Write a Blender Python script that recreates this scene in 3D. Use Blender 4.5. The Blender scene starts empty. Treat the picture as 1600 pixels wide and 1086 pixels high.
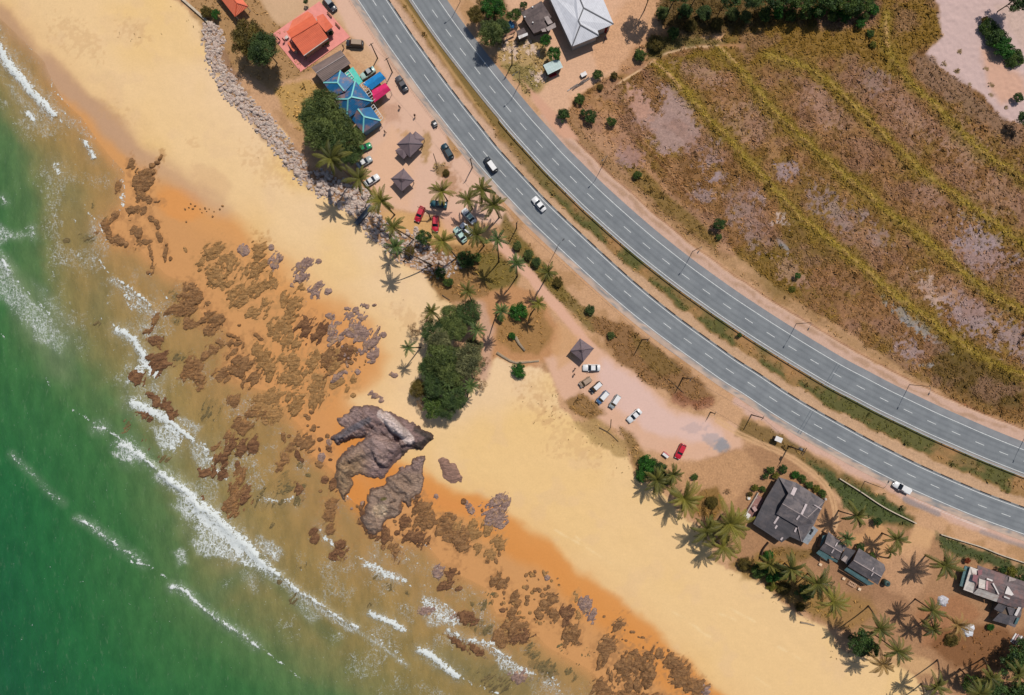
import bpy, math, random
import numpy as np
from mathutils import Vector, Matrix, noise as mnoise
random.seed(7); rng = np.random.default_rng(7)
S = 0.17            # metres per photo pixel on the ground
HC = 150.0          # camera height
K = 1.60            # light level: what a white level surface renders to
scene = bpy.context.scene
COL = scene.collection
R = math.radians

def W(px, py, z=0.0):
    k = S * (HC - z) / HC
    return Vector(((px - 800) * k, (543 - py) * k, z))
def crop(x0, y0, s):
    return lambda pts: [(x0 + p[0] / s, y0 + p[1] / s) + tuple(p[2:]) for p in pts]

# ------------------------------------------------------------------ objects
def tag(o, label=None, cat=None, group=None, kind=None):
    if label: o['label'] = label
    if cat: o['category'] = cat
    if group: o['group'] = group
    if kind: o['kind'] = kind
    return o
def empty(name, loc, rz=0, label=None, cat=None, group=None):
    o = bpy.data.objects.new(name, None); COL.objects.link(o)
    o.empty_display_size = 0.3
    o.location = loc; o.rotation_euler = (0, 0, rz)
    return tag(o, label, cat, group)
def link(name, me, parent=None, loc=None, rz=0):
    o = bpy.data.objects.new(name, me); COL.objects.link(o)
    if parent is not None: o.parent = parent
    if loc is not None: o.location = loc
    if rz: o.rotation_euler = (0, 0, rz)
    return o
def np_mesh(name, V, F, mats=(), smooth=False, mi=None):
    """V (n,3), F (m,k) with k fixed"""
    me = bpy.data.meshes.new(name)
    V = np.asarray(V, np.float32); F = np.asarray(F, np.int32)
    n, k = F.shape
    me.vertices.add(len(V)); me.vertices.foreach_set('co', V.ravel())
    me.loops.add(n * k); me.loops.foreach_set('vertex_index', F.ravel())
    me.polygons.add(n); me.polygons.foreach_set('loop_start', np.arange(0, n * k, k, dtype=np.int32))
    if smooth: me.polygons.foreach_set('use_smooth', np.ones(n, bool))
    for m in mats: me.materials.append(m)
    if mi is not None: me.polygons.foreach_set('material_index', np.asarray(mi, np.int32))
    me.update(calc_edges=True); me.validate()
    return me
def col_attr(me, name, C):
    C = np.asarray(C, np.float32)
    if C.shape[1] == 3: C = np.hstack([C, np.ones((len(C), 1), np.float32)])
    a = me.attributes.new(name, 'FLOAT_COLOR', 'POINT'); a.data.foreach_set('color', C.ravel())
def f_attr(me, name, C):
    a = me.attributes.new(name, 'FLOAT', 'POINT'); a.data.foreach_set('value', np.asarray(C, np.float32).ravel())

class MB:
    def __init__(s): s.v = []; s.f = []; s.m = []
    def face(s, pts, m=0):
        b = len(s.v); s.v += [tuple(p) for p in pts]; s.f.append(tuple(range(b, b + len(pts)))); s.m.append(m)
    def mesh(s, vs, fs, m=0):
        b = len(s.v); s.v += [tuple(p) for p in vs]
        for f in fs: s.f.append(tuple(i + b for i in f)); s.m.append(m)
    def box(s, c, d, rz=0, m=0, taper=1.0):
        cx, cy, cz = c; a, b_, h = d[0] / 2, d[1] / 2, d[2] / 2
        co, si = math.cos(rz), math.sin(rz); vs = []
        for z, t in ((-h, 1.0), (h, taper)):
            for x, y in ((-a, -b_), (a, -b_), (a, b_), (-a, b_)):
                x *= t; y *= t
                vs.append((cx + x * co - y * si, cy + x * si + y * co, cz + z))
        s.mesh(vs, [(3, 2, 1, 0), (4, 5, 6, 7), (0, 1, 5, 4), (1, 2, 6, 5), (2, 3, 7, 6), (3, 0, 4, 7)], m)
    def bar(s, p, q, w, h=None, m=0):
        p = Vector(p); q = Vector(q); d = q - p
        if d.length < 1e-6: return
        h = h or w; d.normalize()
        up = Vector((0, 0, 1)) if abs(d.z) < .9 else Vector((0, 1, 0))
        a = d.cross(up).normalized() * w / 2; b = a.cross(d).normalized() * h / 2
        vs = [p - a - b, p + a - b, p + a + b, p - a + b, q - a - b, q + a - b, q + a + b, q - a + b]
        s.mesh(vs, [(0, 1, 2, 3), (7, 6, 5, 4), (4, 5, 1, 0), (5, 6, 2, 1), (6, 7, 3, 2), (7, 4, 0, 3)], m)
    def tube(s, pts, rad, n=7, m=0, cap=True):
        pts = [Vector(p) for p in pts]; b = len(s.v)
        if not hasattr(rad, '__len__'): rad = [rad] * len(pts)
        for i, p in enumerate(pts):
            d = (pts[min(i + 1, len(pts) - 1)] - pts[max(i - 1, 0)]).normalized()
            up = Vector((0, 0, 1)) if abs(d.z) < .95 else Vector((0, 1, 0))
            a = d.cross(up).normalized(); c = a.cross(d)
            for k in range(n):
                t = 2 * math.pi * k / n
                s.v.append(tuple(p + (a * math.cos(t) + c * math.sin(t)) * rad[i]))
        for i in range(len(pts) - 1):
            for k in range(n):
                s.f.append((b + i * n + k, b + i * n + (k + 1) % n, b + (i + 1) * n + (k + 1) % n, b + (i + 1) * n + k)); s.m.append(m)
        if cap:
            s.f.append(tuple(b + k for k in range(n - 1, -1, -1))); s.m.append(m)
            e = b + (len(pts) - 1) * n
            s.f.append(tuple(e + k for k in range(n))); s.m.append(m)
    def build(s, name, mats, parent=None, smooth=False, loc=None, rz=0):
        me = bpy.data.meshes.new(name); me.from_pydata(s.v, [], s.f)
        if not isinstance(mats, (list, tuple)): mats = [mats]
        for m in mats: me.materials.append(m)
        me.polygons.foreach_set('material_index', s.m)
        if smooth: me.polygons.foreach_set('use_smooth', [True] * len(s.f))
        me.update()
        return link(name, me, parent, loc, rz)

# ------------------------------------------------------------------ colour, noise
def lin(c):
    c = np.asarray(c, float) / 255.0
    return np.where(c <= .04045, c / 12.92, ((c + .055) / 1.055) ** 2.4)
def alb(r, g, b, k=None): return np.minimum(lin((r, g, b)) / (k or K), 0.85)
def _hash(ix, iy, seed):
    h = (ix.astype(np.int64) * 374761393 + iy.astype(np.int64) * 668265263 + seed * 1442695041) & 0xFFFFFFFF
    h = ((h ^ (h >> 13)) * 1274126177) & 0xFFFFFFFF
    return ((h ^ (h >> 16)) & 0xFFFFFF) / float(0xFFFFFF)
def vnoise(x, y, seed=0):
    x = np.asarray(x, float); y = np.asarray(y, float)
    ix = np.floor(x); iy = np.floor(y); fx = x - ix; fy = y - iy
    fx = fx * fx * (3 - 2 * fx); fy = fy * fy * (3 - 2 * fy)
    a = _hash(ix, iy, seed); b = _hash(ix + 1, iy, seed); c = _hash(ix, iy + 1, seed); d = _hash(ix + 1, iy + 1, seed)
    return (a * (1 - fx) + b * fx) * (1 - fy) + (c * (1 - fx) + d * fx) * fy
def fbm(x, y, seed=0, o=4):
    s = 0; a = .5; t = 0
    for i in range(o):
        s = s + a * vnoise(x, y, seed + i * 17); t += a; a *= .5; x = x * 2.03 + 11.3; y = y * 2.03 + 5.7
    return s / t
def sstep(a, b, x):
    t = np.clip((x - a) / (b - a), 0, 1); return t * t * (3 - 2 * t)
def seg_dist(X, Y, pts, closed=False):
    d = np.full(X.shape, 1e18); n = len(pts)
    for i in range(n if closed else n - 1):
        x0, y0 = pts[i][:2]; x1, y1 = pts[(i + 1) % n][:2]
        dx, dy = x1 - x0, y1 - y0; L = dx * dx + dy * dy + 1e-9
        t = np.clip(((X - x0) * dx + (Y - y0) * dy) / L, 0, 1)
        d = np.minimum(d, (X - x0 - t * dx) ** 2 + (Y - y0 - t * dy) ** 2)
    return np.sqrt(d)
def poly_sd(X, Y, pts):
    ins = np.zeros(X.shape, bool); n = len(pts)
    for i in range(n):
        x0, y0 = pts[i][:2]; x1, y1 = pts[(i + 1) % n][:2]
        if y0 == y1: continue
        c = ((y0 > Y) != (y1 > Y)) & (X < (x1 - x0) * (Y - y0) / (y1 - y0) + x0)
        ins ^= c
    return np.where(ins, 1, -1) * seg_dist(X, Y, pts, True)

# ------------------------------------------------------------------ materials
MATS = {}
class N:
    def __init__(s, name):
        s.m = bpy.data.materials.new(name); s.m.use_nodes = True; s.t = s.m.node_tree
        s.b = s.t.nodes['Principled BSDF']; s.out = s.t.nodes['Material Output']
    def n(s, typ, **kw):
        nd = s.t.nodes.new(typ)
        for k, v in kw.items():
            if k in nd.inputs.keys() if isinstance(k, str) else False: nd.inputs[k].default_value = v
            else: setattr(nd, k, v)
        return nd
    def l(s, a, b): s.t.links.new(a, b)
    def math(s, op, a, b=None, clamp=False):
        nd = s.t.nodes.new('ShaderNodeMath'); nd.operation = op; nd.use_clamp = clamp
        for i, v in enumerate((a, b)):
            if v is None: continue
            if hasattr(v, 'is_output'): s.l(v, nd.inputs[i])
            else: nd.inputs[i].default_value = v
        return nd.outputs[0]
    def mix(s, f, a, b, blend='MIX'):
        nd = s.t.nodes.new('ShaderNodeMix'); nd.data_type = 'RGBA'; nd.blend_type = blend; nd.clamp_factor = True
        for i, v in ((0, f), (6, a), (7, b)):
            if hasattr(v, 'is_output'): s.l(v, nd.inputs[i])
            elif i == 0: nd.inputs[i].default_value = v
            else: nd.inputs[i].default_value = (*v[:3], 1)
        return nd.outputs[2]
    def ramp(s, x, a, b):
        nd = s.t.nodes.new('ShaderNodeMapRange'); nd.interpolation_type = 'SMOOTHSTEP'
        s.l(x, nd.inputs[0]); nd.inputs[1].default_value = a; nd.inputs[2].default_value = b
        return nd.outputs[0]
    def noise(s, scale, detail=3, vec=None, rough=.55):
        nd = s.t.nodes.new('ShaderNodeTexNoise'); nd.inputs['Scale'].default_value = scale
        nd.inputs['Detail'].default_value = detail; nd.inputs['Roughness'].default_value = rough
        s.l(vec if vec is not None else s.pos(), nd.inputs['Vector']); return nd.outputs['Fac']
    def pos(s):
        if not hasattr(s, '_p'): s._p = s.t.nodes.new('ShaderNodeNewGeometry').outputs['Position']
        return s._p
    def obj(s):
        if not hasattr(s, '_o'): s._o = s.t.nodes.new('ShaderNodeTexCoord').outputs['Object']
        return s._o
    def mapping(s, vec, rot=(0, 0, 0), scale=(1, 1, 1)):
        nd = s.t.nodes.new('ShaderNodeMapping'); nd.inputs['Rotation'].default_value = rot; nd.inputs['Scale'].default_value = scale
        s.l(vec, nd.inputs['Vector']); return nd.outputs[0]
    def bump(s, h, strength=.5, dist=.1):
        nd = s.t.nodes.new('ShaderNodeBump'); nd.inputs['Distance'].default_value = dist
        if hasattr(strength, 'is_output'): s.l(strength, nd.inputs['Strength'])
        else: nd.inputs['Strength'].default_value = strength
        s.l(h, nd.inputs['Height']); s.l(nd.outputs[0], s.b.inputs['Normal'])
    def attr(s, name):
        nd = s.t.nodes.new('ShaderNodeAttribute'); nd.attribute_name = name; return nd

def mat(name, rgb, rough=.6, var=.12, scale=2.0, metal=0, spec=.3, coat=0, stain=None, stain_amt=.0, sscale=.6, k=None, bump=0, lin_=None):
    """plain surface with mottled wear"""
    key = (name,)
    if key in MATS: return MATS[key]
    m = N(name); c = np.array(lin_) if lin_ is not None else alb(*rgb, k)
    n = m.noise(scale, 4, m.obj())
    f = m.ramp(n, .3, .7)
    col = m.mix(f, c * (1 - var), np.minimum(c * (1 + var), .9))
    if stain is not None:
        n2 = m.noise(sscale, 5, m.pos(), .65)
        col = m.mix(m.math('MULTIPLY', m.ramp(n2, .56, .66), stain_amt), col, alb(*stain))
    m.l(col, m.b.inputs['Base Color'])
    m.b.inputs['Roughness'].default_value = rough; m.b.inputs['Metallic'].default_value = metal
    m.b.inputs['Specular IOR Level'].default_value = spec; m.b.inputs['Coat Weight'].default_value = coat
    if bump: m.bump(n, bump, .05)
    MATS[key] = m.m; return m.m

def roof_mat(name, rgb, ang, pitch=.28, stain=(120, 90, 75), samt=.35, var=.1, rough=.55, sheets=True, sscale=.5):
    """corrugated sheet roof; ang = direction of the ridges in the plan (degrees)"""
    m = N(name); c = alb(*rgb)
    v = m.mapping(m.pos(), (0, 0, R(-ang)))
    sep = m.t.nodes.new('ShaderNodeSeparateXYZ'); m.l(v, sep.inputs[0])
    w = m.math('SINE', m.math('MULTIPLY', sep.outputs[1], 2 * math.pi / pitch))
    n1 = m.noise(1.0, 4, m.mapping(v, scale=(.25, 1.6, 1)), .6)
    col = m.mix(m.ramp(n1, .3, .72), c * (1 - var * 1.6), np.minimum(c * (1 + var), .88))
    if sheets:
        vo = m.t.nodes.new('ShaderNodeTexBrick'); vo.inputs['Scale'].default_value = 1; vo.inputs['Mortar Size'].default_value = 0.015
        vo.inputs['Brick Width'].default_value = 2.4; vo.inputs['Row Height'].default_value = .85
        vo.inputs['Color1'].default_value = (.86, .86, .86, 1); vo.inputs['Color2'].default_value = (1.08, 1.06, 1.05, 1); vo.inputs['Mortar'].default_value = (.72, .7, .7, 1)
        m.l(v, vo.inputs['Vector']); col = m.mix(.8, col, vo.outputs[0], 'MULTIPLY')
    if samt:
        n2 = m.noise(sscale, 6, m.pos(), .68)
        col = m.mix(m.math('MULTIPLY', m.ramp(n2, .46, .62), samt), col, alb(*stain))
    m.l(col, m.b.inputs['Base Color']); m.b.inputs['Roughness'].default_value = rough
    m.b.inputs['Specular IOR Level'].default_value = .35
    m.bump(w, .5, .04)
    return m.m

def ground_mat():
    m = N('ground_soil')
    a = m.attr('Col')
    n1 = m.noise(1.9, 4, None, .75); n2 = m.noise(.5, 3, None, .6); n3 = m.noise(5.0, 2, None, .7)
    n = m.math('ADD', m.math('MULTIPLY', n1, .55), m.math('MULTIPLY', n2, .2)); n = m.math('ADD', n, m.math('MULTIPLY', n3, .25))
    d = m.math('MULTIPLY', m.math('SUBTRACT', n, .5), 8.5)
    f = m.math('ADD', 1.0, m.math('MULTIPLY', d, a.outputs['Alpha']))
    f = m.math('MAXIMUM', f, .25); f = m.math('MINIMUM', f, 1.9)
    cmb = m.t.nodes.new('ShaderNodeCombineColor')
    for i in range(3): m.l(f, cmb.inputs[i])
    col = m.mix(1.0, a.outputs['Color'], cmb.outputs[0], 'MULTIPLY')
    m.l(col, m.b.inputs['Base Color'])
    wet = m.attr('Wet')
    m.l(m.math('SUBTRACT', .95, m.math('MULTIPLY', wet.outputs['Fac'], .45)), m.b.inputs['Roughness'])
    m.b.inputs['Specular IOR Level'].default_value = .25
    m.bump(n, m.math('MULTIPLY', a.outputs['Alpha'], 1.6, True), .35)
    return m.m

def rock_mat(name, c1, c2, c3, strat=(0, 1), scale=.9, sand=None):
    m = N(name)
    v = m.mapping(m.pos(), (0, 0, R(-52)), (.42, 2.3 if sand else 1.2, 1))
    n1 = m.noise(scale, 6, v, .7); n2 = m.noise(scale * 3.4, 5, v, .7); n3 = m.noise(.7, 4, None, .6)
    col = m.mix(m.ramp(n1, .36, .64), alb(*c1), alb(*c2))
    col = m.mix(m.ramp(n2, .54, .68), col, alb(*c3))
    col = m.mix(m.math('MULTIPLY', m.ramp(n2, .34, .22), .8), col, np.minimum(alb(*c2) * 1.25, .8))
    if sand is not None: col = m.mix(m.math('MULTIPLY', m.ramp(n3, .5, .68), .7), col, alb(*sand))
    m.l(col, m.b.inputs['Base Color']); m.b.inputs['Roughness'].default_value = .85; m.b.inputs['Specular IOR Level'].default_value = .25
    m.bump(m.math('ADD', n2, m.math('MULTIPLY', n1, .8)), 1.0, .5)
    return m.m

def leaf_mat(name, rgb_dark, rgb_light, trans=.25, rough=.6):
    m = N(name)
    a = m.attr('Col')
    col = m.mix(a.outputs['Fac'], lin(rgb_dark) / K, lin(rgb_light) / K)
    m.l(col, m.b.inputs['Base Color']); m.b.inputs['Roughness'].default_value = rough; m.b.inputs['Specular IOR Level'].default_value = .25
    tr = m.t.nodes.new('ShaderNodeBsdfTranslucent'); m.l(col, tr.inputs['Color'])
    mx = m.t.nodes.new('ShaderNodeMixShader'); mx.inputs[0].default_value = trans
    m.l(m.b.outputs[0], mx.inputs[1]); m.l(tr.outputs[0], mx.inputs[2]); m.l(mx.outputs[0], m.out.inputs['Surface'])
    return m.m
# ================================================================== GROUND, SEA, ROADS
# key curves in photo pixels
SHORE = [(-900, -640), (-60, -20), (0, 29), (45, 72), (66, 93), (77, 120), (98, 157), (125, 182), (150, 218), (172, 246), (193, 268), (194, 320),
         (163, 352), (178, 380), (216, 388), (238, 410), (262, 432), (292, 440), (318, 500), (352, 512), (360, 540), (352, 585), (395, 606), (420, 612), (470, 668), (486, 712),
         (520, 735), (540, 772), (565, 800), (590, 830), (632, 845), (668, 852), (690, 880), (720, 900), (760, 920), (775, 960), (830, 985), (860, 1015), (925, 1050), (960, 1090), (1100, 1240), (1700, 1900)]
SEA = SHORE + [(-9000, 9000), (-9000, -6000)]
GREEN = [(-900, -300), (-60, 120), (0, 195), (40, 260), (60, 330), (70, 420), (75, 520), (120, 560), (150, 600), (200, 650), (232, 715), (268, 790), (286, 850), (300, 905), (345, 955), (420, 1010), (490, 1060), (540, 1100), (800, 1330), (1300, 1900)]
WETL = [(-900, -700), (-40, -20), (20, 22), (75, 85), (150, 150), (200, 200), (250, 255), (320, 290), (392, 345), (440, 392), (490, 432), (548, 470), (585, 505), (615, 555), (600, 600), (560, 635), (640, 712),
        (690, 752), (750, 765), (800, 800), (850, 830), (900, 872), (960, 925), (1020, 975), (1080, 1030), (1140, 1090), (1300, 1250), (2000, 1900)]
WETP = WETL + [(-9000, 9000), (-9000, -6000)]
LANDL = [(200, -800), (265, -10), (300, 22), (328, 38), (352, 110), (395, 160), (440, 205), (470, 262), (500, 290), (545, 322), (590, 372), (618, 408), (660, 428), (690, 462), (715, 490), (700, 560), (690, 640), (706, 645), (752, 590), (770, 560), (800, 565), (860, 585), (872, 632), (915, 672), (975, 705),
         (1000, 750), (1035, 775), (1062, 805), (1100, 840), (1120, 880), (1165, 900), (1215, 930), (1245, 962), (1290, 978), (1316, 1018), (1380, 1035), (1420, 1045), (1440, 1075), (1470, 1100), (1700, 1900)]
LANDP = LANDL + [(9000, 9000), (9000, -6000), (200, -6000)]
LOWER = [(546, -60), (565, -27), (584.3, 3), (602.5, 30.4), (622.8, 60.8), (645, 92), (667, 122.5), (689.6, 153), (713, 183.3), (736.8, 213), (759.7, 242), (785.6, 271), (811.9, 299.3), (838.5, 327.5), (865.8, 354), (894, 380.5), (922.5, 407), (951, 433), (980.5, 459), (1010.7, 484), (1042.5, 509),
         (1074.4, 532.5), (1107.5, 556.2), (1140.3, 579.5), (1174.3, 601), (1208, 623.8), (1243, 645.8), (1278, 666), (1314.5, 686.2), (1349.6, 705.5), (1387.3, 724.8), (1423.8, 743), (1460.9, 759.8), (1498.3, 776), (1534.8, 791), (1571.6, 804.6), (1609, 818), (1647, 831), (1685, 843)]
UPPER = [(624, -61), (643, -33), (661, -6), (679.5, 21.3), (700.8, 51.5), (723.2, 81), (746, 110.4), (769.5, 140), (793.6, 169.2), (817.6, 197.6), (842.8, 225.3), (868.2, 253), (895.7, 280.4), (922.9, 307), (951.6, 333.3), (980.3, 358.7), (1010, 384), (1040.6, 408.5), (1071.4, 432.2), (1103.6, 455.6), (1136, 478.4), (1170, 501),
         (1204, 523), (1238.2, 544.3), (1272.6, 565.2), (1308, 586), (1344.8, 605.3), (1381.2, 624.4), (1418.6, 642.4), (1455.6, 660), (1493.7, 676.8), (1530.8, 693), (1568, 708.2), (1606, 723), (1645, 737), (1685, 751)]
def catmull(P, sub=6):
    P = [np.array(p, float) for p in P]; out = []
    Q = [2 * P[0] - P[1]] + P + [2 * P[-1] - P[-2]]
    for i in range(1, len(Q) - 2):
        for k in range(sub):
            t = k / sub; a, b, c, d = Q[i - 1:i + 3]
            out.append(.5 * ((2 * b) + (c - a) * t + (2 * a - 5 * b + 4 * c - d) * t * t + (3 * b - a - 3 * c + d) * t ** 3))
    out.append(P[-1]); return np.array(out)
def far_ends(P, n=1500):
    P = np.array(P, float); a = P[0] + np.array([-.562, -.827]) * n; b = P[-1] + np.array([.937, .349]) * n
    return np.vstack([a, P, b])
def offset(P, d):      # positive = landward (north-east) side of the road
    T = np.gradient(P, axis=0); T /= np.linalg.norm(T, axis=1)[:, None]
    return P + np.stack([T[:, 1], -T[:, 0]], 1) * d
LO = far_ends(catmull(LOWER)); UP = far_ends(catmull(UPPER))

far = np.array([60., 150, 400, 1200, 4000, 14000])
gx = np.concatenate([-60 - far[::-1], np.arange(-60, 1661, 2.0), 1660 + far])
gy = np.concatenate([-60 - far[::-1], np.arange(-60, 1147, 2.0), 1146 + far])
PX, PY = np.meshgrid(gx, gy)
NB = fbm(PX / 45, PY / 45, 3, 4) - .5; NC = fbm(PX / 12, PY / 12, 5, 3) - .5; ND = fbm(PX / 45 + 40, PY / 45 + 9, 8, 4) - .5
NF = fbm(PX / 4.5, PY / 4.5, 21, 2) - .5
COLR = np.zeros(PX.shape + (3,)); MOT = np.zeros(PX.shape); TUFT = np.zeros(PX.shape); WETM = np.zeros(PX.shape)
def blend(mk, col, mot=None, tuft=None):
    m = mk[..., None]
    COLR[:] = COLR * (1 - m) + alb(*col) * m
    if mot is not None: MOT[:] = MOT * (1 - mk) + mot * mk
    if tuft is not None: TUFT[:] = TUFT * (1 - mk) + tuft * mk
def _box(pts, pad):
    xs = [p[0] for p in pts]; ys = [p[1] for p in pts]
    i0, i1 = np.searchsorted(gx, [min(xs) - pad, max(xs) + pad]); j0, j1 = np.searchsorted(gy, [min(ys) - pad, max(ys) + pad])
    return slice(j0, j1), slice(i0, i1)
def put(sl, mk, col, mot, tuft):
    m = mk[..., None]
    COLR[sl] = COLR[sl] * (1 - m) + alb(*col) * m
    if mot is not None: MOT[sl] = MOT[sl] * (1 - mk) + mot * mk
    if tuft is not None: TUFT[sl] = TUFT[sl] * (1 - mk) + tuft * mk
def poly(pts, col, soft=3, warp=8, brk=4, op=1., mot=None, tuft=None, fine=0):
    sl = _box(pts, 30 + soft + warp + brk)
    sd = poly_sd(PX[sl] + NB[sl] * warp * 2, PY[sl] + ND[sl] * warp * 2, pts) + NC[sl] * brk * 2 + NF[sl] * fine
    put(sl, sstep(-soft, soft, sd) * op, col, mot, tuft)
def blob(cx, cy, rx, ry, ang, col, op=1., brk=.5, mot=None, tuft=None, fine=.8):
    r = max(rx, ry) * 1.6; sl = _box([(cx - r, cy - r), (cx + r, cy + r)], 0)
    a = R(ang); dx = PX[sl] - cx; dy = PY[sl] - cy
    u = (dx * math.cos(a) + dy * math.sin(a)) / rx; v = (-dx * math.sin(a) + dy * math.cos(a)) / ry
    q = 1 - np.sqrt(u * u + v * v) + brk * (NB[sl] * 1.6 + NC[sl]) + fine * NF[sl]
    put(sl, sstep(-.15, .35, q) * op, col, mot, tuft)
def stroke(pts, w, col, soft=1.2, warp=0, brk=0, op=1., mot=None, tuft=None):
    sl = _box(pts, w + 20 + warp)
    sd = w / 2 - seg_dist(PX[sl] + NB[sl] * warp * 2, PY[sl] + ND[sl] * warp * 2, pts) + NC[sl] * brk * 2
    put(sl, sstep(-soft, soft, sd) * op, col, mot, tuft)

sd_sea = poly_sd(PX + NC * 5, PY + NB * 5, SEA)
sd_wet = poly_sd(PX + NB * 30, PY + ND * 30, WETP)
sd_land = poly_sd(PX + NB * 14 + NC * 8, PY + ND * 14 + NC * 6, LANDP)
# beach
blend(np.ones(PX.shape), (242, 206, 162), .055)
g = fbm(PX / 120, PY / 120, 31, 3)
blend(sstep(.45, .75, g) * .8, (240, 198, 128))
blend(sstep(-5, 110, -sd_land) * .5, (241, 200, 136))
blend(sstep(560, 800, PX) * sstep(600, 720, PY) * .7, (241, 200, 140))
g2 = fbm(PX / 30, PY / 30, 41, 4)
blend(sstep(.6, .75, g2) * .25, (228, 190, 150))
blend(sstep(-45, 40, sd_wet) * .55, (228, 178, 118), .03)
blend(sstep(-4, 34, sd_wet), (222, 158, 92), .05)
blend(sstep(15, 80, sd_wet) * .55, (206, 150, 96))
nw = sstep(420, 240, PX) * sstep(330, 200, PY)
blend(sstep(-6, 12, sd_wet) * sstep(46, 26, sd_wet) * nw * .9, (196, 155, 118))
blob(280, 320, 40, 26, 30, (226, 152, 80), .8, .4, fine=.1)
blob(330, 280, 40, 18, 40, (206, 162, 122), .35, .6, fine=.1); stroke([(60, 92), (140, 168), (215, 236), (280, 280), (350, 328)], 26, (200, 158, 124), 14, 6, 4, .6)
se = sstep(640, 720, PX + .2 * PY) * sstep(640, 760, PY)
blend(sstep(-2, 16, sd_wet) * sstep(75, 45, sd_wet) * se * .85, (222, 146, 70))
blend(sstep(-4, 14, sd_wet) * sstep(640, 520, PX) * sstep(380, 470, PX) * sstep(430, 520, PY) * .5, (220, 150, 84))
stroke([(560, 690), (600, 760), (560, 800), (550, 770)], 60, (222, 142, 62), 20, 8, 3, .8)
stroke([(650, 770), (700, 790), (760, 800)], 22, (226, 148, 76), 12, 6, 3, .8)
blend(sstep(-3, 25, sd_sea), (176, 140, 86), .06)
blend(sstep(30, 160, sd_sea), (120, 108, 64), .06)
WETM[:] = np.clip(sstep(0, 30, sd_wet), 0, 1) * .6
# faint drift lines and scuffs on the dry sand
for pts in ([(868, 828), (930, 862)], [(900, 838), (955, 880)], [(1040, 950), (1070, 965)], [(1075, 972), (1110, 995)], [(1140, 952), (1180, 972)], [(1215, 1010), (1250, 1030)], [(1125, 960), (1150, 970)], [(1180, 1060), (1205, 1075)]):
    stroke(pts, 1.6, (250, 218, 165), 1.2, 4, 2, .6)
for cx, cy, r in ((210, 52, 20), (300, 222, 8), (120, 60, 30), (420, 260, 30), (180, 175, 20), (640, 500, 20), (840, 640, 25), (850, 615, 30), (900, 690, 40), (700, 520, 20)):
    blob(cx, cy, r, r * .5, 30, (206, 160, 112), .3, .1, fine=5.0)
# ---- land
L = lambda v: sstep(-3, 4, sd_land + v)
blend(L(NF * 6), (206, 160, 120), .2, .12)
m_ = L(NF * 6)
g3 = fbm(PX / 26, PY / 26, 51, 4)
blend(m_ * sstep(.5, .7, g3) * .55, (168, 126, 80), .2, .3)
# north-west yard
poly([(352, 100), (420, 140), (470, 120), (500, 100), (440, 40), (420, 0), (280, -30), (300, 20), (340, 60)], (168, 130, 84), 5, 10, 6, .8, .18, .35)
poly([(395, -30), (560, -30), (600, 60), (560, 60), (500, 10), (440, 40), (420, 30)], (214, 176, 138), 5, 8, 4, .9, .07, .02)
poly([(430, 140), (470, 125), (500, 130), (520, 160), (500, 200), (470, 200), (440, 170)], (190, 150, 86), 5, 8, 6, .9, .18, .4)
poly([(505, -30), (548, -30), (600, 62), (700, 208), (800, 345), (778, 352), (720, 340), (650, 335), (600, 318), (575, 270), (565, 232), (600, 180), (600, 120), (560, 70), (535, 30)], (226, 184, 158), 4, 6, 3, 1, .05, 0)
poly([(575, 235), (610, 195), (650, 250), (640, 330), (600, 318), (578, 280)], (232, 184, 148), 8, 8, 4, .7)
poly([(540, 78), (566, 62), (592, 95), (575, 112)], (214, 172, 132), 2, 3, 2, .8)
poly([(590, 165), (620, 160), (625, 190), (600, 195)], (196, 150, 122), 6, 6, 6, .7, .12)
poly([(588, 70), (612, 88), (640, 120), (625, 135), (600, 110)], (206, 168, 140), 5, 6, 5, .6, .12)
poly([(555, 340), (600, 330), (660, 338), (700, 345), (745, 350), (775, 372), (765, 395), (700, 390), (640, 385), (600, 375), (580, 352)], (218, 170, 112), 6, 8, 5, .9, .09, .05)
poly([(686, 320), (720, 330), (738, 365), (715, 372), (690, 352)], (226, 176, 150), 6, 6, 3, .7, .05, 0)
blob(640, 215, 26, 10, 30, (196, 150, 96), .7, .4, mot=.15); blob(664, 228, 10, 26, 0, (176, 138, 84), .8, .4, mot=.15)
blob(690, 268, 12, 18, -30, (128, 108, 62), .9, .5, mot=.2, tuft=.6); blob(700, 280, 20, 26, -30, (176, 130, 92), .7, .6, mot=.2, tuft=.3)
poly([(696, 205), (712, 215), (722, 240), (712, 248), (700, 225)], (184, 140, 88), 2, 3, 2, .9, .15, .4)
# drains and paving seams in the service road
for off in (-22.5, -31.5):
    o = offset(LO, off); o = o[(o[:, 1] > -60) & (o[:, 1] < (205 if off > -30 else 280))]
    stroke([tuple(p) for p in o[::3]], 1.0, (150, 120, 104), 1.0, 0, 0, .75)
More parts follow.
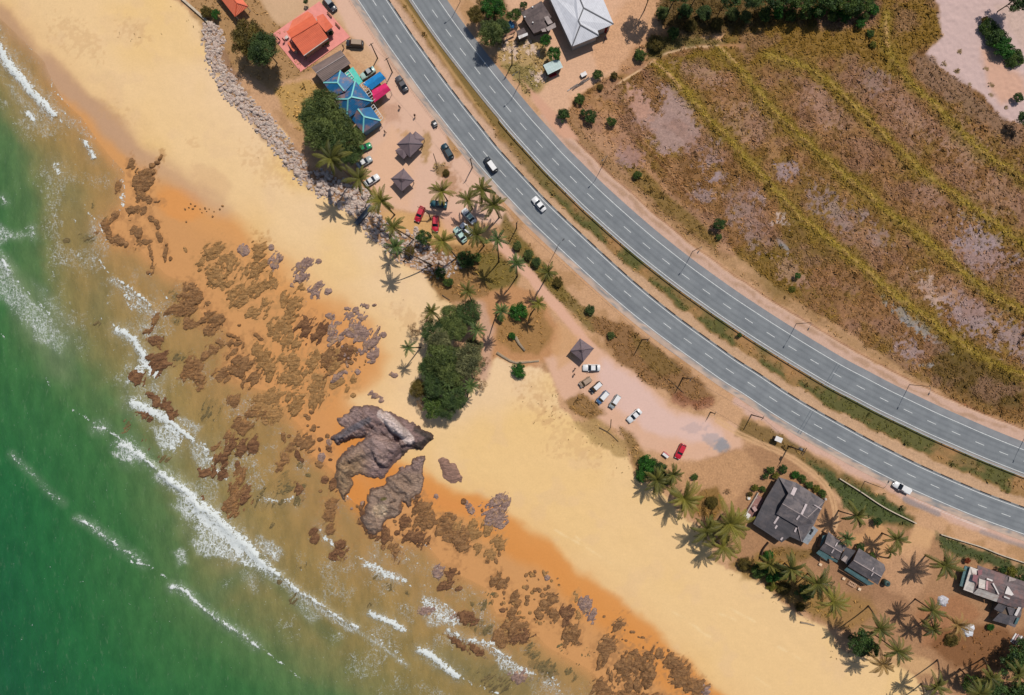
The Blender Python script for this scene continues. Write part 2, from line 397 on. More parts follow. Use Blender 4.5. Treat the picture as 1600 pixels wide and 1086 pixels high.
# palm ground and track
poly([(640, 405), (690, 380), (770, 380), (800, 420), (800, 440), (760, 470), (720, 470), (690, 465), (660, 425)], (150, 112, 66), 5, 8, 6, .9, .2, .4)
poly([(745, 395), (772, 392), (800, 415), (812, 430), (808, 450), (770, 460), (745, 430)], (122, 104, 50), 5, 6, 4, .9, .15, .5)
poly([(790, 335), (812, 372), (860, 425), (905, 470), (940, 505), (925, 520), (880, 475), (845, 440), (815, 410), (795, 385), (780, 362)], (132, 108, 60), 4, 5, 4, .95, .18, .5)
poly([(812, 372), (870, 432), (895, 460), (880, 470), (835, 420), (812, 395)], (128, 106, 52), 4, 4, 3, .8, .12, .5)
poly([(750, 470), (800, 445), (845, 460), (880, 520), (872, 560), (820, 575), (780, 560), (752, 580), (752, 540), (765, 500)], (196, 142, 96), 5, 8, 6, .95, .12, .1)
poly([(782, 500), (850, 480), (862, 520), (840, 556), (800, 552), (778, 530)], (158, 118, 68), 6, 8, 6, .85, .18, .35)
stroke([(752, 480), (768, 520), (760, 560), (756, 590)], 16, (206, 164, 138), 5, 6, 3, .85)
stroke([(775, 375), (800, 402), (830, 432), (858, 465), (885, 498), (912, 530), (935, 556)], 15, (226, 176, 148), 2.5, 3, 2, 1, .05, 0)
stroke([(776, 552), (790, 560), (802, 565), (822, 566), (842, 563)], 2.6, (222, 182, 140), 1.5, 0, 1, .9)
# parking lot
poly([(850, 560), (890, 545), (930, 540), (968, 572), (1012, 600), (1062, 640), (1105, 650), (1160, 668), (1165, 705), (1130, 722), (1060, 715), (1010, 700), (960, 672), (925, 645), (900, 635), (872, 615), (862, 590)], (224, 178, 148), 5, 7, 4, 1, .06, 0)
poly([(940, 560), (1000, 600), (1060, 645), (1110, 655), (1140, 690), (1080, 690), (1010, 670), (960, 635), (930, 590)], (227, 190, 176), 8, 8, 4, .9, .04)
poly([(872, 505), (905, 525), (900, 560), (872, 575), (860, 545)], (214, 164, 116), 6, 6, 4, .7, .08)
poly([(915, 495), (950, 500), (985, 508), (1030, 545), (1062, 572), (1100, 600), (1118, 622), (1090, 634), (1050, 615), (1010, 598), (965, 562), (935, 525)], (142, 104, 66), 4, 6, 5, .95, .2, .5)
poly([(985, 512), (1050, 562), (1062, 580), (1030, 590), (1000, 560)], (128, 100, 54), 4, 5, 4, .8, .16, .5)
stroke([(1060, 620), (1090, 632), (1110, 628)], 14, (150, 96, 72), 4, 6, 6, .7, .3, .5)
poly([(880, 625), (905, 612), (940, 625), (945, 645), (925, 655), (895, 645)], (142, 106, 58), 4, 6, 6, .9, .22, .5)
poly([(900, 660), (930, 650), (975, 690), (985, 715), (955, 712), (925, 690)], (176, 142, 88), 5, 8, 8, .8, .22, .3)
poly([(968, 668), (990, 680), (1010, 712), (1040, 735), (1000, 745), (985, 712)], (140, 108, 60), 5, 6, 5, .85, .18, .5)
blob(1128, 696, 13, 10, 20, (140, 144, 150), .85, .4); blob(1112, 688, 12, 12, 0, (170, 160, 160), .6, .5, fine=1.6); blob(1085, 668, 18, 8, 0, (196, 170, 164), .6, .5, fine=1.4)
# south-east yard
poly([(1040, 730), (1100, 715), (1150, 700), (1200, 690), (1300, 770), (1340, 820), (1440, 830), (1480, 850), (1660, 900), (1660, 1146), (1450, 1070), (1310, 985), (1240, 955), (1170, 895), (1110, 840), (1060, 790)], (174, 130, 93), 6, 8, 5, 1, .24, .08)
poly([(1040, 722), (1110, 712), (1165, 700), (1190, 735), (1150, 790), (1100, 790), (1060, 760)], (204, 156, 112), 6, 8, 5, .7, .26, .12)
poly([(1090, 770), (1120, 760), (1135, 790), (1110, 820), (1085, 800)], (138, 104, 52), 5, 6, 5, .9, .2, .5)
poly([(1200, 850), (1290, 860), (1240, 880), (1200, 870)], (126, 98, 48), 6, 6, 4, .8, .16, .5)
poly([(1145, 880), (1200, 860), (1240, 880), (1290, 920), (1310, 960), (1270, 965), (1200, 920), (1160, 905)], (150, 116, 60), 6, 8, 8, .85, .22, .4)
poly([(1300, 930), (1360, 920), (1370, 960), (1320, 985), (1290, 970)], (156, 118, 66), 6, 8, 6, .8, .18, .3)
poly([(1265, 875), (1340, 930), (1420, 960), (1440, 920), (1400, 870), (1300, 860)], (160, 118, 86), 8, 8, 4, .7, .24, .04)
poly([(1450, 930), (1500, 930), (1530, 960), (1500, 1010), (1440, 1010), (1430, 960)], (166, 112, 74), 8, 8, 5, .7, .22, .06)
poly([(1470, 985), (1560, 975), (1600, 990), (1620, 1040), (1540, 1050), (1480, 1040), (1450, 1010)], (128, 84, 48), 8, 9, 7, .85, .2, .3)
poly([(1370, 1020), (1450, 1030), (1470, 1060), (1420, 1050)], (216, 172, 122), 6, 8, 5, .8, .1)
poly([(1330, 835), (1380, 820), (1400, 850), (1390, 880), (1340, 865)], (210, 158, 108), 6, 6, 4, .85, .12)
poly([(1160, 655), (1205, 668), (1295, 728), (1340, 752), (1430, 810), (1425, 828), (1380, 822), (1330, 800), (1300, 762), (1240, 715), (1185, 690), (1150, 680)], (132, 104, 60), 4, 5, 4, .95, .22, .3)
poly([(1262, 722), (1330, 755), (1420, 805), (1428, 822), (1380, 818), (1330, 800), (1312, 775)], (70, 84, 44), 5, 6, 6, .92, .34, .4, 8)
poly([(1462, 836), (1530, 860), (1660, 905), (1660, 930), (1570, 890), (1500, 868), (1470, 858)], (62, 80, 40), 5, 6, 6, .92, .34, .4, 8)
poly([(1430, 822), (1460, 835), (1450, 855), (1420, 872), (1405, 862), (1420, 840)], (218, 170, 122), 4, 5, 4, .9, .1, 0)
for o_ in (-2.6, 2.6):
    tr = offset(catmull([(1120, 655), (1160, 680), (1210, 703), (1255, 728), (1288, 755), (1303, 785), (1306, 815), (1300, 830)]), o_)
    stroke([tuple(p) for p in tr[::2]], 3.2, (222, 176, 130), 1.5, 2, 1, .9, .08, 0)
# field
FIELD = [(888, 152), (1000, 100), (1060, 78), (1130, 70), (1160, 30), (1380, -60), (1700, -200), (1800, 760), (1620, 672), (1520, 640), (1420, 582), (1340, 528), (1240, 468), (1150, 398), (1080, 335), (1000, 268), (958, 222), (908, 190)]
poly(FIELD, (142, 104, 66), 3, 4, 4, 1, .28, .7)
fm = sstep(-3, 3, poly_sd(PX, PY, FIELD))
gf = fbm(PX / 60, PY / 60, 61, 4); gf2 = fbm(PX / 18, PY / 18, 71, 4)
blend(fm * sstep(.46, .62, gf) * .7, (136, 108, 50)); blend(fm * sstep(.52, .7, gf2) * .4, (116, 78, 46)); blend(fm * sstep(.52, .66, fbm(PX / 22, PY / 22, 81, 4)) * .6, (164, 122, 88)); blend(fm * sstep(.5, .62, fbm(PX / 5, PY / 5, 87, 3)) * .45, (104, 76, 44))
c5 = crop(1000, 0, 2.623); c6 = crop(1000, 300, 2.623); c7 = crop(700, 100, 3.935)
poly(c5([(380, 110), (980, 110), (1000, 0), (1220, 0), (1230, 160), (1120, 240), (1010, 300), (850, 230), (560, 240), (400, 290), (320, 190)]), (132, 102, 42), 8, 10, 6, .85, .24, .8)
poly(c5([(60, 260), (320, 190), (420, 290), (300, 300), (190, 330)]), (128, 104, 40), 5, 6, 5, .9, .2, .8)
poly(c5([(860, 1086), (760, 960), (620, 850), (480, 1086)]), (112, 92, 36), 8, 10, 6, .6)
poly(c6([(380, 260), (480, 200), (700, 330), (760, 480), (560, 420)]), (122, 98, 38), 10, 10, 6, .7)
poly(c6([(1200, 600), (1400, 640), (1574, 760), (1574, 900), (1400, 860), (1200, 760)]), (86, 72, 30), 10, 10, 6, .75)
BARE = {'p': (176, 140, 122), 'l': (158, 138, 142), 'w': (196, 176, 168), 'g': (148, 146, 148), 'b': (140, 100, 72)}
poly(c5([(-30, 370), (10, 380), (60, 470), (100, 440), (90, 350), (130, 360), (220, 440), (250, 540), (200, 620), (100, 630), (40, 540), (-20, 500)]), (166, 138, 132), 5, 6, 9, .9, .28, .2, 26)
poly(c5([(-50, 350), (0, 370), (50, 470), (30, 520), (-30, 460)]), (186, 142, 122), 6, 6, 7, .8, .24, .2, 26)
for x, y, a, b, an, t, op in ((440, 510, 80, 100, 45, 'p', .5), (740, 430, 40, 120, -40, 'p', .75), (1100, 480, 45, 130, -40, 'p', .6), (970, 340, 70, 50, 30, 'l', .5), (605, 700, 50, 34, 0, 'l', .9), (300, 650, 45, 60, 0, 'l', .85), (330, 720, 32, 32, 0, 'l', .9),
                          (800, 870, 50, 130, -40, 'l', .65), (440, 880, 60, 120, -40, 'l', .55), (1400, 1000, 120, 90, 30, 'l', .8), (1340, 610, 60, 110, -40, 'p', .55), (1470, 790, 110, 120, 0, 'p', .45), (572, 908, 36, 30, 0, 'w', .95), (577, 995, 13, 42, -38, 'g', .95),
                          (1185, 790, 40, 70, -30, 'p', .65), (490, 815, 20, 40, -40, 'l', .8), (920, 880, 25, 20, 0, 'l', .7), (960, 970, 60, 40, 30, 'l', .6), (260, 800, 50, 40, 0, 'l', .7), (560, 300, 300, 60, 0, 'b', .3), (250, 300, 90, 25, 20, 'p', .6)):
    x, y = c5([(x, y)])[0]; blob(x, y, a / 2.623, b / 2.623, an, BARE[t], op * .85, .75, .26, .3, 2.6)
for x, y, a, b, an, t, op in ((1130, 545, 120, 26, 38, 'g', .95), (1190, 400, 80, 36, 60, 'w', .75), (1250, 430, 150, 50, 20, 'p', .5), (1350, 510, 100, 60, 20, 'l', .85), (1530, 600, 80, 70, 20, 'l', .75), (1410, 250, 140, 90, 30, 'l', .75), (790, 420, 110, 80, 30, 'b', .6), (1090, 640, 70, 40, 40, 'l', .8), (620, 320, 60, 40, 30, 'p', .6), (1175, 712, 30, 10, 0, 'g', .8), (960, 520, 50, 30, 0, 'b', .5)):
    x, y = c6([(x, y)])[0]; blob(x, y, a / 2.623, b / 2.623, an, BARE[t], op * .88, .7, .26, .3, 2.4)
BUNDS = [c5([(60, 260), (150, 340), (300, 510), (430, 650), (560, 790), (650, 890), (740, 960)]) + c6([(830, 250), (950, 350), (1050, 430), (1200, 540), (1350, 650), (1500, 730), (1700, 820)]),
         c5([(320, 190), (430, 310), (560, 470), (700, 600), (880, 760), (1050, 900), (1200, 1010)]) + c6([(1350, 360), (1500, 460), (1700, 560)]),
         c5([(520, 230), (680, 280), (800, 370), (950, 510), (1080, 640), (1220, 750), (1380, 870), (1574, 1010), (1700, 1100)]),
         c5([(1010, 60), (1010, 200), (1060, 290), (1200, 430), (1330, 560), (1480, 680), (1700, 840)])]
BUNDD = np.full(PX.shape, 1e9)
for i, b in enumerate(BUNDS):
    b = [tuple(p) for p in catmull(b)[::2]]
    stroke(b, 24, (138, 114, 48), 10, 9, 12, .7, .24, .9); stroke([(x + 5, y - 4) for x, y in b], 7, (112, 90, 38), 4, 4, 4, .5)
    stroke(b, 10, (150, 128, 52), 3, 4, 4, .8)
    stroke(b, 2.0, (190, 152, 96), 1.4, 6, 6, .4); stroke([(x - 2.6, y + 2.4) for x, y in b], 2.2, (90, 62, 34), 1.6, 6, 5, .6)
    sl = _box(b, 20); BUNDD[sl] = np.minimum(BUNDD[sl], seg_dist(PX[sl], PY[sl], b))
stroke(c5([(-180, 400), (0, 285), (100, 215), (200, 190), (320, 185), (420, 188)]), 7, (170, 126, 86), 2, 2, 1, .95, .08, 0)
stroke(c5([(-180, 403), (0, 288), (100, 220), (200, 195), (320, 188)]), 2.4, (226, 190, 150), 1.2, 1, 0, .95)
stroke(c5([(60, 255), (120, 310), (170, 370)]), 2.4, (206, 164, 120), 1.4, 1, 1, .9); stroke(c5([(320, 188), (370, 235), (405, 270)]), 2.4, (206, 164, 120), 1.4, 1, 1, .9)
stroke(c5([(1010, 90), (1012, 200)]), 2.5, (200, 160, 110), 1.5, 2, 2, .8)
DITCH = c7([(970, 180), (1050, 310), (1180, 460), (1300, 600), (1420, 740), (1574, 890)]) + [(1105, 335)]
stroke(DITCH, 3.2, (120, 82, 52), 1.5, 2, 1, .9); stroke([(x + 2.2, y - 1.6) for x, y in DITCH], 1.4, (190, 146, 104), 1, 2, 1, .8)
# scrub between upper road and field
poly([(860, 190), (905, 165), (945, 165), (1000, 240), (1060, 310), (1110, 352), (1150, 400), (1130, 405), (1080, 370), (1000, 312), (940, 262), (880, 212)], (178, 134, 100), 4, 6, 5, .9, .24, .4)
poly([(965, 250), (1000, 262), (1090, 340), (1130, 380), (1120, 392), (1060, 345), (1000, 300)], (126, 100, 46), 5, 6, 5, .85, .22, .6)
blob(985, 245, 26, 16, 40, (164, 132, 130), .7, .6, .2, .2, 1.4)
o = offset(UP, 16 + 29); o2 = offset(UP, 16 + 8)
sel = (o[:, 1] > 170) & (o[:, 0] < 1800)
poly([tuple(p) for p in o[sel]] + [tuple(p) for p in o2[sel][::-1]], (210, 172, 150), 2, 4, 4, 1, .12, .06)
stroke([tuple(p) for p in offset(UP, 56)[sel][::3]], 14, (140, 108, 62), 4, 6, 6, .45, .25, .4)
stroke([tuple(p) for p in offset(UP, 36)[sel][::3]], 5, (160, 122, 84), 3, 10, 6, .5, .2)
stroke([tuple(p) for p in offset(UP, 46)[sel][::3]], 1.8, (148, 96, 66), 1.2, 2, 1, .9); stroke([tuple(p) for p in offset(UP, 44)[sel][::3]], 1.6, (224, 184, 150), 1, 2, 1, .8)
# compound above the road
poly([(735, -60), (1010, -60), (1010, 60), (995, 95), (905, 150), (872, 190), (845, 175), (820, 140), (790, 95), (760, 40)], (222, 176, 142), 4, 7, 5, 1, .16, .06)
poly([(925, 60), (980, 0), (1010, -60), (1040, 40), (1000, 90), (935, 130)], (212, 162, 122), 6, 8, 6, .8, .28, .15)
poly([(775, 65), (850, 60), (862, 100), (850, 140), (825, 152), (800, 120), (782, 95)], (178, 148, 96), 4, 6, 6, .9, .22, .5)
poly([(785, 100), (830, 100), (845, 130), (830, 150), (805, 125)], (136, 122, 72), 4, 6, 6, .75, .22, .7)
for x, y, r in ((798, 78, 13), (832, 78, 10), (842, 122, 12)): blob(x, y, r, r * .8, 20, (224, 196, 178), .8, .6, fine=3.)
poly([(735, -60), (790, -60), (800, 40), (785, 70), (770, 60), (750, 20)], (104, 84, 48), 5, 8, 6, .9, .2, .6)
poly([(1000, 60), (1040, 40), (1060, 70), (1010, 100), (985, 120), (950, 130)], (184, 136, 96), 5, 8, 6, .8, .2, .3)
poly([(1010, 60), (1060, 55), (1150, 62), (1130, 70), (1060, 78), (1010, 95)], (104, 92, 44), 5, 6, 6, .9, .2, .7)
poly([(1010, -60), (1150, -60), (1380, -60), (1372, 10), (1340, 38), (1250, 35), (1180, 45), (1080, 60), (1030, 45)], (96, 76, 40), 6, 10, 8, .95, .24, .8)
poly([(945, 130), (900, 165), (870, 195), (900, 200), (960, 170), (970, 140)], (166, 124, 84), 5, 6, 6, .8, .22, .4)
stroke([(935, 145), (920, 155), (890, 185)], 5, (160, 118, 80), 2, 3, 2, .8)
COLR[:] = COLR * (1 + fm[..., None] * np.array((.09, .06, .0)))
poly([(1395, 862), (1440, 850), (1452, 895), (1425, 945), (1390, 925), (1375, 890)], (206, 158, 118), 8, 8, 5, .65, .24)
poly([(1270, 800), (1300, 812), (1300, 850), (1285, 850)], (214, 164, 120), 5, 5, 4, .6, .16)
blend(fm * sstep(.48, .64, fbm(PX / 34, PY / 34, 93, 4)) * .45 * sstep(7, 20, BUNDD), (156, 116, 98))
stroke([(328, 48), (345, 100), (372, 150), (410, 195), (445, 235), (475, 268)], 24, (146, 110, 84), 5, 5, 5, .85, .3)  # ground darkened under the boulder bank, painted shade for its gaps
stroke([(490, 280), (555, 308), (598, 368), (690, 412)], 30, (146, 110, 84), 6, 6, 5, .8, .3)
# sandy ground, top right
poly(c5([(1220, -160), (1222, 0), (1240, 150), (1170, 230), (1250, 300), (1400, 390), (1480, 480), (1560, 500), (1800, 520), (1800, -160)]), (208, 178, 170), 3, 6, 5, 1, .05, .0)
poly(c5([(1400, 210), (1460, 200), (1520, 280), (1574, 300), (1574, 380), (1480, 420), (1420, 340)]), (216, 166, 136), 8, 8, 4, .8, .05)
poly(c5([(1110, 260), (1180, 230), (1290, 320), (1420, 430), (1560, 540), (1560, 600), (1400, 520), (1280, 420), (1150, 330)]), (140, 108, 84), 5, 8, 9, .8, .34, .5)
poly(c5([(1470, 20), (1800, -60), (1800, 300), (1560, 200)]), (206, 176, 160), 8, 8, 6, .8, .14)
for x, y in ((1308, 212), (1250, 265), (1300, 292), (1350, 345), (1440, 350), (1420, 280), (1500, 440), (1440, 390)):
    x, y = c5([(x, y)])[0]; blob(x, y, 4.5, 3.5, 30, (128, 104, 66), .9, .4, tuft=.8)
# median
dl = seg_dist(PX, PY, [tuple(p) for p in LO[::2]]); du = seg_dist(PX, PY, [tuple(p) for p in UP[::2]])
med_poly = [tuple(p) for p in offset(LO, 15)[::3]] + [tuple(p) for p in offset(UP, -15)[::-3]]
inm = poly_sd(PX, PY, med_poly) > 0
f = dl / (dl + du) + NB * .12 + NC * .1
north = sstep(330, 200, PY)
mm = inm.astype(float)
blend(mm, (160, 122, 76), .2, .3)
blend(mm * sstep(.52, .4, f) * north, (212, 172, 142), .2, .1)
blend(mm * sstep(.5, .58, f) * north * .95, (128, 104, 56), .2, .5)
blend(mm * sstep(.44, .39, f) * (1 - north), (204, 164, 128), .2, .1)
g4 = fbm(PX / 40, PY / 40, 91, 4)
blend(mm * sstep(.41, .47, f) * (1 - north) * sstep(.34, .48, g4) * .95, (92, 92, 48), .2, .4)
blend(mm * sstep(.62, .5, g4) * sstep(.5, .56, f) * (1 - north) * .35, (176, 130, 88), .2, .3)
stroke([(612, -30), (629, 0), (668, 55), (705, 110), (745, 165), (764, 190)], 3.8, (186, 146, 96), 1.1, 0, 0, .95, .04, 0)
# outer shoulders
for off, w, c in ((-24, 9, (214, 160, 118)), (-19, 4, (196, 150, 126))):
    o = offset(LO, off); o = o[(o[:, 1] > 300) & (o[:, 0] < 1750)]
    stroke([tuple(p) for p in o[::3]], w, c, 2.5, 4, 3, .85, .1, .04)
o = offset(LO, -33); o = o[(o[:, 0] > 1150) & (o[:, 0] < 1750)]
stroke([tuple(p) for p in o[::3]], 14, (216, 176, 158), 4, 5, 4, .85, .1, .0)
o = offset(LO, -38); o = o[(o[:, 0] > 1410) & (o[:, 0] < 1475)]; stroke([tuple(p) for p in o[::2]], 9, (150, 138, 136), 2, 2, 1, .8)
o = offset(LO, -38); o = o[(o[:, 0] > 1530) & (o[:, 0] < 1700)]; stroke([tuple(p) for p in o[::2]], 7, (158, 144, 140), 2, 2, 1, .7)
o = offset(LO, -31.5); o = o[(o[:, 0] > 1428) & (o[:, 0] < 1545)]; stroke([tuple(p) for p in o[::2]], 1.4, (232, 214, 204), 1, 0, 1, .8)
o = offset(UP, 24); o = o[(o[:, 1] > -60) & (o[:, 1] < 200)]
stroke([tuple(p) for p in o[::3]], 12, (206, 164, 130), 3, 5, 4, .9, .14, .1)
poly([(815, 125), (850, 160), (880, 185), (905, 220), (880, 215), (850, 185)], (218, 166, 136), 3, 3, 2, 1, .06, 0)

# ---- where the reef rocks lie (centre, half sizes, turn, kind)
g0 = crop(0, 0, 3.935); g1 = crop(0, 276, 3.935); g2_ = crop(0, 552, 3.935); g3_ = crop(0, 810, 3.935)
gC = crop(100, 560, 4.9375); gD = crop(400, 760, 4.9375); gE = crop(640, 760, 4.9375); gF = crop(600, 860, 2.353)
ROCKS = []
def rocks(c, s, L):
    for q in L:
        x, y = c([(q[0], q[1])])[0]; kind = q[-1]; ang = q[4] if len(q) > 5 else 0
        ROCKS.append((x, y, q[2] / s, q[3] / s, ang, kind))
cA = crop(200, 380, 4.9375); cB = crop(380, 440, 4.9375); cE_ = crop(640, 760, 4.9375); cH = crop(380, 640, 6.79)
rocks(cA, 4.9375, [(505, 410, 95, 62, 25, 'B'), (395, 515, 92, 45, -10, 'B'), (485, 315, 28, 20, 'B'), (470, 620, 40, 38, 30, 'B'), (530, 625, 28, 24, 'B'), (655, 580, 82, 48, 15, 'B'), (640, 650, 55, 40, -35, 'B'), (690, 270, 125, 62, 35, 'G'), (555, 150, 45, 26, -30, 'G'), (660, 70, 88, 55, -40, 'G'),
                   (790, 150, 70, 55, 'G'), (1010, 95, 52, 105, 0, 'G'), (875, 50, 48, 40, 40, 'P'), (1125, 150, 36, 66, 10, 'P'), (1170, 110, 24, 40, -30, 'P'), (1105, 35, 20, 20, 'P'), (1345, 170, 70, 38, -48, 'P'), (1345, 262, 62, 40, -30, 'P'), (1440, 345, 66, 30, -40, 'P'), (1440, 405, 62, 34, -35, 'P'), (1475, 145, 28, 16, -40, 'P'), (1265, 325, 20, 20, 'P'),
                   (1030, 350, 100, 42, -25, 'G'), (930, 240, 75, 62, 'G'), (860, 400, 85, 55, -40, 'G'), (820, 470, 40, 20, -20, 'G'), (1270, 490, 52, 125, 22, 'G'), (1190, 450, 26, 66, 15, 'G'), (970, 530, 48, 40, 'G'), (1065, 470, 46, 40, -40, 'G'), (1060, 565, 12, 34, 20, 'G'), (1130, 660, 52, 78, 20, 'G'), (1215, 650, 40, 58, 10, 'G'),
                   (1370, 640, 72, 62, -40, 'R'), (1250, 765, 85, 50, -10, 'G'), (1480, 690, 86, 40, -48, 'R'), (790, 765, 84, 34, 12, 'B'), (710, 780, 40, 34, -35, 'B'), (645, 820, 44, 46, 40, 'B'), (585, 870, 26, 44, 20, 'B'), (805, 842, 52, 24, -35, 'B'), (890, 925, 72, 56, 10, 'B'), (820, 985, 62, 32, 40, 'B'), (720, 1000, 52, 44, 'B'), (870, 1010, 22, 36, 'B'), (755, 1035, 40, 34, 'B'),
                   (1050, 920, 60, 122, -28, 'G'), (1085, 960, 30, 70, -20, 'G'), (975, 1040, 76, 44, -30, 'B'), (460, 960, 40, 92, 25, 'B'), (520, 1010, 50, 80, 0, 'B'), (235, 890, 76, 70, 'R'), (380, 890, 62, 40, 10, 'D'), (195, 755, 45, 34, 20, 'B'), (345, 400, 36, 42, 'D'), (1190, 890, 40, 34, 'G'), (1270, 900, 56, 74, 'G'), (1440, 900, 34, 66, 20, 'G'), (1400, 930, 22, 40, 'G'), (1270, 1030, 90, 44, -20, 'G'), (1545, 930, 42, 96, 15, 'B'), (1565, 720, 26, 66, 10, 'P'), (205, 590, 20, 56, 25, 'B'), (140, 680, 44, 18, -20, 'B'), (1546, 370, 24, 18, 'P'), (1565, 570, 26, 20, 'P'), (285, 60, 12, 40, 10, 'B'), (320, 120, 8, 16, 'B'), (440, 50, 20, 10, 60, 'G'), (790, 712, 60, 12, 25, 'B'), (1000, 720, 40, 12, 40, 'B'), (855, 632, 14, 10, 'B'), (1100, 250, 12, 32, 15, 'G')])
rocks(cB, 4.9375, [(680, 270, 26, 20, 'P'), (708, 345, 32, 58, 20, 'P'), (735, 430, 92, 26, -36, 'P'), (890, 390, 72, 62, 20, 'P'), (905, 265, 44, 34, 40, 'P'), (860, 215, 30, 14, 'P'), (820, 260, 40, 30, 'P'), (940, 188, 40, 24, 10, 'P'), (1015, 180, 20, 11, -20, 'P'), (985, 475, 96, 38, -45, 'P'), (1085, 410, 18, 16, 'P'), (1000, 575, 40, 50, 20, 'P'), (990, 622, 34, 13, -10, 'P'), (800, 530, 56, 50, 40, 'R'), (770, 580, 40, 40, 'R'), (690, 560, 60, 42, 20, 'G'), (695, 640, 78, 50, 10, 'G'),
                   (740, 730, 76, 36, -30, 'P'), (715, 790, 56, 34, -25, 'G'), (885, 700, 24, 20, 20, 'P'), (590, 780, 52, 56, 'G'), (540, 830, 34, 30, 'G'), (570, 910, 80, 38, -38, 'G'), (800, 838, 17, 30, 15, 'G'), (850, 880, 16, 14, 'G'), (545, 600, 36, 58, 20, 'G'), (655, 75, 26, 22, 'P'), (1030, 890, 46, 22, 30, 'P'), (860, 760, 26, 40, 'G'), (245, 880, 58, 70, 10, 'G'), (165, 900, 64, 46, -25, 'G'), (130, 1005, 96, 54, 15, 'G'), (245, 1030, 52, 56, 'G'), (415, 920, 44, 96, 28, 'G'), (340, 890, 22, 58, 15, 'G'), (400, 760, 78, 48, 'G'), (1150, 715, 30, 16, 20, 'P'), (800, 205, 18, 11, 'P')])
rocks(gC, 4.9375, [(700, 50, 44, 70, 'R'), (545, 150, 54, 42, 10, 'R'), (655, 285, 44, 18, 38, 'R'), (770, 375, 96, 38, 38, 'R'), (610, 430, 56, 34, 40, 'R'), (950, 70, 34, 74, 15, 'B'), (1010, 140, 50, 52, 'B'), (1130, 410, 64, 86, 10, 'D'), (1060, 430, 30, 50, 'D'), (1300, 330, 40, 36, 'B'), (1360, 515, 62, 70, 'B'), (1480, 425, 82, 44, 10, 'B'), (1260, 590, 24, 40, 20, 'B'),
                   (1235, 740, 46, 112, 32, 'R'), (1365, 690, 38, 62, 10, 'R'), (1455, 690, 36, 66, 'R'), (1290, 680, 50, 30, -20, 'R'), (1350, 900, 40, 56, 15, 'B'), (1080, 885, 36, 28, 'R'), (1148, 890, 26, 34, 'R'), (1215, 890, 40, 38, 'R'), (470, 525, 56, 56, 'D'), (600, 625, 40, 30, 'D'), (755, 775, 60, 42, 'D'), (675, 720, 40, 36, 'D'), (1155, 695, 44, 24, -30, 'B'), (1180, 780, 30, 30, 'B'), (1330, 820, 14, 22, 'R')])
rocks(g2_, 3.935, [(1445, 850, 66, 60, 'B'), (1420, 950, 56, 66, 'B'), (1480, 760, 30, 50, 'B'), (1235, 900, 24, 18, 'R'), (1265, 955, 10, 20, 'B')])
rocks(cH, 6.79, [(410, 540, 46, 100, 32, 'B'), (430, 480, 40, 44, 'B'), (500, 400, 56, 44, 35, 'B'), (580, 345, 44, 70, -5, 'B'), (680, 345, 56, 88, 10, 'B'), (420, 310, 20, 58, -12, 'B'), (415, 265, 22, 18, 'B'), (480, 285, 24, 20, 'B'), (585, 505, 22, 62, -32, 'R'), (590, 585, 34, 34, 'D'), (830, 510, 36, 34, 'P'), (790, 580, 42, 34, 30, 'B'), (905, 345, 34, 36, 'P'), (890, 280, 20, 20, 'B'), (815, 318, 26, 20, 'R'), (905, 420, 22, 34, -30, 'R'), (805, 425, 10, 18, -20, 'R'), (920, 535, 18, 12, 'R'),
                 (680, 170, 16, 14, 'B'), (745, 195, 18, 30, 'B'), (715, 215, 16, 14, 'B'), (795, 185, 18, 10, 'B'), (655, 60, 20, 16, 'B'), (685, 88, 18, 16, 'B'), (725, 25, 26, 20, 'B'), (400, 830, 82, 120, 10, 'D'), (300, 880, 70, 90, 'D'), (200, 860, 36, 60, 20, 'D'), (590, 880, 52, 76, -15, 'R'), (550, 975, 46, 60, 'D'), (640, 815, 26, 26, 'D'), (260, 1010, 70, 50, 'D'), (390, 990, 50, 40, 'D'), (130, 1010, 36, 80, 22, 'D'), (950, 800, 40, 60, 'R'), (860, 750, 36, 28, 35, 'R'), (812, 870, 18, 14, 'B'), (1060, 860, 36, 50, 'B'), (20, 900, 40, 80, 15, 'R'), (680, 700, 28, 22, 'D'), (930, 1000, 56, 50, 'B'), (230, 130, 26, 30, 'G'), (20, 150, 40, 50, 'D')])
rocks(gD, 4.9375, [(120, 305, 40, 28, 'D'), (575, 150, 50, 44, 'B'), (560, 230, 44, 56, 15, 'B'), (565, 320, 36, 40, 'B'), (452, 350, 30, 50, 15, 'R'), (445, 415, 36, 30, 'R'), (655, 462, 46, 34, 40, 'R'), (605, 545, 34, 62, -38, 'R'), (650, 520, 20, 46, -40, 'R'), (365, 620, 40, 36, 'D'), (285, 885, 34, 46, 'D'), (1078, 510, 36, 66, 12, 'B'), (975, 475, 20, 20, 'B'), (1030, 466, 32, 14, -30, 'B'), (860, 325, 44, 74, -28, 'R'), (1000, 385, 32, 62, -12, 'R'), (1148, 290, 34, 46, 15, 'R'), (1240, 400, 72, 60, 20, 'R'), (1085, 362, 16, 14, 'R'), (1180, 348, 12, 12, 'R'), (1505, 670, 50, 58, 'R'), (1412, 680, 38, 66, 'P'), (1465, 785, 44, 50, 'R'), (935, 715, 34, 22, 'D'), (1020, 775, 36, 30, 'D'), (1160, 830, 16, 26, -30, 'D'), (870, 930, 26, 26, 'D'), (1300, 975, 50, 28, 'P'), (175, 740, 24, 24, 'D'), (820, 205, 24, 22, 'R'), (815, 150, 18, 30, 20, 'R')])
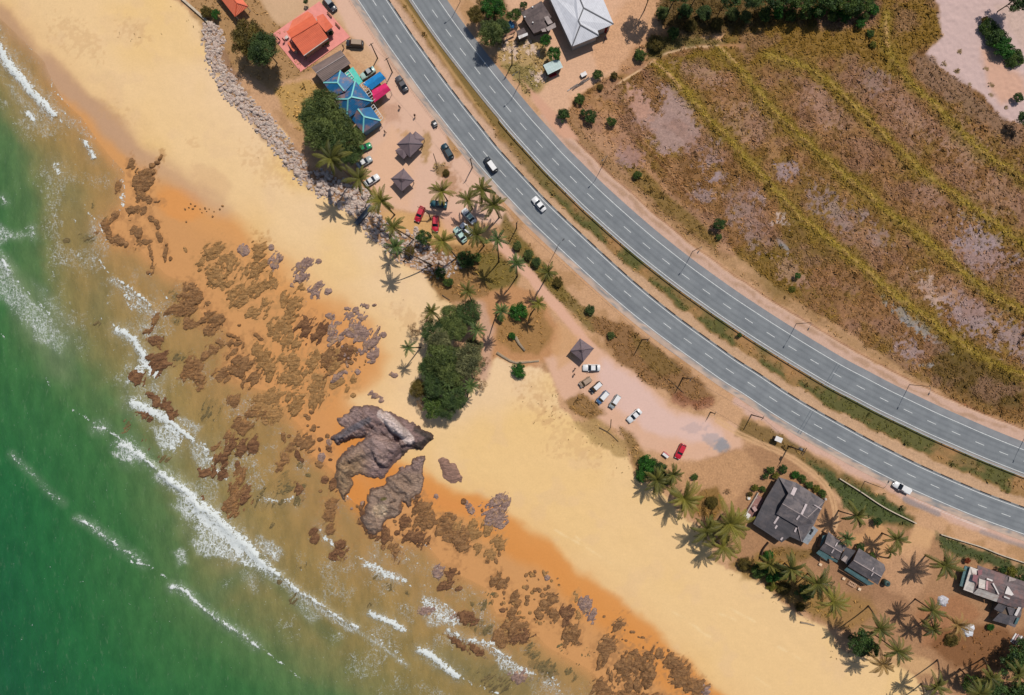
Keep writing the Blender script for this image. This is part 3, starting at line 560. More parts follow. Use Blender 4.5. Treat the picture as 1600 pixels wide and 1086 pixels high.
rocks(cE_, 4.9375, [(105, 195, 68, 72, 'B'), (120, 285, 74, 46, -25, 'B'), (55, 120, 24, 60, 'R'), (275, 320, 60, 58, 'B'), (320, 235, 40, 30, 25, 'B'), (235, 262, 50, 22, -15, 'B'), (385, 290, 34, 46, 'G'), (405, 400, 66, 76, 10, 'B'), (400, 470, 60, 34, 'B'), (485, 330, 48, 56, 'G'), (300, 400, 46, 34, 30, 'B'), (530, 478, 32, 40, -20, 'G'), (645, 210, 66, 96, -10, 'P'), (722, 160, 40, 74, 10, 'P'), (700, 100, 50, 44, 'P'), (690, 290, 48, 36, -20, 'P'), (608, 320, 36, 52, -25, 'G'), (680, 430, 42, 62, 10, 'G'), (620, 525, 30, 40, 20, 'G'), (466, 165, 20, 46, -28, 'P'), (205, 76, 18, 26, -30, 'P'), (415, 115, 17, 18, 'R'), (596, 575, 14, 26, 'B'), (668, 575, 12, 20, -20, 'B'), (692, 525, 12, 20, 'B'),
                    (650, 725, 34, 48, 25, 'B'), (712, 760, 44, 40, 'B'), (692, 680, 16, 30, 10, 'B'), (757, 720, 12, 20, 15, 'B'), (812, 870, 34, 50, 5, 'B'), (785, 985, 36, 62, 'B'), (1085, 890, 50, 58, -10, 'B'), (1045, 930, 30, 40, 'B'), (1000, 990, 22, 44, 'B'), (1110, 990, 32, 48, 'B'), (1355, 925, 40, 52, -20, 'P'), (1415, 985, 22, 50, 22, 'P'), (1290, 860, 18, 34, -15, 'G'), (1300, 1000, 22, 34, 'G'), (1218, 975, 44, 50, 'R'), (1062, 705, 19, 22, 'P'), (600, 920, 60, 60, 'D'), (720, 960, 22, 18, 'R'), (640, 840, 40, 34, 'D'), (130, 960, 46, 34, 'P'), (475, 905, 16, 28, -25, 'D'), (380, 795, 24, 14, -30, 'R'), (340, 1010, 46, 40, 'P'), (450, 1030, 70, 40, 20, 'R'), (910, 880, 14, 16, 'B'), (560, 185, 14, 14, 'R'), (1200, 1060, 40, 26, 'R')])
rocks(gF, 2.353, [(480, 295, 44, 34, 20, 'B'), (500, 320, 36, 24, 'R'), (430, 325, 26, 30, 'B'), (355, 290, 44, 24, 10, 'D'), (270, 345, 52, 12, 38, 'R'), (340, 370, 44, 12, 38, 'R'), (690, 305, 26, 40, 15, 'B'), (745, 205, 18, 24, 'P'), (771, 236, 11, 22, 15, 'P'), (810, 355, 34, 34, 'B'), (800, 405, 22, 24, 'B'), (660, 375, 24, 30, 'D'), (745, 380, 18, 24, 'D'), (716, 346, 12, 8, 'B'), (890, 430, 38, 46, 10, 'B'), (925, 410, 24, 40, 15, 'B'), (970, 440, 22, 64, 8, 'B'), (860, 275, 16, 30, 15, 'B'), (1060, 415, 26, 30, -20, 'B'), (1085, 460, 30, 44, -30, 'B'), (1100, 440, 22, 26, 'B'), (1150, 510, 30, 30, 'B'), (800, 515, 34, 34, 'B'), (835, 470, 8, 28, -15, 'B'), (700, 470, 14, 22, 'D'), (715, 422, 14, 10, 'D'), (680, 450, 16, 14, 'D'), (950, 320, 10, 6, 'B'), (910, 300, 8, 6, 'B'), (1010, 380, 14, 18, 'B'), (400, 490, 56, 40, 'D'), (590, 440, 46, 34, 20, 'D'), (545, 380, 30, 24, 'D'), (500, 470, 34, 22, 'P'), (930, 490, 14, 30, 'B'), (900, 500, 12, 26, 'B'), (1180, 520, 16, 22, 'P'), (890, 540, 60, 20, 'B'), (1000, 540, 30, 14, 'B')])
rocks(g1, 3.935, [(845, 60, 30, 66, -20, 'B'), (905, 40, 28, 72, 25, 'B'), (870, 10, 40, 30, 'B'), (880, 130, 36, 30, 30, 'B'), (965, 155, 26, 14, 'B'), (920, 150, 20, 16, 'B'), (815, 210, 50, 20, 'B'), (875, 205, 32, 26, 'B'), (702, 232, 22, 30, 'B'), (655, 330, 22, 52, -15, 'B'), (680, 270, 28, 14, -40, 'B'), (760, 410, 46, 22, 25, 'B'), (715, 390, 30, 24, 'B'), (835, 340, 26, 32, -35, 'B'), (850, 400, 24, 24, 'B'), (930, 260, 26, 14, 35, 'B'), (965, 300, 12, 30, -12, 'B'), (976, 370, 15, 34, -10, 'B'), (890, 400, 30, 16, 'B'), (640, 260, 34, 18, -50, 'D'), (540, 375, 48, 24, -20, 'D'), (590, 340, 22, 18, 'B'), (480, 360, 14, 22, 'D'), (920, 470, 10, 36, -8, 'B'), (930, 562, 14, 32, 15, 'B'), (905, 590, 10, 10, 'B'), (1013, 462, 14, 38, 10, 'B'), (1045, 504, 8, 14, 'B'), (945, 870, 18, 34, 20, 'B'), (905, 950, 26, 18, -30, 'R'), (945, 1005, 34, 26, 'R'), (600, 910, 46, 20, 'D'), (1080, 890, 26, 28, 'D'), (560, 170, 9, 22, 10, 'D'), (790, 268, 20, 10, 'B'), (720, 60, 14, 34, 15, 'B'), (400, 390, 18, 14, 'D')])
rocks(g0, 3.935, [(800, 1010, 20, 36, 20, 'B'), (880, 1060, 44, 26, -20, 'B'), (925, 1070, 20, 20, 'B'), (935, 1015, 18, 14, 'B'), (985, 970, 10, 30, 20, 'B'), (965, 1000, 14, 10, 'B')])

# weedy stained sand round the ledges
for x, y, rx, ry, ang, kind in ROCKS:
    if max(rx, ry) > 5 and kind in 'BGR': blob(x, y, rx * 1.45 + 2, ry * 1.45 + 2, ang, (180, 128, 78) if kind != 'G' else (194, 142, 86), .5, .5, mot=.16, fine=2.2)
# heights
sd_s0 = poly_sd(PX, PY, SEA)
GZ = np.where(sd_s0 > 0, -.5 - np.minimum(sd_s0 * .006, 3.0), np.minimum(-.5 - sd_s0 * S * .035, 0))
GZ = np.where(sd_land > 0, np.maximum(GZ, np.minimum(0, GZ + sd_land * .02)), GZ)
GZ += np.where(sd_wet < 0, (fbm(PX / 22, PY / 22, 101, 3) - .5) * .16 * sstep(2, 30, -sd_s0) * sstep(5, -10, sd_land), 0)
GZ += fm * ((fbm(PX / 5, PY / 5, 111, 3) - .5) * .35) + .3 * np.exp(-(BUNDD / 8) ** 2)
road_clear = np.minimum(dl, du)
GZ += mm * .12 * sstep(20, 26, dl) * sstep(22, 28, du)
GZ = np.where(road_clear < 34, np.minimum(GZ, .02 + .1 * sstep(30, 34, road_clear)), GZ)
def gz(px, py):
    i = np.clip(np.searchsorted(gx, px), 0, len(gx) - 1); j = np.clip(np.searchsorted(gy, py), 0, len(gy) - 1)
    return float(GZ[j, i])
def grid_faces(ny, nx):
    i = np.arange(ny - 1)[:, None] * nx + np.arange(nx - 1)[None, :]
    return np.stack([i + nx, i + nx + 1, i + 1, i], -1).reshape(-1, 4)
V = np.stack([(PX - 800) * S, (543 - PY) * S, GZ], -1).reshape(-1, 3)
me = np_mesh('ground', V, grid_faces(*PX.shape), [ground_mat()], True)
col_attr(me, 'Col', np.concatenate([COLR, MOT[..., None]], -1).reshape(-1, 4)); f_attr(me, 'Wet', WETM)
tag(link('ground', me), kind='structure', label='sandy beach, soil and dry fields around the coast road')

# ------------------------------------------------------------------ sea
wx = np.concatenate([-60 - far[::-1], np.arange(-60, 1021, 2.0), 1020 + far[:3]]); wy = np.concatenate([-60 - far[::-1], np.arange(-60, 1147, 2.0), 1146 + far])
QX, QY = np.meshgrid(wx, wy)
qn = fbm(QX / 40, QY / 40, 131, 4) - .5; qm = fbm(QX / 14, QY / 14, 137, 3) - .5; qn2 = fbm(QX / 90, QY / 50, 139, 4) - .5; qs = fbm(QX / 7, QY / 7, 143, 2)
sdA = poly_sd(QX, QY, SEA)
dB = poly_sd(QX + qn * 50, QY + qn2 * 50, GREEN + [(-9000, 9000), (-9000, -5000)])
dA = np.maximum(sdA, 0)
t = np.where(dB < 0, dA / (dA - dB + 1e-6), 1 + dB / 260.0) + qn * .16 + qm * .05
t = np.where(sdA < 0, 0, np.maximum(t, 0))
st = np.array([0, .2, .45, .7, .9, 1.05, 1.3, 1.75, 2.2, 9])
sc = np.array([(210, 164, 102), (204, 162, 100), (184, 154, 94), (160, 143, 88), (130, 134, 84), (94, 124, 74), (64, 114, 62), (42, 106, 57), (30, 93, 54), (21, 80, 55)], float)
al = np.array([.12, .46, .64, .74, .84, .92, .96, .98, 1, 1.])
SC = np.stack([np.interp(t, st, lin(sc)[:, k]) for k in range(3)], -1) / K
cx_, cy_ = QX, QY
# grey-green churned bands
def wblend(mk, c): SC[:] = SC * (1 - mk[..., None]) + (lin(c) / K) * mk[..., None]
band = sstep(40, 0, seg_dist(QX + qn * 30, QY + qn2 * 30, [(0, 430), (60, 480), (110, 540), (90, 580), (40, 500)]))
wblend(band * .55, (124, 138, 100))
wblend(sstep(34, 0, seg_dist(QX + qn * 30, QY, [(110, 300), (130, 370), (160, 440), (150, 490)])) * .45, (126, 132, 92))
wblend(sstep(26, 0, seg_dist(QX, QY + qn * 20, [(330, 930), (400, 880), (470, 950), (520, 1000)])) * .5, (104, 128, 84))
wblend(sstep(40, 5, seg_dist(QX, QY, [(700, 1030), (820, 1075)])) * .4, (116, 134, 92))
AL = np.interp(t, st, al) * sstep(-7, 3, sdA + qm * 8)
FO = np.zeros(QX.shape); ZD = np.zeros(QX.shape); LA = np.zeros(QX.shape)
def wbox(pts, pad):
    xs = [p[0] for p in pts]; ys = [p[1] for p in pts]
    i0, i1 = np.searchsorted(wx, [min(xs) - pad, max(xs) + pad]); j0, j1 = np.searchsorted(wy, [min(ys) - pad, max(ys) + pad]); return slice(j0, j1), slice(i0, i1)
def wave(c, pts, w, op=1., trail=0, z=0.):
    pts = c(pts) if c else pts
    sl = wbox(pts, w + 30 + trail * 1.5); X = QX[sl]; Y = QY[sl]
    d = seg_dist(X + qm[sl] * 4, Y + qn[sl] * 8, pts)
    FO[sl] = np.maximum(FO[sl], np.clip(1.18 - d / (w * .85 + .9), 0, 1) * op * (1 if w > 6.5 else np.clip(.78 + (qs[sl] - .5) * 2.0, .25, 1)))
    if w > 3.4: LA[sl] = np.maximum(LA[sl], np.clip(1.15 - d / (w * 2.3 + 3), 0, 1) * .45 * op)
    if trail:      # lace left behind on the seaward side
        d2 = seg_dist(X + trail * .55, Y - trail * .45, pts)
        LA[sl] = np.maximum(LA[sl], np.clip(1.1 - d2 / trail, 0, 1) * .8 * op)
    if z: ZD[sl] = np.maximum(ZD[sl], z * np.exp(-(d / (w * .7 + 1.5)) ** 2))
def lace(c, pts, op=.7, soft=7):
    pts = c(pts) if c else pts
    sl = wbox(pts, 30); sd = poly_sd(QX[sl] + qn[sl] * 16, QY[sl] + qm[sl] * 12, pts)
    LA[sl] = np.maximum(LA[sl], sstep(-soft, soft, sd) * op)
wave(g0, [(-90, 150), (0, 300), (40, 380), (110, 450), (180, 540)], 11, 1, 9, .5); wave(g0, [(180, 540), (240, 610), (290, 665), (330, 712)], 9, 1, 8, .5)
wave(g0, [(160, 690), (195, 735)], 8, .95); wave(g0, [(515, 862), (550, 905), (572, 962)], 5.5, 1, 5, .3); wave(g0, [(335, 1010), (360, 1050)], 9, .7, 6)
wave(g0, [(-100, 30), (0, 120), (60, 160), (130, 230), (180, 300), (260, 360), (305, 470), (310, 540), (380, 620), (480, 700), (580, 840), (640, 890), (690, 980)], 1.2, .75)
wave(g0, [(600, 805), (670, 850), (740, 920), (770, 1000)], 1.2, .7); wave(g0, [(340, 730), (430, 790), (480, 850), (520, 860)], 2.2, .8)
wave(g0, [(60, 620), (110, 650), (160, 690)], 1.4, .6); wave(g0, [(180, 470), (230, 490)], 1.2, .6)
lace(g0, [(-60, 180), (60, 300), (200, 480), (330, 620), (480, 720), (580, 840), (560, 880), (420, 780), (330, 700), (200, 540), (60, 400), (-60, 280)], .5)
lace(g0, [(0, 480), (120, 560), (300, 740), (360, 790), (240, 780), (60, 620)], .45); lace(g0, [(600, 810), (700, 860), (780, 1010), (760, 1086), (700, 1086), (640, 900)], .4)
wave(g1, [(755, 10), (745, 110), (742, 195)], 9, .62, 0); wave(g1, [(490, 130), (540, 220), (600, 290), (640, 390), (700, 420)], 2.2, .7); lace(g1, [(540, 240), (620, 300), (610, 390), (520, 400)], .55)
wave(g1, [(460, 480), (500, 545)], 1.4, .6); wave(g1, [(480, 400), (490, 430)], 2, .7); wave(g1, [(450, 220), (460, 270)], 1.6, .6)
wave(g1, [(580, 490), (650, 580), (700, 620)], 3, .75); wave(g1, [(700, 622), (790, 680), (870, 740), (930, 800), (962, 845)], 3.2, .95, 9, .25); lace(g1, [(730, 660), (800, 690), (880, 760), (940, 830), (860, 860), (790, 800)], .75)
wave(g1, [(-60, 420), (0, 500), (60, 580)], 4.5, .9, 10, .3); wave(g1, [(60, 580), (120, 670), (200, 760), (320, 870)], 2.2, .7, 9)
lace(g1, [(-60, 540), (60, 600), (200, 770), (330, 880), (430, 1000), (360, 1090), (200, 1000), (100, 850), (-60, 700)], .5, 12)
lace(g1, [(-60, 260), (60, 330), (200, 350), (180, 380), (60, 380), (-60, 460)], .5); lace(g1, [(200, 640), (330, 740), (480, 930), (430, 960), (300, 840)], .35, 10)
wave(g1, [(185, 320), (195, 368)], 4, .8); wave(g1, [(5, 130), (20, 150)], 4, .7)
wave(g1, [(715, 938), (770, 970), (820, 1010), (855, 1055), (880, 1090)], 8, 1, 7, .3); wave(g1, [(680, 890), (715, 935)], 2.5, .8)
wave(g1, [(845, 545), (900, 590), (960, 660), (1020, 750)], 1.6, .8); wave(g1, [(870, 430), (920, 470), (960, 530), (1040, 600)], 1.2, .7); wave(g1, [(1070, 510), (1120, 580), (1170, 640)], 1.4, .75)
lace(g1, [(1070, 510), (1170, 640), (1150, 660), (1020, 520)], .4); lace(g1, [(760, 540), (900, 580), (1020, 760), (960, 780), (880, 620)], .3); lace(g1, [(850, 900), (960, 880), (980, 980), (880, 1010)], .6)
wave(g1, [(0, 970), (40, 1010)], 1.6, .6); wave(g1, [(280, 500), (300, 560), (320, 600)], 1.2, .55); wave(g1, [(590, 850), (650, 900)], 1.2, .6)
wave(gC, [(600, 10), (640, 70), (700, 110)], 12, 1); wave(gC, [(560, 60), (530, 140), (490, 185)], 7, .8); wave(gC, [(640, 100), (700, 150), (735, 170)], 6, .85)
wave(gC, [(530, 340), (620, 385), (700, 430), (790, 470)], 11, 1, 8, .35); wave(gC, [(790, 470), (860, 520), (920, 570), (985, 625)], 7, 1, 0, .3)
lace(gC, [(690, 540), (780, 480), (900, 560), (880, 640), (830, 710), (740, 720), (700, 620)], .95); lace(gC, [(840, 450), (1060, 520), (1010, 600), (900, 530)], .75); lace(gC, [(480, 250), (640, 280), (560, 420), (480, 380)], .5)
wave(gC, [(1030, 655), (1090, 710), (1120, 755), (1150, 830)], 6, .9); lace(gC, [(960, 620), (1060, 660), (1130, 770), (1140, 850), (1030, 860), (960, 760)], .7)
wave(gC, [(1060, 880), (1130, 850), (1200, 880), (1240, 905)], 6, .75); wave(gC, [(1190, 640), (1225, 665)], 5, .6); lace(gC, [(640, 190), (740, 200), (740, 290), (660, 270)], .6)
wave(gC, [(235, 540), (300, 538)], 6, .85); wave(gC, [(320, 560), (380, 590), (425, 625)], 3, .7); wave(gC, [(440, 665), (500, 700), (600, 765)], 9, .95, 9, .3); lace(gC, [(340, 740), (480, 690), (600, 770), (520, 820), (420, 780)], .75)
wave(gC, [(50, 395), (130, 435), (210, 500)], 2, .6)
wave(gC, [(620, 775), (700, 835), (760, 890)], 4.5, 1, 0, .5); wave(gC, [(760, 890), (850, 950), (930, 1010), (1000, 1090)], 9.5, 1, 12, .7)
wave(g2_, [(1160, 890), (1230, 940), (1320, 1000), (1400, 1075), (1450, 1130)], 13, 1, 16, .7); lace(g2_, [(1080, 900), (1200, 920), (1400, 1080), (1380, 1120), (1240, 1060), (1100, 980)], .95)
lace(g2_, [(1040, 930), (1150, 960), (1250, 1080), (1130, 1030)], .7)
wave(g3_, [(1380, 60), (1480, 130), (1580, 220)], 11, 1, 13, .6); lace(g3_, [(1180, 60), (1300, 40), (1420, 160), (1574, 240), (1530, 310), (1380, 250), (1240, 240)], 1.0); lace(g3_, [(1160, 150), (1240, 120), (1260, 240), (1200, 220)], .75)
wave(g2_, [(60, 620), (130, 690), (190, 740), (230, 790), (300, 860), (380, 915)], 3.5, .62); wave(g2_, [(265, 150), (300, 200)], 2, .55); wave(g2_, [(20, 570), (60, 620)], 1.5, .5); wave(g2_, [(460, 1000), (540, 1060)], 3.2, .65)
wave(g3_, [(470, 0), (560, 50), (640, 110)], 4.2, .9, 0, .2); wave(g3_, [(640, 110), (720, 170), (800, 220), (880, 285)], 5, .7, 0, .2); wave(g3_, [(800, 265), (885, 290)], 3, .9); wave(g3_, [(880, 285), (960, 330), (1015, 372)], 3, .6)
wave(g3_, [(1050, 432), (1110, 440), (1200, 510)], 5, .95, 0, .25); wave(g3_, [(1200, 510), (1300, 590), (1400, 660), (1500, 720), (1580, 785)], 4.4, .85, 0, .25); wave(None, [(400, 1008), (432, 1032), (470, 1062)], 3, .6)
lace(g3_, [(1050, 220), (1130, 190), (1140, 270), (1080, 300)], .7); lace(g3_, [(1450, 330), (1574, 300), (1574, 480), (1500, 440)], .4)
wave(gD, [(-10, 525), (90, 620), (200, 700)], 5.5, 1, 12, .4); wave(gD, [(200, 700), (300, 780), (400, 850), (500, 920), (600, 985), (700, 1050), (780, 1090)], 4.2, .95, 10, .3); wave(None, [(557, 980), (600, 1008), (640, 1038)], 2.4, .7, 8)
lace(gD, [(-10, 380), (120, 420), (200, 520), (150, 600), (-10, 500)], .75); lace(gD, [(200, 800), (420, 880), (520, 990), (420, 1080), (300, 960)], .45)
wave(gD, [(470, 300), (520, 380), (600, 460)], 6, .8); wave(gD, [(545, 500), (600, 590), (650, 600), (690, 510)], 2.2, .85); wave(gD, [(690, 512), (780, 550), (860, 590)], 2, .75)
wave(gD, [(850, 600), (950, 640), (1000, 690), (1100, 715), (1145, 735)], 7, .8, 8); wave(gD, [(1145, 735), (1200, 775)], 2, .6); lace(gD, [(820, 580), (960, 620), (1150, 720), (1080, 750), (900, 700)], .7)
wave(gD, [(1300, 455), (1390, 520), (1440, 590)], 1.8, .8); wave(gD, [(1130, 560), (1210, 600), (1340, 608), (1400, 622)], 1.6, .75); wave(gD, [(880, 980), (960, 1020), (1060, 1060), (1120, 1100)], 7, .95, 6, .3)
wave(gD, [(640, 120), (720, 70), (800, 150)], 2.5, .7); lace(gD, [(640, 120), (720, 70), (800, 160), (760, 130)], .6); wave(gD, [(790, 190), (840, 180), (830, 240)], 3, .7); wave(gD, [(60, 95), (160, 110), (250, 100)], 3, .7); wave(gD, [(270, 80), (330, 120), (300, 170)], 4, .6)
wave(gD, [(330, 170), (400, 240), (450, 290)], 1.4, .6)
lace(gE, [(90, 830), (200, 860), (300, 930), (370, 1000), (400, 1090), (130, 1090), (70, 960), (130, 930)], .8); wave(gE, [(200, 865), (300, 930), (370, 1000), (390, 1060)], 2.2, .75); wave(gE, [(190, 610), (240, 690)], 5, .5)
lace(gF, [(140, 160), (200, 190), (262, 232), (275, 275), (240, 290), (170, 240), (135, 210)], .85); wave(gF, [(240, 295), (310, 330), (360, 335), (410, 370), (460, 395)], 5.5, .95, 8, .3); lace(gF, [(400, 380), (470, 400), (560, 450), (540, 480), (430, 450)], .85)
wave(gF, [(130, 365), (180, 390), (230, 430), (272, 462)], 7, 1, 7, .35); wave(gF, [(275, 465), (340, 500), (420, 530)], 3, .8); wave(gF, [(-5, 258), (40, 272), (78, 298)], 4, .85); wave(gF, [(0, 375), (60, 410), (90, 425)], 2, .6)
wave(gF, [(600, 455), (640, 490), (650, 540)], 5, .8); lace(gF, [(560, 430), (640, 480), (660, 560), (600, 520)], .6); lace(gF, [(130, 400), (230, 440), (170, 450)], .5)
wave(None, [(318, 812), (345, 832), (375, 858)], 20, .9); wave(None, [(336, 806), (360, 834), (392, 866), (412, 884)], 14, 1); wave(None, [(300, 795), (322, 818)], 12, .8)
wave(None, [(330, 848), (352, 872)], 9, .62); wave(None, [(378, 878), (396, 884)], 8, .62)
wave(None, [(262, 664), (280, 682), (268, 700)], 13, .72); wave(None, [(224, 566), (214, 588)], 10, .8); wave(None, [(196, 690), (214, 708), (200, 716)], 9, .7); wave(None, [(316, 696), (326, 716)], 8, .68); wave(None, [(334, 738), (352, 746)], 8, .66); wave(None, [(190, 455), (206, 482)], 8, .55)
wave(None, [(664, 942), (690, 962), (708, 972)], 10, .62); wave(None, [(592, 888), (612, 900)], 8, .6); wave(None, [(740, 1002), (770, 1006)], 9, .7); wave(None, [(780, 1030), (830, 1054)], 9, .58); wave(None, [(420, 862), (432, 870)], 6, .55); wave(None, [(404, 780), (450, 784)], 5, .6)
wsh = np.clip(LA, 0, 1); wblend(wsh * .34, (196, 200, 180)); AL = np.maximum(AL, wsh * .6)
LA = np.maximum(LA, (.12 + sstep(-.05, .2, qn) * .3) * sstep(-4, 12, sdA) * sstep(1.12, .75, t))  # sparse glints on the shallows, painted through the lace mask
ZW = -.5 + ZD * (1 + qm) + np.minimum(.05, .05) * (qn) * sstep(0, 60, sdA)
V = np.stack([(QX - 800) * S, (543 - QY) * S, ZW], -1).reshape(-1, 3)
F = grid_faces(*QX.shape); ok = (sdA.ravel()[F] > -9).any(1); F = F[ok]
used = np.unique(F); rem = np.full(len(V), -1); rem[used] = np.arange(len(used))
def sea_mat():
    m = N('sea_water')
    a = m.attr('Col'); fo = m.attr('Foam').outputs['Fac']; la = m.attr('LaceGlint').outputs['Fac']
    n1 = m.noise(1.1, 4, None, .7); n2 = m.noise(3.2, 3, None, .6)
    nn = m.math('ADD', m.math('MULTIPLY', n1, .65), m.math('MULTIPLY', n2, .35))
    solid = m.ramp(m.math('ADD', fo, m.math('MULTIPLY', m.math('SUBTRACT', nn, .5), 3.4)), .5, .8)
    wp = m.t.nodes.new('ShaderNodeVectorMath'); wp.operation = 'MULTIPLY_ADD'
    nz = m.t.nodes.new('ShaderNodeTexNoise'); nz.inputs['Scale'].default_value = .5; nz.inputs['Detail'].default_value = 3; m.l(m.pos(), nz.inputs['Vector'])
    m.l(nz.outputs['Color'], wp.inputs[0]); wp.inputs[1].default_value = (2.4, 2.4, 0); m.l(m.mapping(m.pos(), (0, 0, R(40)), (1.0, .55, 1)), wp.inputs[2])
    vo = m.t.nodes.new('ShaderNodeTexVoronoi'); vo.feature = 'DISTANCE_TO_EDGE'; vo.inputs['Scale'].default_value = 1.15; m.l(wp.outputs[0], vo.inputs['Vector'])
    edge = m.ramp(vo.outputs['Distance'], .24, .0)
    thr = m.ramp(m.math('ADD', la, m.math('MULTIPLY', m.math('SUBTRACT', nn, .5), 1.8)), .22, .85)
    lacy = m.math('MULTIPLY', thr, m.math('ADD', m.math('MULTIPLY', edge, .8), m.math('MULTIPLY', m.ramp(n2, .48, .66), .6)))
    foam = m.math('MINIMUM', m.math('ADD', solid, m.math('MULTIPLY', lacy, .95)), 1.0)
    nd = m.noise(.35, 5, m.mapping(m.pos(), (0, 0, R(40)), (1, .4, 1)), .65)
    base = m.mix(1.0, a.outputs['Color'], m.mix(m.ramp(nd, .25, .75), (.8, .83, .83), (1.2, 1.16, 1.15)), 'MULTIPLY')
    wl = m.noise(1.0, 5, m.mapping(m.pos(), (0, 0, R(40)), (1.3, .4, 1)), .7)
    base = m.mix(m.math('MULTIPLY', m.ramp(wl, .56, .74), .2), base, m.mix(.35, a.outputs['Color'], (.5, .5, .38)))  # pale wavelet glints painted into the water colour
    col = m.mix(foam, base, alb(232, 236, 232))
    m.l(col, m.b.inputs['Base Color']); m.l(m.math('ADD', .22, m.math('MULTIPLY', foam, .6)), m.b.inputs['Roughness'])
    m.b.inputs['Specular IOR Level'].default_value = .3
    sw = m.noise(.16, 3, m.mapping(m.pos(), (0, 0, R(40)), (1, .3, 1)), .5)
    rip = m.noise(1.6, 4, m.mapping(m.pos(), (0, 0, R(40)), (1, .45, 1)), .6)
    m.bump(m.math('ADD', m.math('ADD', rip, m.math('MULTIPLY', sw, 4.0)), m.math('MULTIPLY', foam, .7)), .5, .35)
    tr = m.t.nodes.new('ShaderNodeBsdfTransparent'); mx = m.t.nodes.new('ShaderNodeMixShader')
    m.l(m.math('MAXIMUM', a.outputs['Alpha'], m.math('MULTIPLY', foam, .95)), mx.inputs[0]); m.l(tr.outputs[0], mx.inputs[1]); m.l(m.b.outputs[0], mx.inputs[2]); m.l(mx.outputs[0], m.out.inputs['Surface'])
    return m.m
me = np_mesh('sea', V[used], rem[F], [sea_mat()], True)
col_attr(me, 'Col', np.concatenate([SC, AL[..., None]], -1).reshape(-1, 4)[used]); f_attr(me, 'Foam', FO.ravel()[used]); f_attr(me, 'LaceGlint', LA.ravel()[used])
tag(link('sea', me), kind='structure', label='green sea with white surf breaking over the reef')

# ------------------------------------------------------------------ roads
def asphalt():
    m = N('asphalt'); a = m.attr('Col'); n = m.noise(.25, 4, None, .6); n2 = m.noise(9, 2)
    col = m.mix(1, a.outputs['Color'], m.mix(m.ramp(n, .3, .7), (.88, .88, .89), (1.1, 1.09, 1.08)), 'MULTIPLY')
    col = m.mix(1, col, m.mix(n2, (.9, .9, .9), (1.1, 1.1, 1.1)), 'MULTIPLY')
    m.l(col, m.b.inputs['Base Color']); m.b.inputs['Roughness'].default_value = .85; m.b.inputs['Specular IOR Level'].default_value = .3; m.bump(n2, .15, .02); return m.m
ASPH = asphalt()
paint = mat('road_paint', (222, 222, 218), .7, .14, 2.0)
mk = MB()
def strip(P, offs, z, name, colf, m):
    offs = list(offs); L = np.stack([offset(P, o) for o in offs], 1)
    V = np.zeros(L.shape[:2] + (3,)); V[..., 0] = (L[..., 0] - 800) * S; V[..., 1] = (543 - L[..., 1]) * S; V[..., 2] = z
    me = np_mesh(name, V.reshape(-1, 3), grid_faces(*L.shape[:2])[:, ::-1], [m])
    C = np.stack([colf(o, P) for o in offs], 1); col_attr(me, 'Col', C.reshape(-1, 3)); return me
def rcol(lo, hi, base):
    def f(o, P):
        n = fbm(P[:, 0] / 30, P[:, 1] / 30 + o * .2, 151, 3) - .5
        c = np.array(base, float)[None] + n[:, None] * 10
        if lo < o < hi:
            wheel = math.exp(-((abs(o) - 4.8) / 1.5) ** 2) + math.exp(-((abs(o) - 12.6) / 1.5) ** 2); c = c - 9 * wheel + (2 if o > 0 else 0)
        elif o < -20.5: c = c + (np.array((208, 178, 156)) - c) * np.clip((fbm(P[:, 0] / 14, P[:, 1] / 14 + o * .4, 161, 3) - .36 + (-o - 20) * .03) * 3, .1, .9)[:, None]
        else: c = c + np.array((10, 7, 6))
        return lin(c) / K
    return f
tag(link('road', strip(LO, np.concatenate([[-29, -27, -24, -21], np.arange(-19, 20, 1.6), [20.5]]), .035, 'road', rcol(-18.5, 18.5, (131, 135, 138)), ASPH)), kind='structure', label='seaward asphalt carriageway of the coast road')
tag(link('road', strip(UP, np.concatenate([[-21], np.arange(-19.5, 19.5, 1.6), [20, 22, 25, 28]]), .035, 'road', rcol(-19.5, 17.5, (129, 133, 136)), ASPH)), kind='structure', label='landward asphalt carriageway of the coast road')
def line_strip(P, o, w, z=.045):
    a = offset(P, o - w / 2); b = offset(P, o + w / 2)
    for i in range(len(P) - 1):
        mk.face([W(*a[i]) + Vector((0, 0, z)), W(*a[i + 1]) + Vector((0, 0, z)), W(*b[i + 1]) + Vector((0, 0, z)), W(*b[i]) + Vector((0, 0, z))])
line_strip(LO, -18.6, .95); line_strip(LO, 17.6, .95); line_strip(UP, 16.6, .95); line_strip(UP, -17.6, .95)
for pts in (LOWER, UPPER):
    P = np.array(pts, float); T = np.gradient(P, axis=0); T /= np.linalg.norm(T, axis=1)[:, None]
    for p, t_ in zip(P, T):
        n_ = np.array([t_[1], -t_[0]]) * .42; d_ = t_ * 7.4
        mk.face([W(*(p - d_ - n_)) + Vector((0, 0, .046)), W(*(p + d_ - n_)) + Vector((0, 0, .046)), W(*(p + d_ + n_)) + Vector((0, 0, .046)), W(*(p - d_ + n_)) + Vector((0, 0, .046))])
tag(mk.build('road_marking', paint), kind='structure', label='white edge lines and dashes painted on both carriageways')
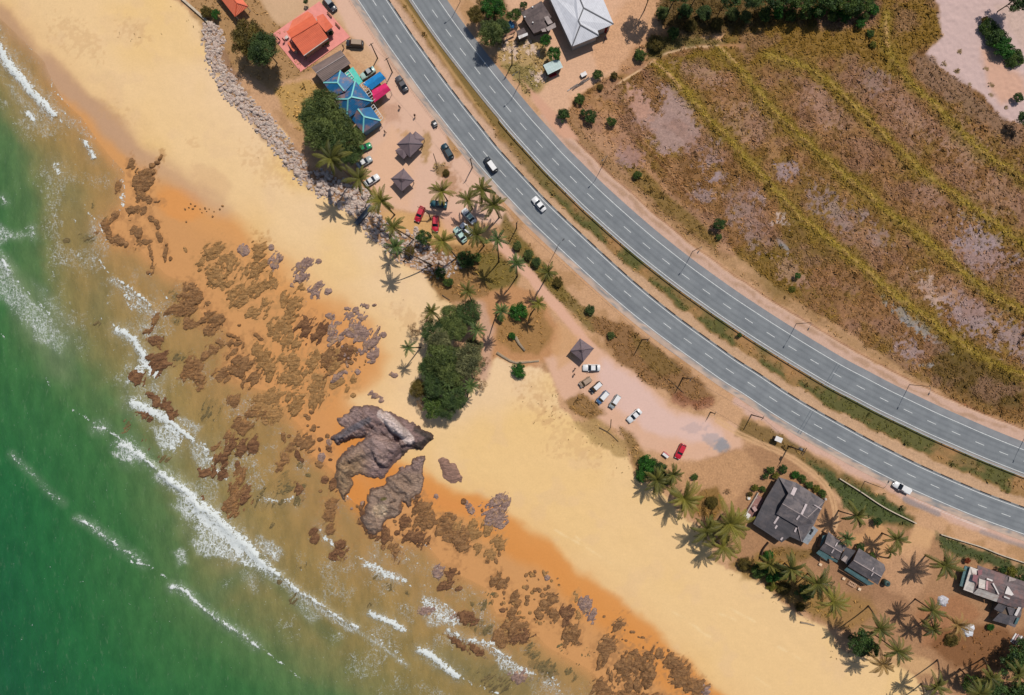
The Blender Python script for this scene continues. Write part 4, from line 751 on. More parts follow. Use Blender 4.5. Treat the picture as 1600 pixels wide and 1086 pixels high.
# dark repair joints across the asphalt
jt = MB()
for P, idx in ((LO, 0), (UP, 0)):
    for (x, y) in (((1262, 656),) if P is LO else ((1308, 578),)):
        i = int(np.argmin((P[:, 0] - x) ** 2 + (P[:, 1] - y) ** 2))
        for dj in (-2.2, 2.2):
            t_ = P[i + 1] - P[i - 1]; t_ /= np.linalg.norm(t_); n_ = np.array([t_[1], -t_[0]]); c_ = P[i] + t_ * dj
            a, b = c_ - n_ * 25, c_ + n_ * 18; e = t_ * .5
            jt.face([W(*(a - e)) + Vector((0, 0, .041)), W(*(a + e)) + Vector((0, 0, .041)), W(*(b + e)) + Vector((0, 0, .041)), W(*(b - e)) + Vector((0, 0, .041))])
tag(jt.build('road_joint', mat('joint_tar', (104, 110, 116), .8)), kind='structure', label='dark repair joints crossing both carriageways')
# kerb along the median, painted black and white
kb = MB(); a = offset(LO, 20.4); b = offset(LO, 21.7); s_ = 0.0; k_ = 0
seg = np.linalg.norm(np.diff(LO, axis=0), axis=1)
for i in range(1, len(LO) - 2):
    A0, A1, B0, B1 = W(*a[i]), W(*a[i + 1]), W(*b[i]), W(*b[i + 1]); h = Vector((0, 0, .17))
    mi = 1 if (i * 7919) % 5 < 3 else 0
    kb.face([A0 + h, A1 + h, B1 + h, B0 + h], mi); kb.face([A0, A1, A1 + h, A0 + h], mi); kb.face([B1, B0, B0 + h, B1 + h], mi)
tag(kb.build('kerb', [mat('kerb_white', (150, 146, 140), .8, .2, 4), mat('kerb_black', (60, 57, 55), .8, .2, 4)]), kind='structure', label='black and white painted kerb along the median')
kb = MB(); a = offset(UP, -21.0); b = offset(UP, -22.4)
for i in range(1, len(UP) - 2):
    A0, A1, B0, B1 = W(*a[i]), W(*a[i + 1]), W(*b[i]), W(*b[i + 1]); h = Vector((0, 0, .14))
    kb.face([A1 + h, A0 + h, B0 + h, B1 + h]); kb.face([A1, A0, A0 + h, A1 + h]); kb.face([B0, B1, B1 + h, B0 + h])
tag(kb.build('kerb', mat('kerb_grey', (150, 146, 140), .8)), kind='structure', label='plain grey kerb of the landward carriageway')
# concrete yard of the orange-roofed building
yard = MB(); q = [(499.2, 2), (546.8, 57.7), (469.9, 112.4), (423.3, 54.7)]
top = [W(*p, .12) for p in q]; bot = [W(*p, -.02) for p in q]
yard.face(top[::-1]); 
for i in range(4): yard.face([bot[i], bot[(i + 1) % 4], top[(i + 1) % 4], top[i]][::-1])
tag(yard.build('paved_yard', mat('pink_paving', (240, 152, 140), .8, .07, .8, bump=.1)), kind='structure', label='salmon pink paved yard round the orange roofed building')
# ================================================================== ROCKS
RM = {'B': rock_mat('reef_rock_brown', (146, 104, 66), (184, 138, 92), (92, 62, 40), (50, 2.2), .9, (196, 142, 86)),
      'G': rock_mat('reef_rock_olive', (170, 126, 76), (206, 158, 102), (112, 78, 46), (40, 2.4), .9, (214, 158, 96)),
      'P': rock_mat('reef_rock_grey', (156, 126, 116), (200, 166, 150), (96, 78, 78), (55, 2.5), .9, (222, 174, 120)),
      'R': rock_mat('reef_rock_red', (120, 82, 56), (160, 116, 78), (78, 54, 38), (50, 2.)),
      'D': rock_mat('reef_rock_drowned', (120, 104, 68), (146, 124, 80), (92, 78, 54), (50, 2.)),
      'L': rock_mat('shore_boulder', (232, 200, 182), (252, 232, 216), (176, 144, 132), (0, 1.3), 1.6)}
def rock_mesh(rx, ry, h, seed, kind, n=None, rub=0., ang=0., ledge=False):
    """low outcrop in metres: beds dipping across it, so that its lower beds run out under the sand"""
    n = n or int(np.clip(max(rx, ry) / .16, 7, 60))
    nx = max(6, int(n * rx / max(rx, ry))) + 2; ny = max(6, int(n * ry / max(rx, ry))) + 2
    X, Y = np.meshgrid(np.linspace(-1.4, 1.4, nx * 2), np.linspace(-1.4, 1.4, ny * 2))
    x = X * rx; y = Y * ry
    wob = (fbm(x * .5 + 9, y * .5, seed, 3) - .5) * 1.0 + (fbm(x * 1.5, y * 1.5 + 7, seed + 5, 3) - .5) * .6
    b = R(52 + (seed * 37 % 40 - 20) + ang); u = x * math.cos(b) + y * math.sin(b); v = -x * math.sin(b) + y * math.cos(b)
    if ledge: wob = wob + (fbm(u * .35 + 4, v * 1.5, seed + 15, 3) - .5) * 1.5
    r = np.sqrt(X * X + Y * Y) - wob
    prof = np.clip((1.04 - r) * (1.5 if ledge else 2.6), -1, 1); edge = np.where(prof > 0, np.sqrt(np.clip(prof, 0, 1)), prof)
    bed = 1 - np.abs(2 * fbm(u * .3, v * 1.35, seed + 9, 3) - 1); cell = fbm(u * .45, v * 1.1, seed + 3, 2); step = np.floor(cell * 6) / 6
    saw = (v * .9 + fbm(u * .5, v * .5, seed + 2, 2) * 1.6) % 1.0
    if ledge: z = h * (edge * (.1 + .75 * step + .55 * bed * bed + .4 * saw) - .26 + .5 * (fbm(x * 2.4, y * 2.4, seed + 4, 2) - .5) * edge)
    else: z = h * (edge * (.55 + .5 * step + .3 * fbm(x * 2.2, y * 2.2, seed + 4, 2)))
    if rub: z = z - h * np.clip(fbm(u * .8, v * 1.6, seed + 20, 2) - .56, 0, 1) * 3.5 * rub
    z = np.where(prof > 0, z, np.minimum(z, -.1) - .1)
    V = np.stack([x, y, z], -1).reshape(-1, 3); F = grid_faces(*X.shape)[:, ::-1]
    ok = (V[F][:, :, 2] > -.06).any(1); F = F[ok]; u = np.unique(F); rm = np.full(len(V), -1); rm[u] = np.arange(len(u))
    return np_mesh('rock', V[u], rm[F], [RM[kind]], False)
KW = {'B': 'brown', 'G': 'olive', 'P': 'purplish grey', 'R': 'dark red', 'D': 'drowned', 'L': 'pale'}
MARKS = [(585, 680, 'the great cliff rock'), (620, 765, 'the pale domed rock'), (775, 800, 'the dark red rock bank'), (230, 290, 'the reef\'s north end'), (300, 470, 'the long breaker'), (235, 640, 'the surfy ridge'),
         (330, 790, 'the widest foam patch'), (430, 560, 'mid reef'), (690, 900, 'the twin boulders'), (550, 520, 'the blue grey slab'), (860, 960, 'the reef\'s south end'), (540, 865, 'the foamy boulder'), (420, 400, 'the reef top')]
used_labels = {}
def rock_label(px, py, rx, ry, kind):
    size = 'small' if max(rx, ry) < 5 else 'middling' if max(rx, ry) < 11 else 'large'
    shape = 'long' if max(rx, ry) > 1.7 * min(rx, ry) else 'rounded' if max(rx, ry) < 1.2 * min(rx, ry) else 'uneven'
    sd = float(poly_sd(np.array([px]), np.array([py]), SEA)[0]); wd = float(poly_sd(np.array([px]), np.array([py]), WETP)[0])
    zone = 'in deep green water' if sd > 90 else 'awash in shallow water' if sd > 12 else 'at the waterline' if sd > -10 else 'on wet orange sand' if wd > 0 else 'on dry sand'
    m = min(MARKS, key=lambda q: (q[0] - px) ** 2 + (q[1] - py) ** 2); dx, dy = px - m[0], py - m[1]
    a = (dx * .75 - dy * .66); b = (dx * .62 + dy * .78)
    d = 'beside' if math.hypot(dx, dy) < 24 else ('landward of' if a > 0 else 'seaward of') if abs(a) > abs(b) else ('south of' if b > 0 else 'north of')
    if zone == 'awash in shallow water': zone = 'awash in shallows'
    if d == 'beside' or True: pass
    return f'{size} {shape} {KW[kind]} rock {zone} {d} {m[2]}'
NR = 0
for i, (x, y, rx, ry, ang, kind) in enumerate(ROCKS):
    mx = max(rx, ry); sd = float(poly_sd(np.array([x]), np.array([y]), SEA)[0])
    h = min(.3 + mx * S * .13, .85)
    if kind == 'D': h = .35
    z = gz(x, y); z = max(z, -.72 if kind == 'D' else -.62)
    if sd > 10 and kind not in 'D': z = max(z, -.62) + (.1 if kind == 'R' else 0)
    if kind == 'D': z = -.5 - h * .75
    p = W(x, y); rub = .5 if kind in 'GP' else .25
    me = rock_mesh(rx * S * 1.2, ry * S * 1.2, h * (1.0 if kind == 'G' else 1.25), i * 7 + 3, kind, rub=rub if mx > 6 else .1, ang=ang, ledge=mx > 5)
    tag(link('reef_rock', me, None, (p.x, p.y, z), -R(ang)), rock_label(x, y, rx, ry, kind), 'rock', 'rocks of the tidal reef')
# little stones lying between the ledges: a handful of shapes, each stone its own object
stone_me = {k: [rock_mesh(.42, .34, .26, 900 + j, k, 6) for j in range(4)] for k in 'BGPL'}
def stones(poly_, n, kinds, smin, smax, label, group, name='stone', zoff=0, cat='stone'):
    xs = [p[0] for p in poly_]; ys = [p[1] for p in poly_]; k = 0; done = []
    while k < n:
        x = random.uniform(min(xs), max(xs)); y = random.uniform(min(ys), max(ys))
        if poly_sd(np.array([x]), np.array([y]), poly_)[0] < 0: continue
        k += 1; o = link(name, random.choice(stone_me[random.choice(kinds)])); p = W(x, y)
        s_ = random.uniform(smin, smax); o.location = (p.x, p.y, gz(x, y) + zoff); o.scale = (s_, s_ * random.uniform(.7, 1.1), s_ * random.uniform(.8, 1.2)); o.rotation_euler = (0, 0, random.uniform(0, 6.28))
        tag(o, label, cat, group)
stones(cE_([(900, 650), (1150, 660), (1160, 780), (1050, 830), (960, 880), (860, 820)]), 34, 'BG', .8, 1.8, 'small brown stone among the loose stones on wet sand south of the reef', 'loose stones on the wet sand')
stones(cB([(760, 500), (960, 520), (980, 640), (900, 700), (780, 640)]), 28, 'BP', .7, 1.7, 'small brown stone in the rubble beside the blue grey slab', 'rubble stones beside the slab')
stones([(285, 318), (350, 320), (340, 345), (290, 350)], 16, 'B', .5, 1.1, 'tiny brown stone on the wet sand above the reef', 'tiny stones above the reef')
stones(cE_([(620, 800), (760, 820), (1000, 860), (1180, 1000), (1100, 1080), (760, 1060), (640, 940)]), 40, 'BG', .7, 1.8, 'brown stone in the shallows at the south end of the reef', 'stones in the southern shallows')
stones(gF([(780, 230), (930, 280), (1080, 380), (1200, 500), (1130, 520), (980, 400), (820, 300)]), 26, 'B', .6, 1.3, 'small brown stone near the wet sand edge by the southern ledges', 'stones by the southern ledges')

# ---- the great rocks: outline from the shore, height built up by slope and ledges
def great_rock(name, outline, hmax, slope, seed, colf, label, feats=(), step=1.3, pits=()):
    xs = [p[0] for p in outline]; ys = [p[1] for p in outline]
    X, Y = np.meshgrid(np.arange(min(xs) - 5, max(xs) + 5, step), np.arange(min(ys) - 5, max(ys) + 5, step))
    n1 = fbm(X / 9, Y / 9, seed, 4) - .5; n2 = fbm(X / 30, Y / 30, seed + 3, 3) - .5
    sd = poly_sd(X + n1 * 11, Y + n2 * 6 + (fbm(X / 5, Y / 5, seed + 40, 2) - .5) * 6, outline)
    a = R(40); u = X * math.cos(a) + Y * math.sin(a); v = -X * math.sin(a) + Y * math.cos(a)
    ridge = np.abs(fbm(u / 30, v / 5, seed + 8, 4) - .5)
    z = np.where(sd > 0, hmax * (1 - np.exp(-sd * S * slope / hmax)), sd * .3)
    for fx, fy, r, hh, sx, an in feats:
        b = R(an); du_ = ((X - fx) * math.cos(b) + (Y - fy) * math.sin(b)) / (r * sx); dv = (-(X - fx) * math.sin(b) + (Y - fy) * math.cos(b)) / r
        z = z + hh * np.clip(1 - (du_ ** 2 + dv ** 2), 0, 1) ** .7 * (sd > 0)
    st = np.floor(z * 1.1 + n1 * 1.5) / 1.1
    z = np.where(sd > 0, .55 * z + .45 * st + n1 * 1.2 + .25 - np.clip(.1 - ridge, 0, 1) * 7, z)
    rr = np.random.default_rng(seed); ns = 26; sx = rr.uniform(X.min(), X.max(), ns); sy = rr.uniform(Y.min(), Y.max(), ns); ta = rr.normal(0, .1, (ns, 3))
    wx_ = X + n1 * 6; wy_ = Y + (fbm(X / 9 + 5, Y / 9, seed + 6, 3) - .5) * 6
    d2 = ((wx_[..., None] - sx) * .8 + (wy_[..., None] - sy) * .5) ** 2 + ((wx_[..., None] - sx) * -.9 + (wy_[..., None] - sy) * 1.3) ** 2
    k_ = d2.argmin(-1); facet = ta[k_, 0] * (X - sx[k_]) * 1.1 + ta[k_, 1] * (Y - sy[k_]) * 1.1 + ta[k_, 2] * 6
    z = z + 1.3 * np.tanh(facet / 1.3) * np.clip(sd / 8, 0, 1) * min(1, hmax / 2)
    z = np.where(sd > 0, np.maximum(z, np.clip(.12 + sd * .09, .12, .7)), np.minimum(z, -.05))
    V = np.stack([(X - 800) * S * (HC - z) / HC, (543 - Y) * S * (HC - z) / HC, z - .12], -1)
    F = grid_faces(*X.shape); vf = V.reshape(-1, 3); ok = (vf[F][:, :, 2] > -.4).any(1); F = F[ok]; uq = np.unique(F); rm = np.full(len(vf), -1); rm[uq] = np.arange(len(uq))
    C = colf(X, Y, n1, n2, ridge, sd)
    base = W(np.mean(xs), np.mean(ys)); base.z = -.3
    me = np_mesh(name, vf[uq] - np.array(base), rm[F], [GRM], False); col_attr(me, 'Col', C.reshape(-1, 3)[uq])
    return tag(link(name, me, None, base), label, 'rock')
def grm():
    m = N('great_rock'); a = m.attr('Col'); n = m.noise(1.3, 5, m.mapping(m.pos(), (0, 0, R(42)), (.6, 2.4, 1)), .7); n2 = m.noise(5, 3)
    col = m.mix(1, a.outputs['Color'], m.mix(m.ramp(n, .3, .7), (.6, .58, .58), (1.34, 1.32, 1.3)), 'MULTIPLY'); col = m.mix(m.ramp(n2, .6, .75), col, (.05, .04, .04))
    m.l(col, m.b.inputs['Base Color']); m.b.inputs['Roughness'].default_value = .9; m.bump(m.math('ADD', n, n2), 1., .4); return m.m
GRM = grm()
cR = crop(500, 600, 4.9375)
def mixc(C, mk, c): return C * (1 - mk[..., None]) + (lin(c) / K) * mk[..., None]
def col1(X, Y, n1, n2, rd, sd):
    C = np.zeros(X.shape + (3,)) + lin((160, 132, 128)) / K
    C = mixc(C, sstep(-.05, .15, n2), (184, 156, 148)); C = mixc(C, sstep(10, 4, seg_dist(X + n1 * 8, Y + n1 * 5, cR([(760, 350), (850, 400), (800, 470), (730, 520), (660, 540)]))) * .9, (76, 66, 62))  # dark band painted for the shaded hollow beside the white slab
    low = sstep(690, 730, Y + n2 * 30) ; C = mixc(C, low * sstep(585, 555, X), (184, 152, 118))
    C = mixc(C, sstep(7, 3, seg_dist(X, Y, cR([(120, 420), (260, 340), (370, 280)]))) * .9, (124, 118, 126))
    C = mixc(C, sstep(9.5, 7, seg_dist(X + n1 * 6, Y, cR([(480, 235), (560, 310), (640, 380), (690, 430)]))), (244, 224, 218))
    C = mixc(C, sstep(3, 0, poly_sd(X, Y, cR([(560, 250), (720, 300), (800, 350), (880, 380), (860, 440), (760, 520), (720, 440), (700, 400)]))) * 0, (100, 90, 84))
    C = mixc(C, sstep(6, 1, sd) * .6, (104, 72, 52)); return C
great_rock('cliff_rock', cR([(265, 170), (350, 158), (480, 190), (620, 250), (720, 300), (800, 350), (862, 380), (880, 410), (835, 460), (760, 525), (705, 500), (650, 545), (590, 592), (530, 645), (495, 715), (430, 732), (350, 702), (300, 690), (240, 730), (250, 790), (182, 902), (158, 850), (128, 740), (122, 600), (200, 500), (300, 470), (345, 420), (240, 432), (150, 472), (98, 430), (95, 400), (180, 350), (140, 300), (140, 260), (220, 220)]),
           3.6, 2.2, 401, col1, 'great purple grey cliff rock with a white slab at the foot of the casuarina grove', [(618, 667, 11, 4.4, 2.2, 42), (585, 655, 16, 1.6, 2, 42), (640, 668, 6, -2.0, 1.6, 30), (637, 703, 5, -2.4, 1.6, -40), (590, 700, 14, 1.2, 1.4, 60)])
def col2(X, Y, n1, n2, rd, sd):
    C = np.zeros(X.shape + (3,)) + lin((178, 150, 130)) / K
    C = mixc(C, sstep(745, 730, Y) * .8, (172, 144, 138)); C = mixc(C, sstep(16, 7, np.hypot(X - 594, (Y - 798) * 1.1)), (232, 204, 172)); C = mixc(C, sstep(5, 1, sd) * .7, (108, 72, 50))
    C = mixc(C, sstep(4.5, 3, np.hypot((X - 599) * .8 + (Y - 780) * .5, (Y - 780) * 1.3)), (128, 116, 60)); return C
great_rock('domed_rock', [(662, 710), (667, 717), (660, 732), (662, 754), (656, 772), (646, 778), (640, 794), (629, 782), (626, 800), (617, 813), (605, 811), (598, 820), (588, 836), (576, 834), (564, 815), (570, 800), (574, 786), (572, 775), (580, 765), (600, 757), (607, 745), (626, 730), (640, 725), (646, 717)], 2.0, 1.6, 433, col2, 'pale domed rock with a green rock pool seaward of the cliff rock', [(597, 797, 14, .8, 1, 0)])
great_rock('flat_rock', cR([(905, 590), (960, 560), (1040, 610), (1075, 680), (1100, 720), (1085, 765), (1020, 775), (960, 730), (925, 650)]), .5, .5, 461, lambda X, Y, n1, n2, r, sd: np.zeros(X.shape + (3,)) + lin((168, 130, 112)) / K, 'flat streaky pink rock alone on dry sand below the grove')

stones([(x - 4 if x < 590 else x + 4, y) for x, y in [(515, 655), (530, 745), (560, 770), (640, 715), (655, 830), (600, 842), (540, 800), (520, 750)]], 46, 'BP', .6, 1.8, 'broken brown stone lying round the foot of the great cliff rock', 'broken stones round the cliff rock')
# ---- revetment boulders along the top of the beach
b_me = [rock_mesh(.62, .5, .62, 950 + j, 'L', 7) for j in range(7)]
BANK = [([(318, 40), (335, 38), (350, 60), (340, 90), (362, 118), (375, 140), (398, 165), (425, 190), (448, 220), (468, 245), (480, 268), (470, 285), (452, 262), (430, 232), (405, 205), (380, 175), (352, 150), (330, 112), (322, 75)], 150, .8, 1.9),
        ([(482, 270), (505, 268), (540, 285), (560, 295), (580, 310), (575, 330), (550, 335), (525, 320), (500, 305), (484, 292)], 54, 1.0, 2.0),
        ([(545, 305), (575, 300), (590, 325), (600, 352), (620, 372), (650, 360), (670, 385), (690, 400), (720, 410), (700, 432), (660, 425), (630, 408), (600, 385), (575, 362), (555, 335)], 92, .75, 1.7)]
nb = 0; rest = MB()
for pl, n, a_, b_ in BANK:
    xs = [p[0] for p in pl]; ys = [p[1] for p in pl]; k = 0; P_ = []; tries = 0
    while k < n and tries < 6000:
        tries += 1; x = random.uniform(min(xs), max(xs)); y = random.uniform(min(ys), max(ys)); s_ = random.uniform(a_, b_) ** 1.2 * .66
        if poly_sd(np.array([x]), np.array([y]), pl)[0] < -1: continue
        if any((x - q[0]) ** 2 + (y - q[1]) ** 2 < (2.3 * (s_ + q[2])) ** 2 for q in P_): continue
        P_.append((x, y, s_)); k += 1
        o = link('boulder', random.choice(b_me)); p = W(x, y); o.location = (p.x, p.y, gz(x, y) - .05); o.scale = (s_, s_ * random.uniform(.75, 1.1), s_ * random.uniform(.8, 1.3)); o.rotation_euler = (random.uniform(-.3, .3), random.uniform(-.3, .3), random.uniform(0, 6.28))
        tag(o, 'pale pinkish boulder in the loose stone bank between the beach and the trees', 'boulder', 'boulders of the stone bank')

# the gravel and broken stone between the boulders
gv = []; gf = []
for pl, n, _, _ in BANK:
    xs = [p[0] for p in pl]; ys = [p[1] for p in pl]; k = 0
    while k < n * 5:
        x = random.uniform(min(xs) - 5, max(xs) + 5); y = random.uniform(min(ys) - 5, max(ys) + 5)
        if poly_sd(np.array([x]), np.array([y]), pl)[0] < -random.uniform(0, 7): continue
        k += 1; p = W(x, y); s_ = random.uniform(.25, .6); b = len(gv); z = gz(x, y)
        for q in ((-1, -.6, -.2), (.8, -.9, -.2), (1, .7, -.2), (-.7, 1, -.2), (-.4, -.3, .9), (.5, -.2, .7), (.2, .5, 1.)): gv.append((p.x + q[0] * s_ * random.uniform(.7, 1.2), p.y + q[1] * s_ * random.uniform(.7, 1.2), z + q[2] * s_ * .8))
        gf += [(b, b + 1, b + 5), (b, b + 5, b + 4), (b + 1, b + 2, b + 5), (b + 2, b + 6, b + 5), (b + 2, b + 3, b + 6), (b + 3, b + 4, b + 6), (b + 3, b, b + 4), (b + 4, b + 5, b + 6)]
tag(link('gravel', np_mesh('gravel', gv, gf, [RM['L']])), 'broken stone filling the gaps of the stone bank', None, None, 'stuff')
# ================================================================== VEGETATION
LM = {'palm': leaf_mat('palm_frond', (40, 50, 22), (126, 122, 52)), 'palmy': leaf_mat('palm_frond_yellow', (62, 66, 26), (152, 142, 58)), 'palmd': leaf_mat('palm_frond_dry', (110, 84, 44), (196, 156, 92)), 'palmg': leaf_mat('palm_frond_green', (38, 56, 34), (112, 132, 66)),
      'cas': leaf_mat('casuarina_leaf', (60, 78, 40), (138, 150, 80)), 'casd': leaf_mat('casuarina_leaf_dark', (44, 66, 38), (110, 132, 70)), 'casg': leaf_mat('casuarina_leaf_grey', (84, 88, 56), (158, 156, 104)), 'caso': leaf_mat('olive_leaf', (76, 68, 30), (142, 122, 56)),
      'green': leaf_mat('green_leaf', (26, 72, 24), (84, 144, 50)), 'dark': leaf_mat('dark_leaf', (36, 60, 32), (96, 124, 58)), 'mid': leaf_mat('mid_leaf', (50, 76, 34), (120, 142, 62)), 'yel': leaf_mat('yellow_leaf', (90, 92, 30), (160, 152, 60)), 'dry': leaf_mat('dry_leaf', (110, 82, 50), (180, 140, 96)), 'red': leaf_mat('red_leaf', (110, 46, 24), (190, 90, 50))}
bark = mat('palm_bark', (96, 78, 60), .9, .2, 3.); bark_l = mat('pale_bark', (160, 140, 116), .9, .2, 3.)
def quads_mesh(name, P, A, B, c, m):
    """leaf cards: centre P, half axes A, B"""
    V = np.stack([P - A, P - B * .9 + A * .1, P + A, P + B * .9 + A * .1], 1).reshape(-1, 3)
    me = np_mesh(name, V, np.arange(len(V)).reshape(-1, 4), [m]); f_attr(me, 'Col', np.repeat(c, 4)); return me
def palm_crown(seed, m, nf=23, R0=3.0):
    r = np.random.default_rng(seed); V = []; F = []; C = []
    for k in range(nf):
        az = 2 * math.pi * (k / nf * 2.0 + r.uniform(-.09, .09)) ; L = R0 * r.uniform(.82, 1.18) * (1 if k > nf * .3 else .8); el = r.uniform(.75, 1.15) if k < nf * .35 else r.uniform(.05, .6)
        droop = r.uniform(1.1, 1.9); tw = r.uniform(-.25, .25); tone = r.uniform(.1, .75); p = np.zeros(3); pts = [p]; n = 9
        for i in range(n):
            e = el - droop * (i / n) ** 1.5; a = az + tw * i / n
            p = p + np.array([math.cos(a) * math.cos(e), math.sin(a) * math.cos(e), math.sin(e)]) * L / n * 1.12; pts.append(p)
        pts = np.array(pts); side = np.array([-math.sin(az), math.cos(az), 0])
        for i in range(n):          # rachis
            w = .07 * (1 - i / n) + .02; b = len(V)
            V += [pts[i] - side * w, pts[i] + side * w, pts[i + 1] + side * w * .8, pts[i + 1] - side * w * .8]; F.append((b, b + 1, b + 2, b + 3)); C += [tone + .25] * 4
        m_ = 17
        for j in range(1, m_ + 1):
            t = j / m_; i = min(int(t * n), n - 1); f_ = t * n - i; q = pts[i] * (1 - f_) + pts[min(i + 1, n)] * f_; d = pts[i + 1] - pts[i]; d /= np.linalg.norm(d)
            ll = L * .18 * (math.sin(math.pi * min(t * .85 + .13, 1)) ** .7) * r.uniform(.85, 1.15)
            for s in (-1, 1):
                v = side * s * .82 + d * .62 + np.array([0, 0, -.38]); v /= np.linalg.norm(v); e_ = q + v * ll; mid = q + v * ll * .5 + np.array([0, 0, .04]); w = d * .1 * R0 / 3
                b = len(V); V += [q - w * .7, mid - w, e_, mid + w]; F.append((b, b + 1, b + 2, b + 3)) ; c = tone + r.uniform(-.08, .12) + t * .15; C += [c, c, c + .2, c]
    me = np_mesh('crown', np.array(V), np.array(F), [m]); f_attr(me, 'Col', np.clip(C, 0, 1)); return me
PCROWN = {k: [palm_crown(20 + i * 3 + j, LM[k], (23, 18, 26, 20)[i]) for i in range(4)] for j, k in enumerate(('palm', 'palmy', 'palmd', 'palmg'))}
npalm = [0]
def palm(base, crown, h, rpx, label, kind='palm', bend=.25):
    b = W(*base); c = W(crown[0], crown[1], h); b.z = gz(*base)
    root = empty('coconut_palm', b, 0, label, 'palm tree', 'coconut palms along the shore')
    t = MB(); pts = []; rad = []; d = c - b
    for i in range(11):
        u = i / 10; e = u * (1 - bend) + bend * u ** 2.2 if bend >= 0 else u
        pts.append((d.x * e, d.y * e, d.z * u - .2 * (i == 0))); rad.append(.2 - .09 * u + (.07 if i == 0 else 0))
    t.tube(pts, rad, 7); t.build('trunk', bark, root, True)
    i = npalm[0]; npalm[0] += 1
    o = link('crown', PCROWN[kind][i % 4], root, d, i * 1.7); s = rpx * S / 3.0 * (HC - h) / HC * 1.22; o.scale = (s, s, s * .95)
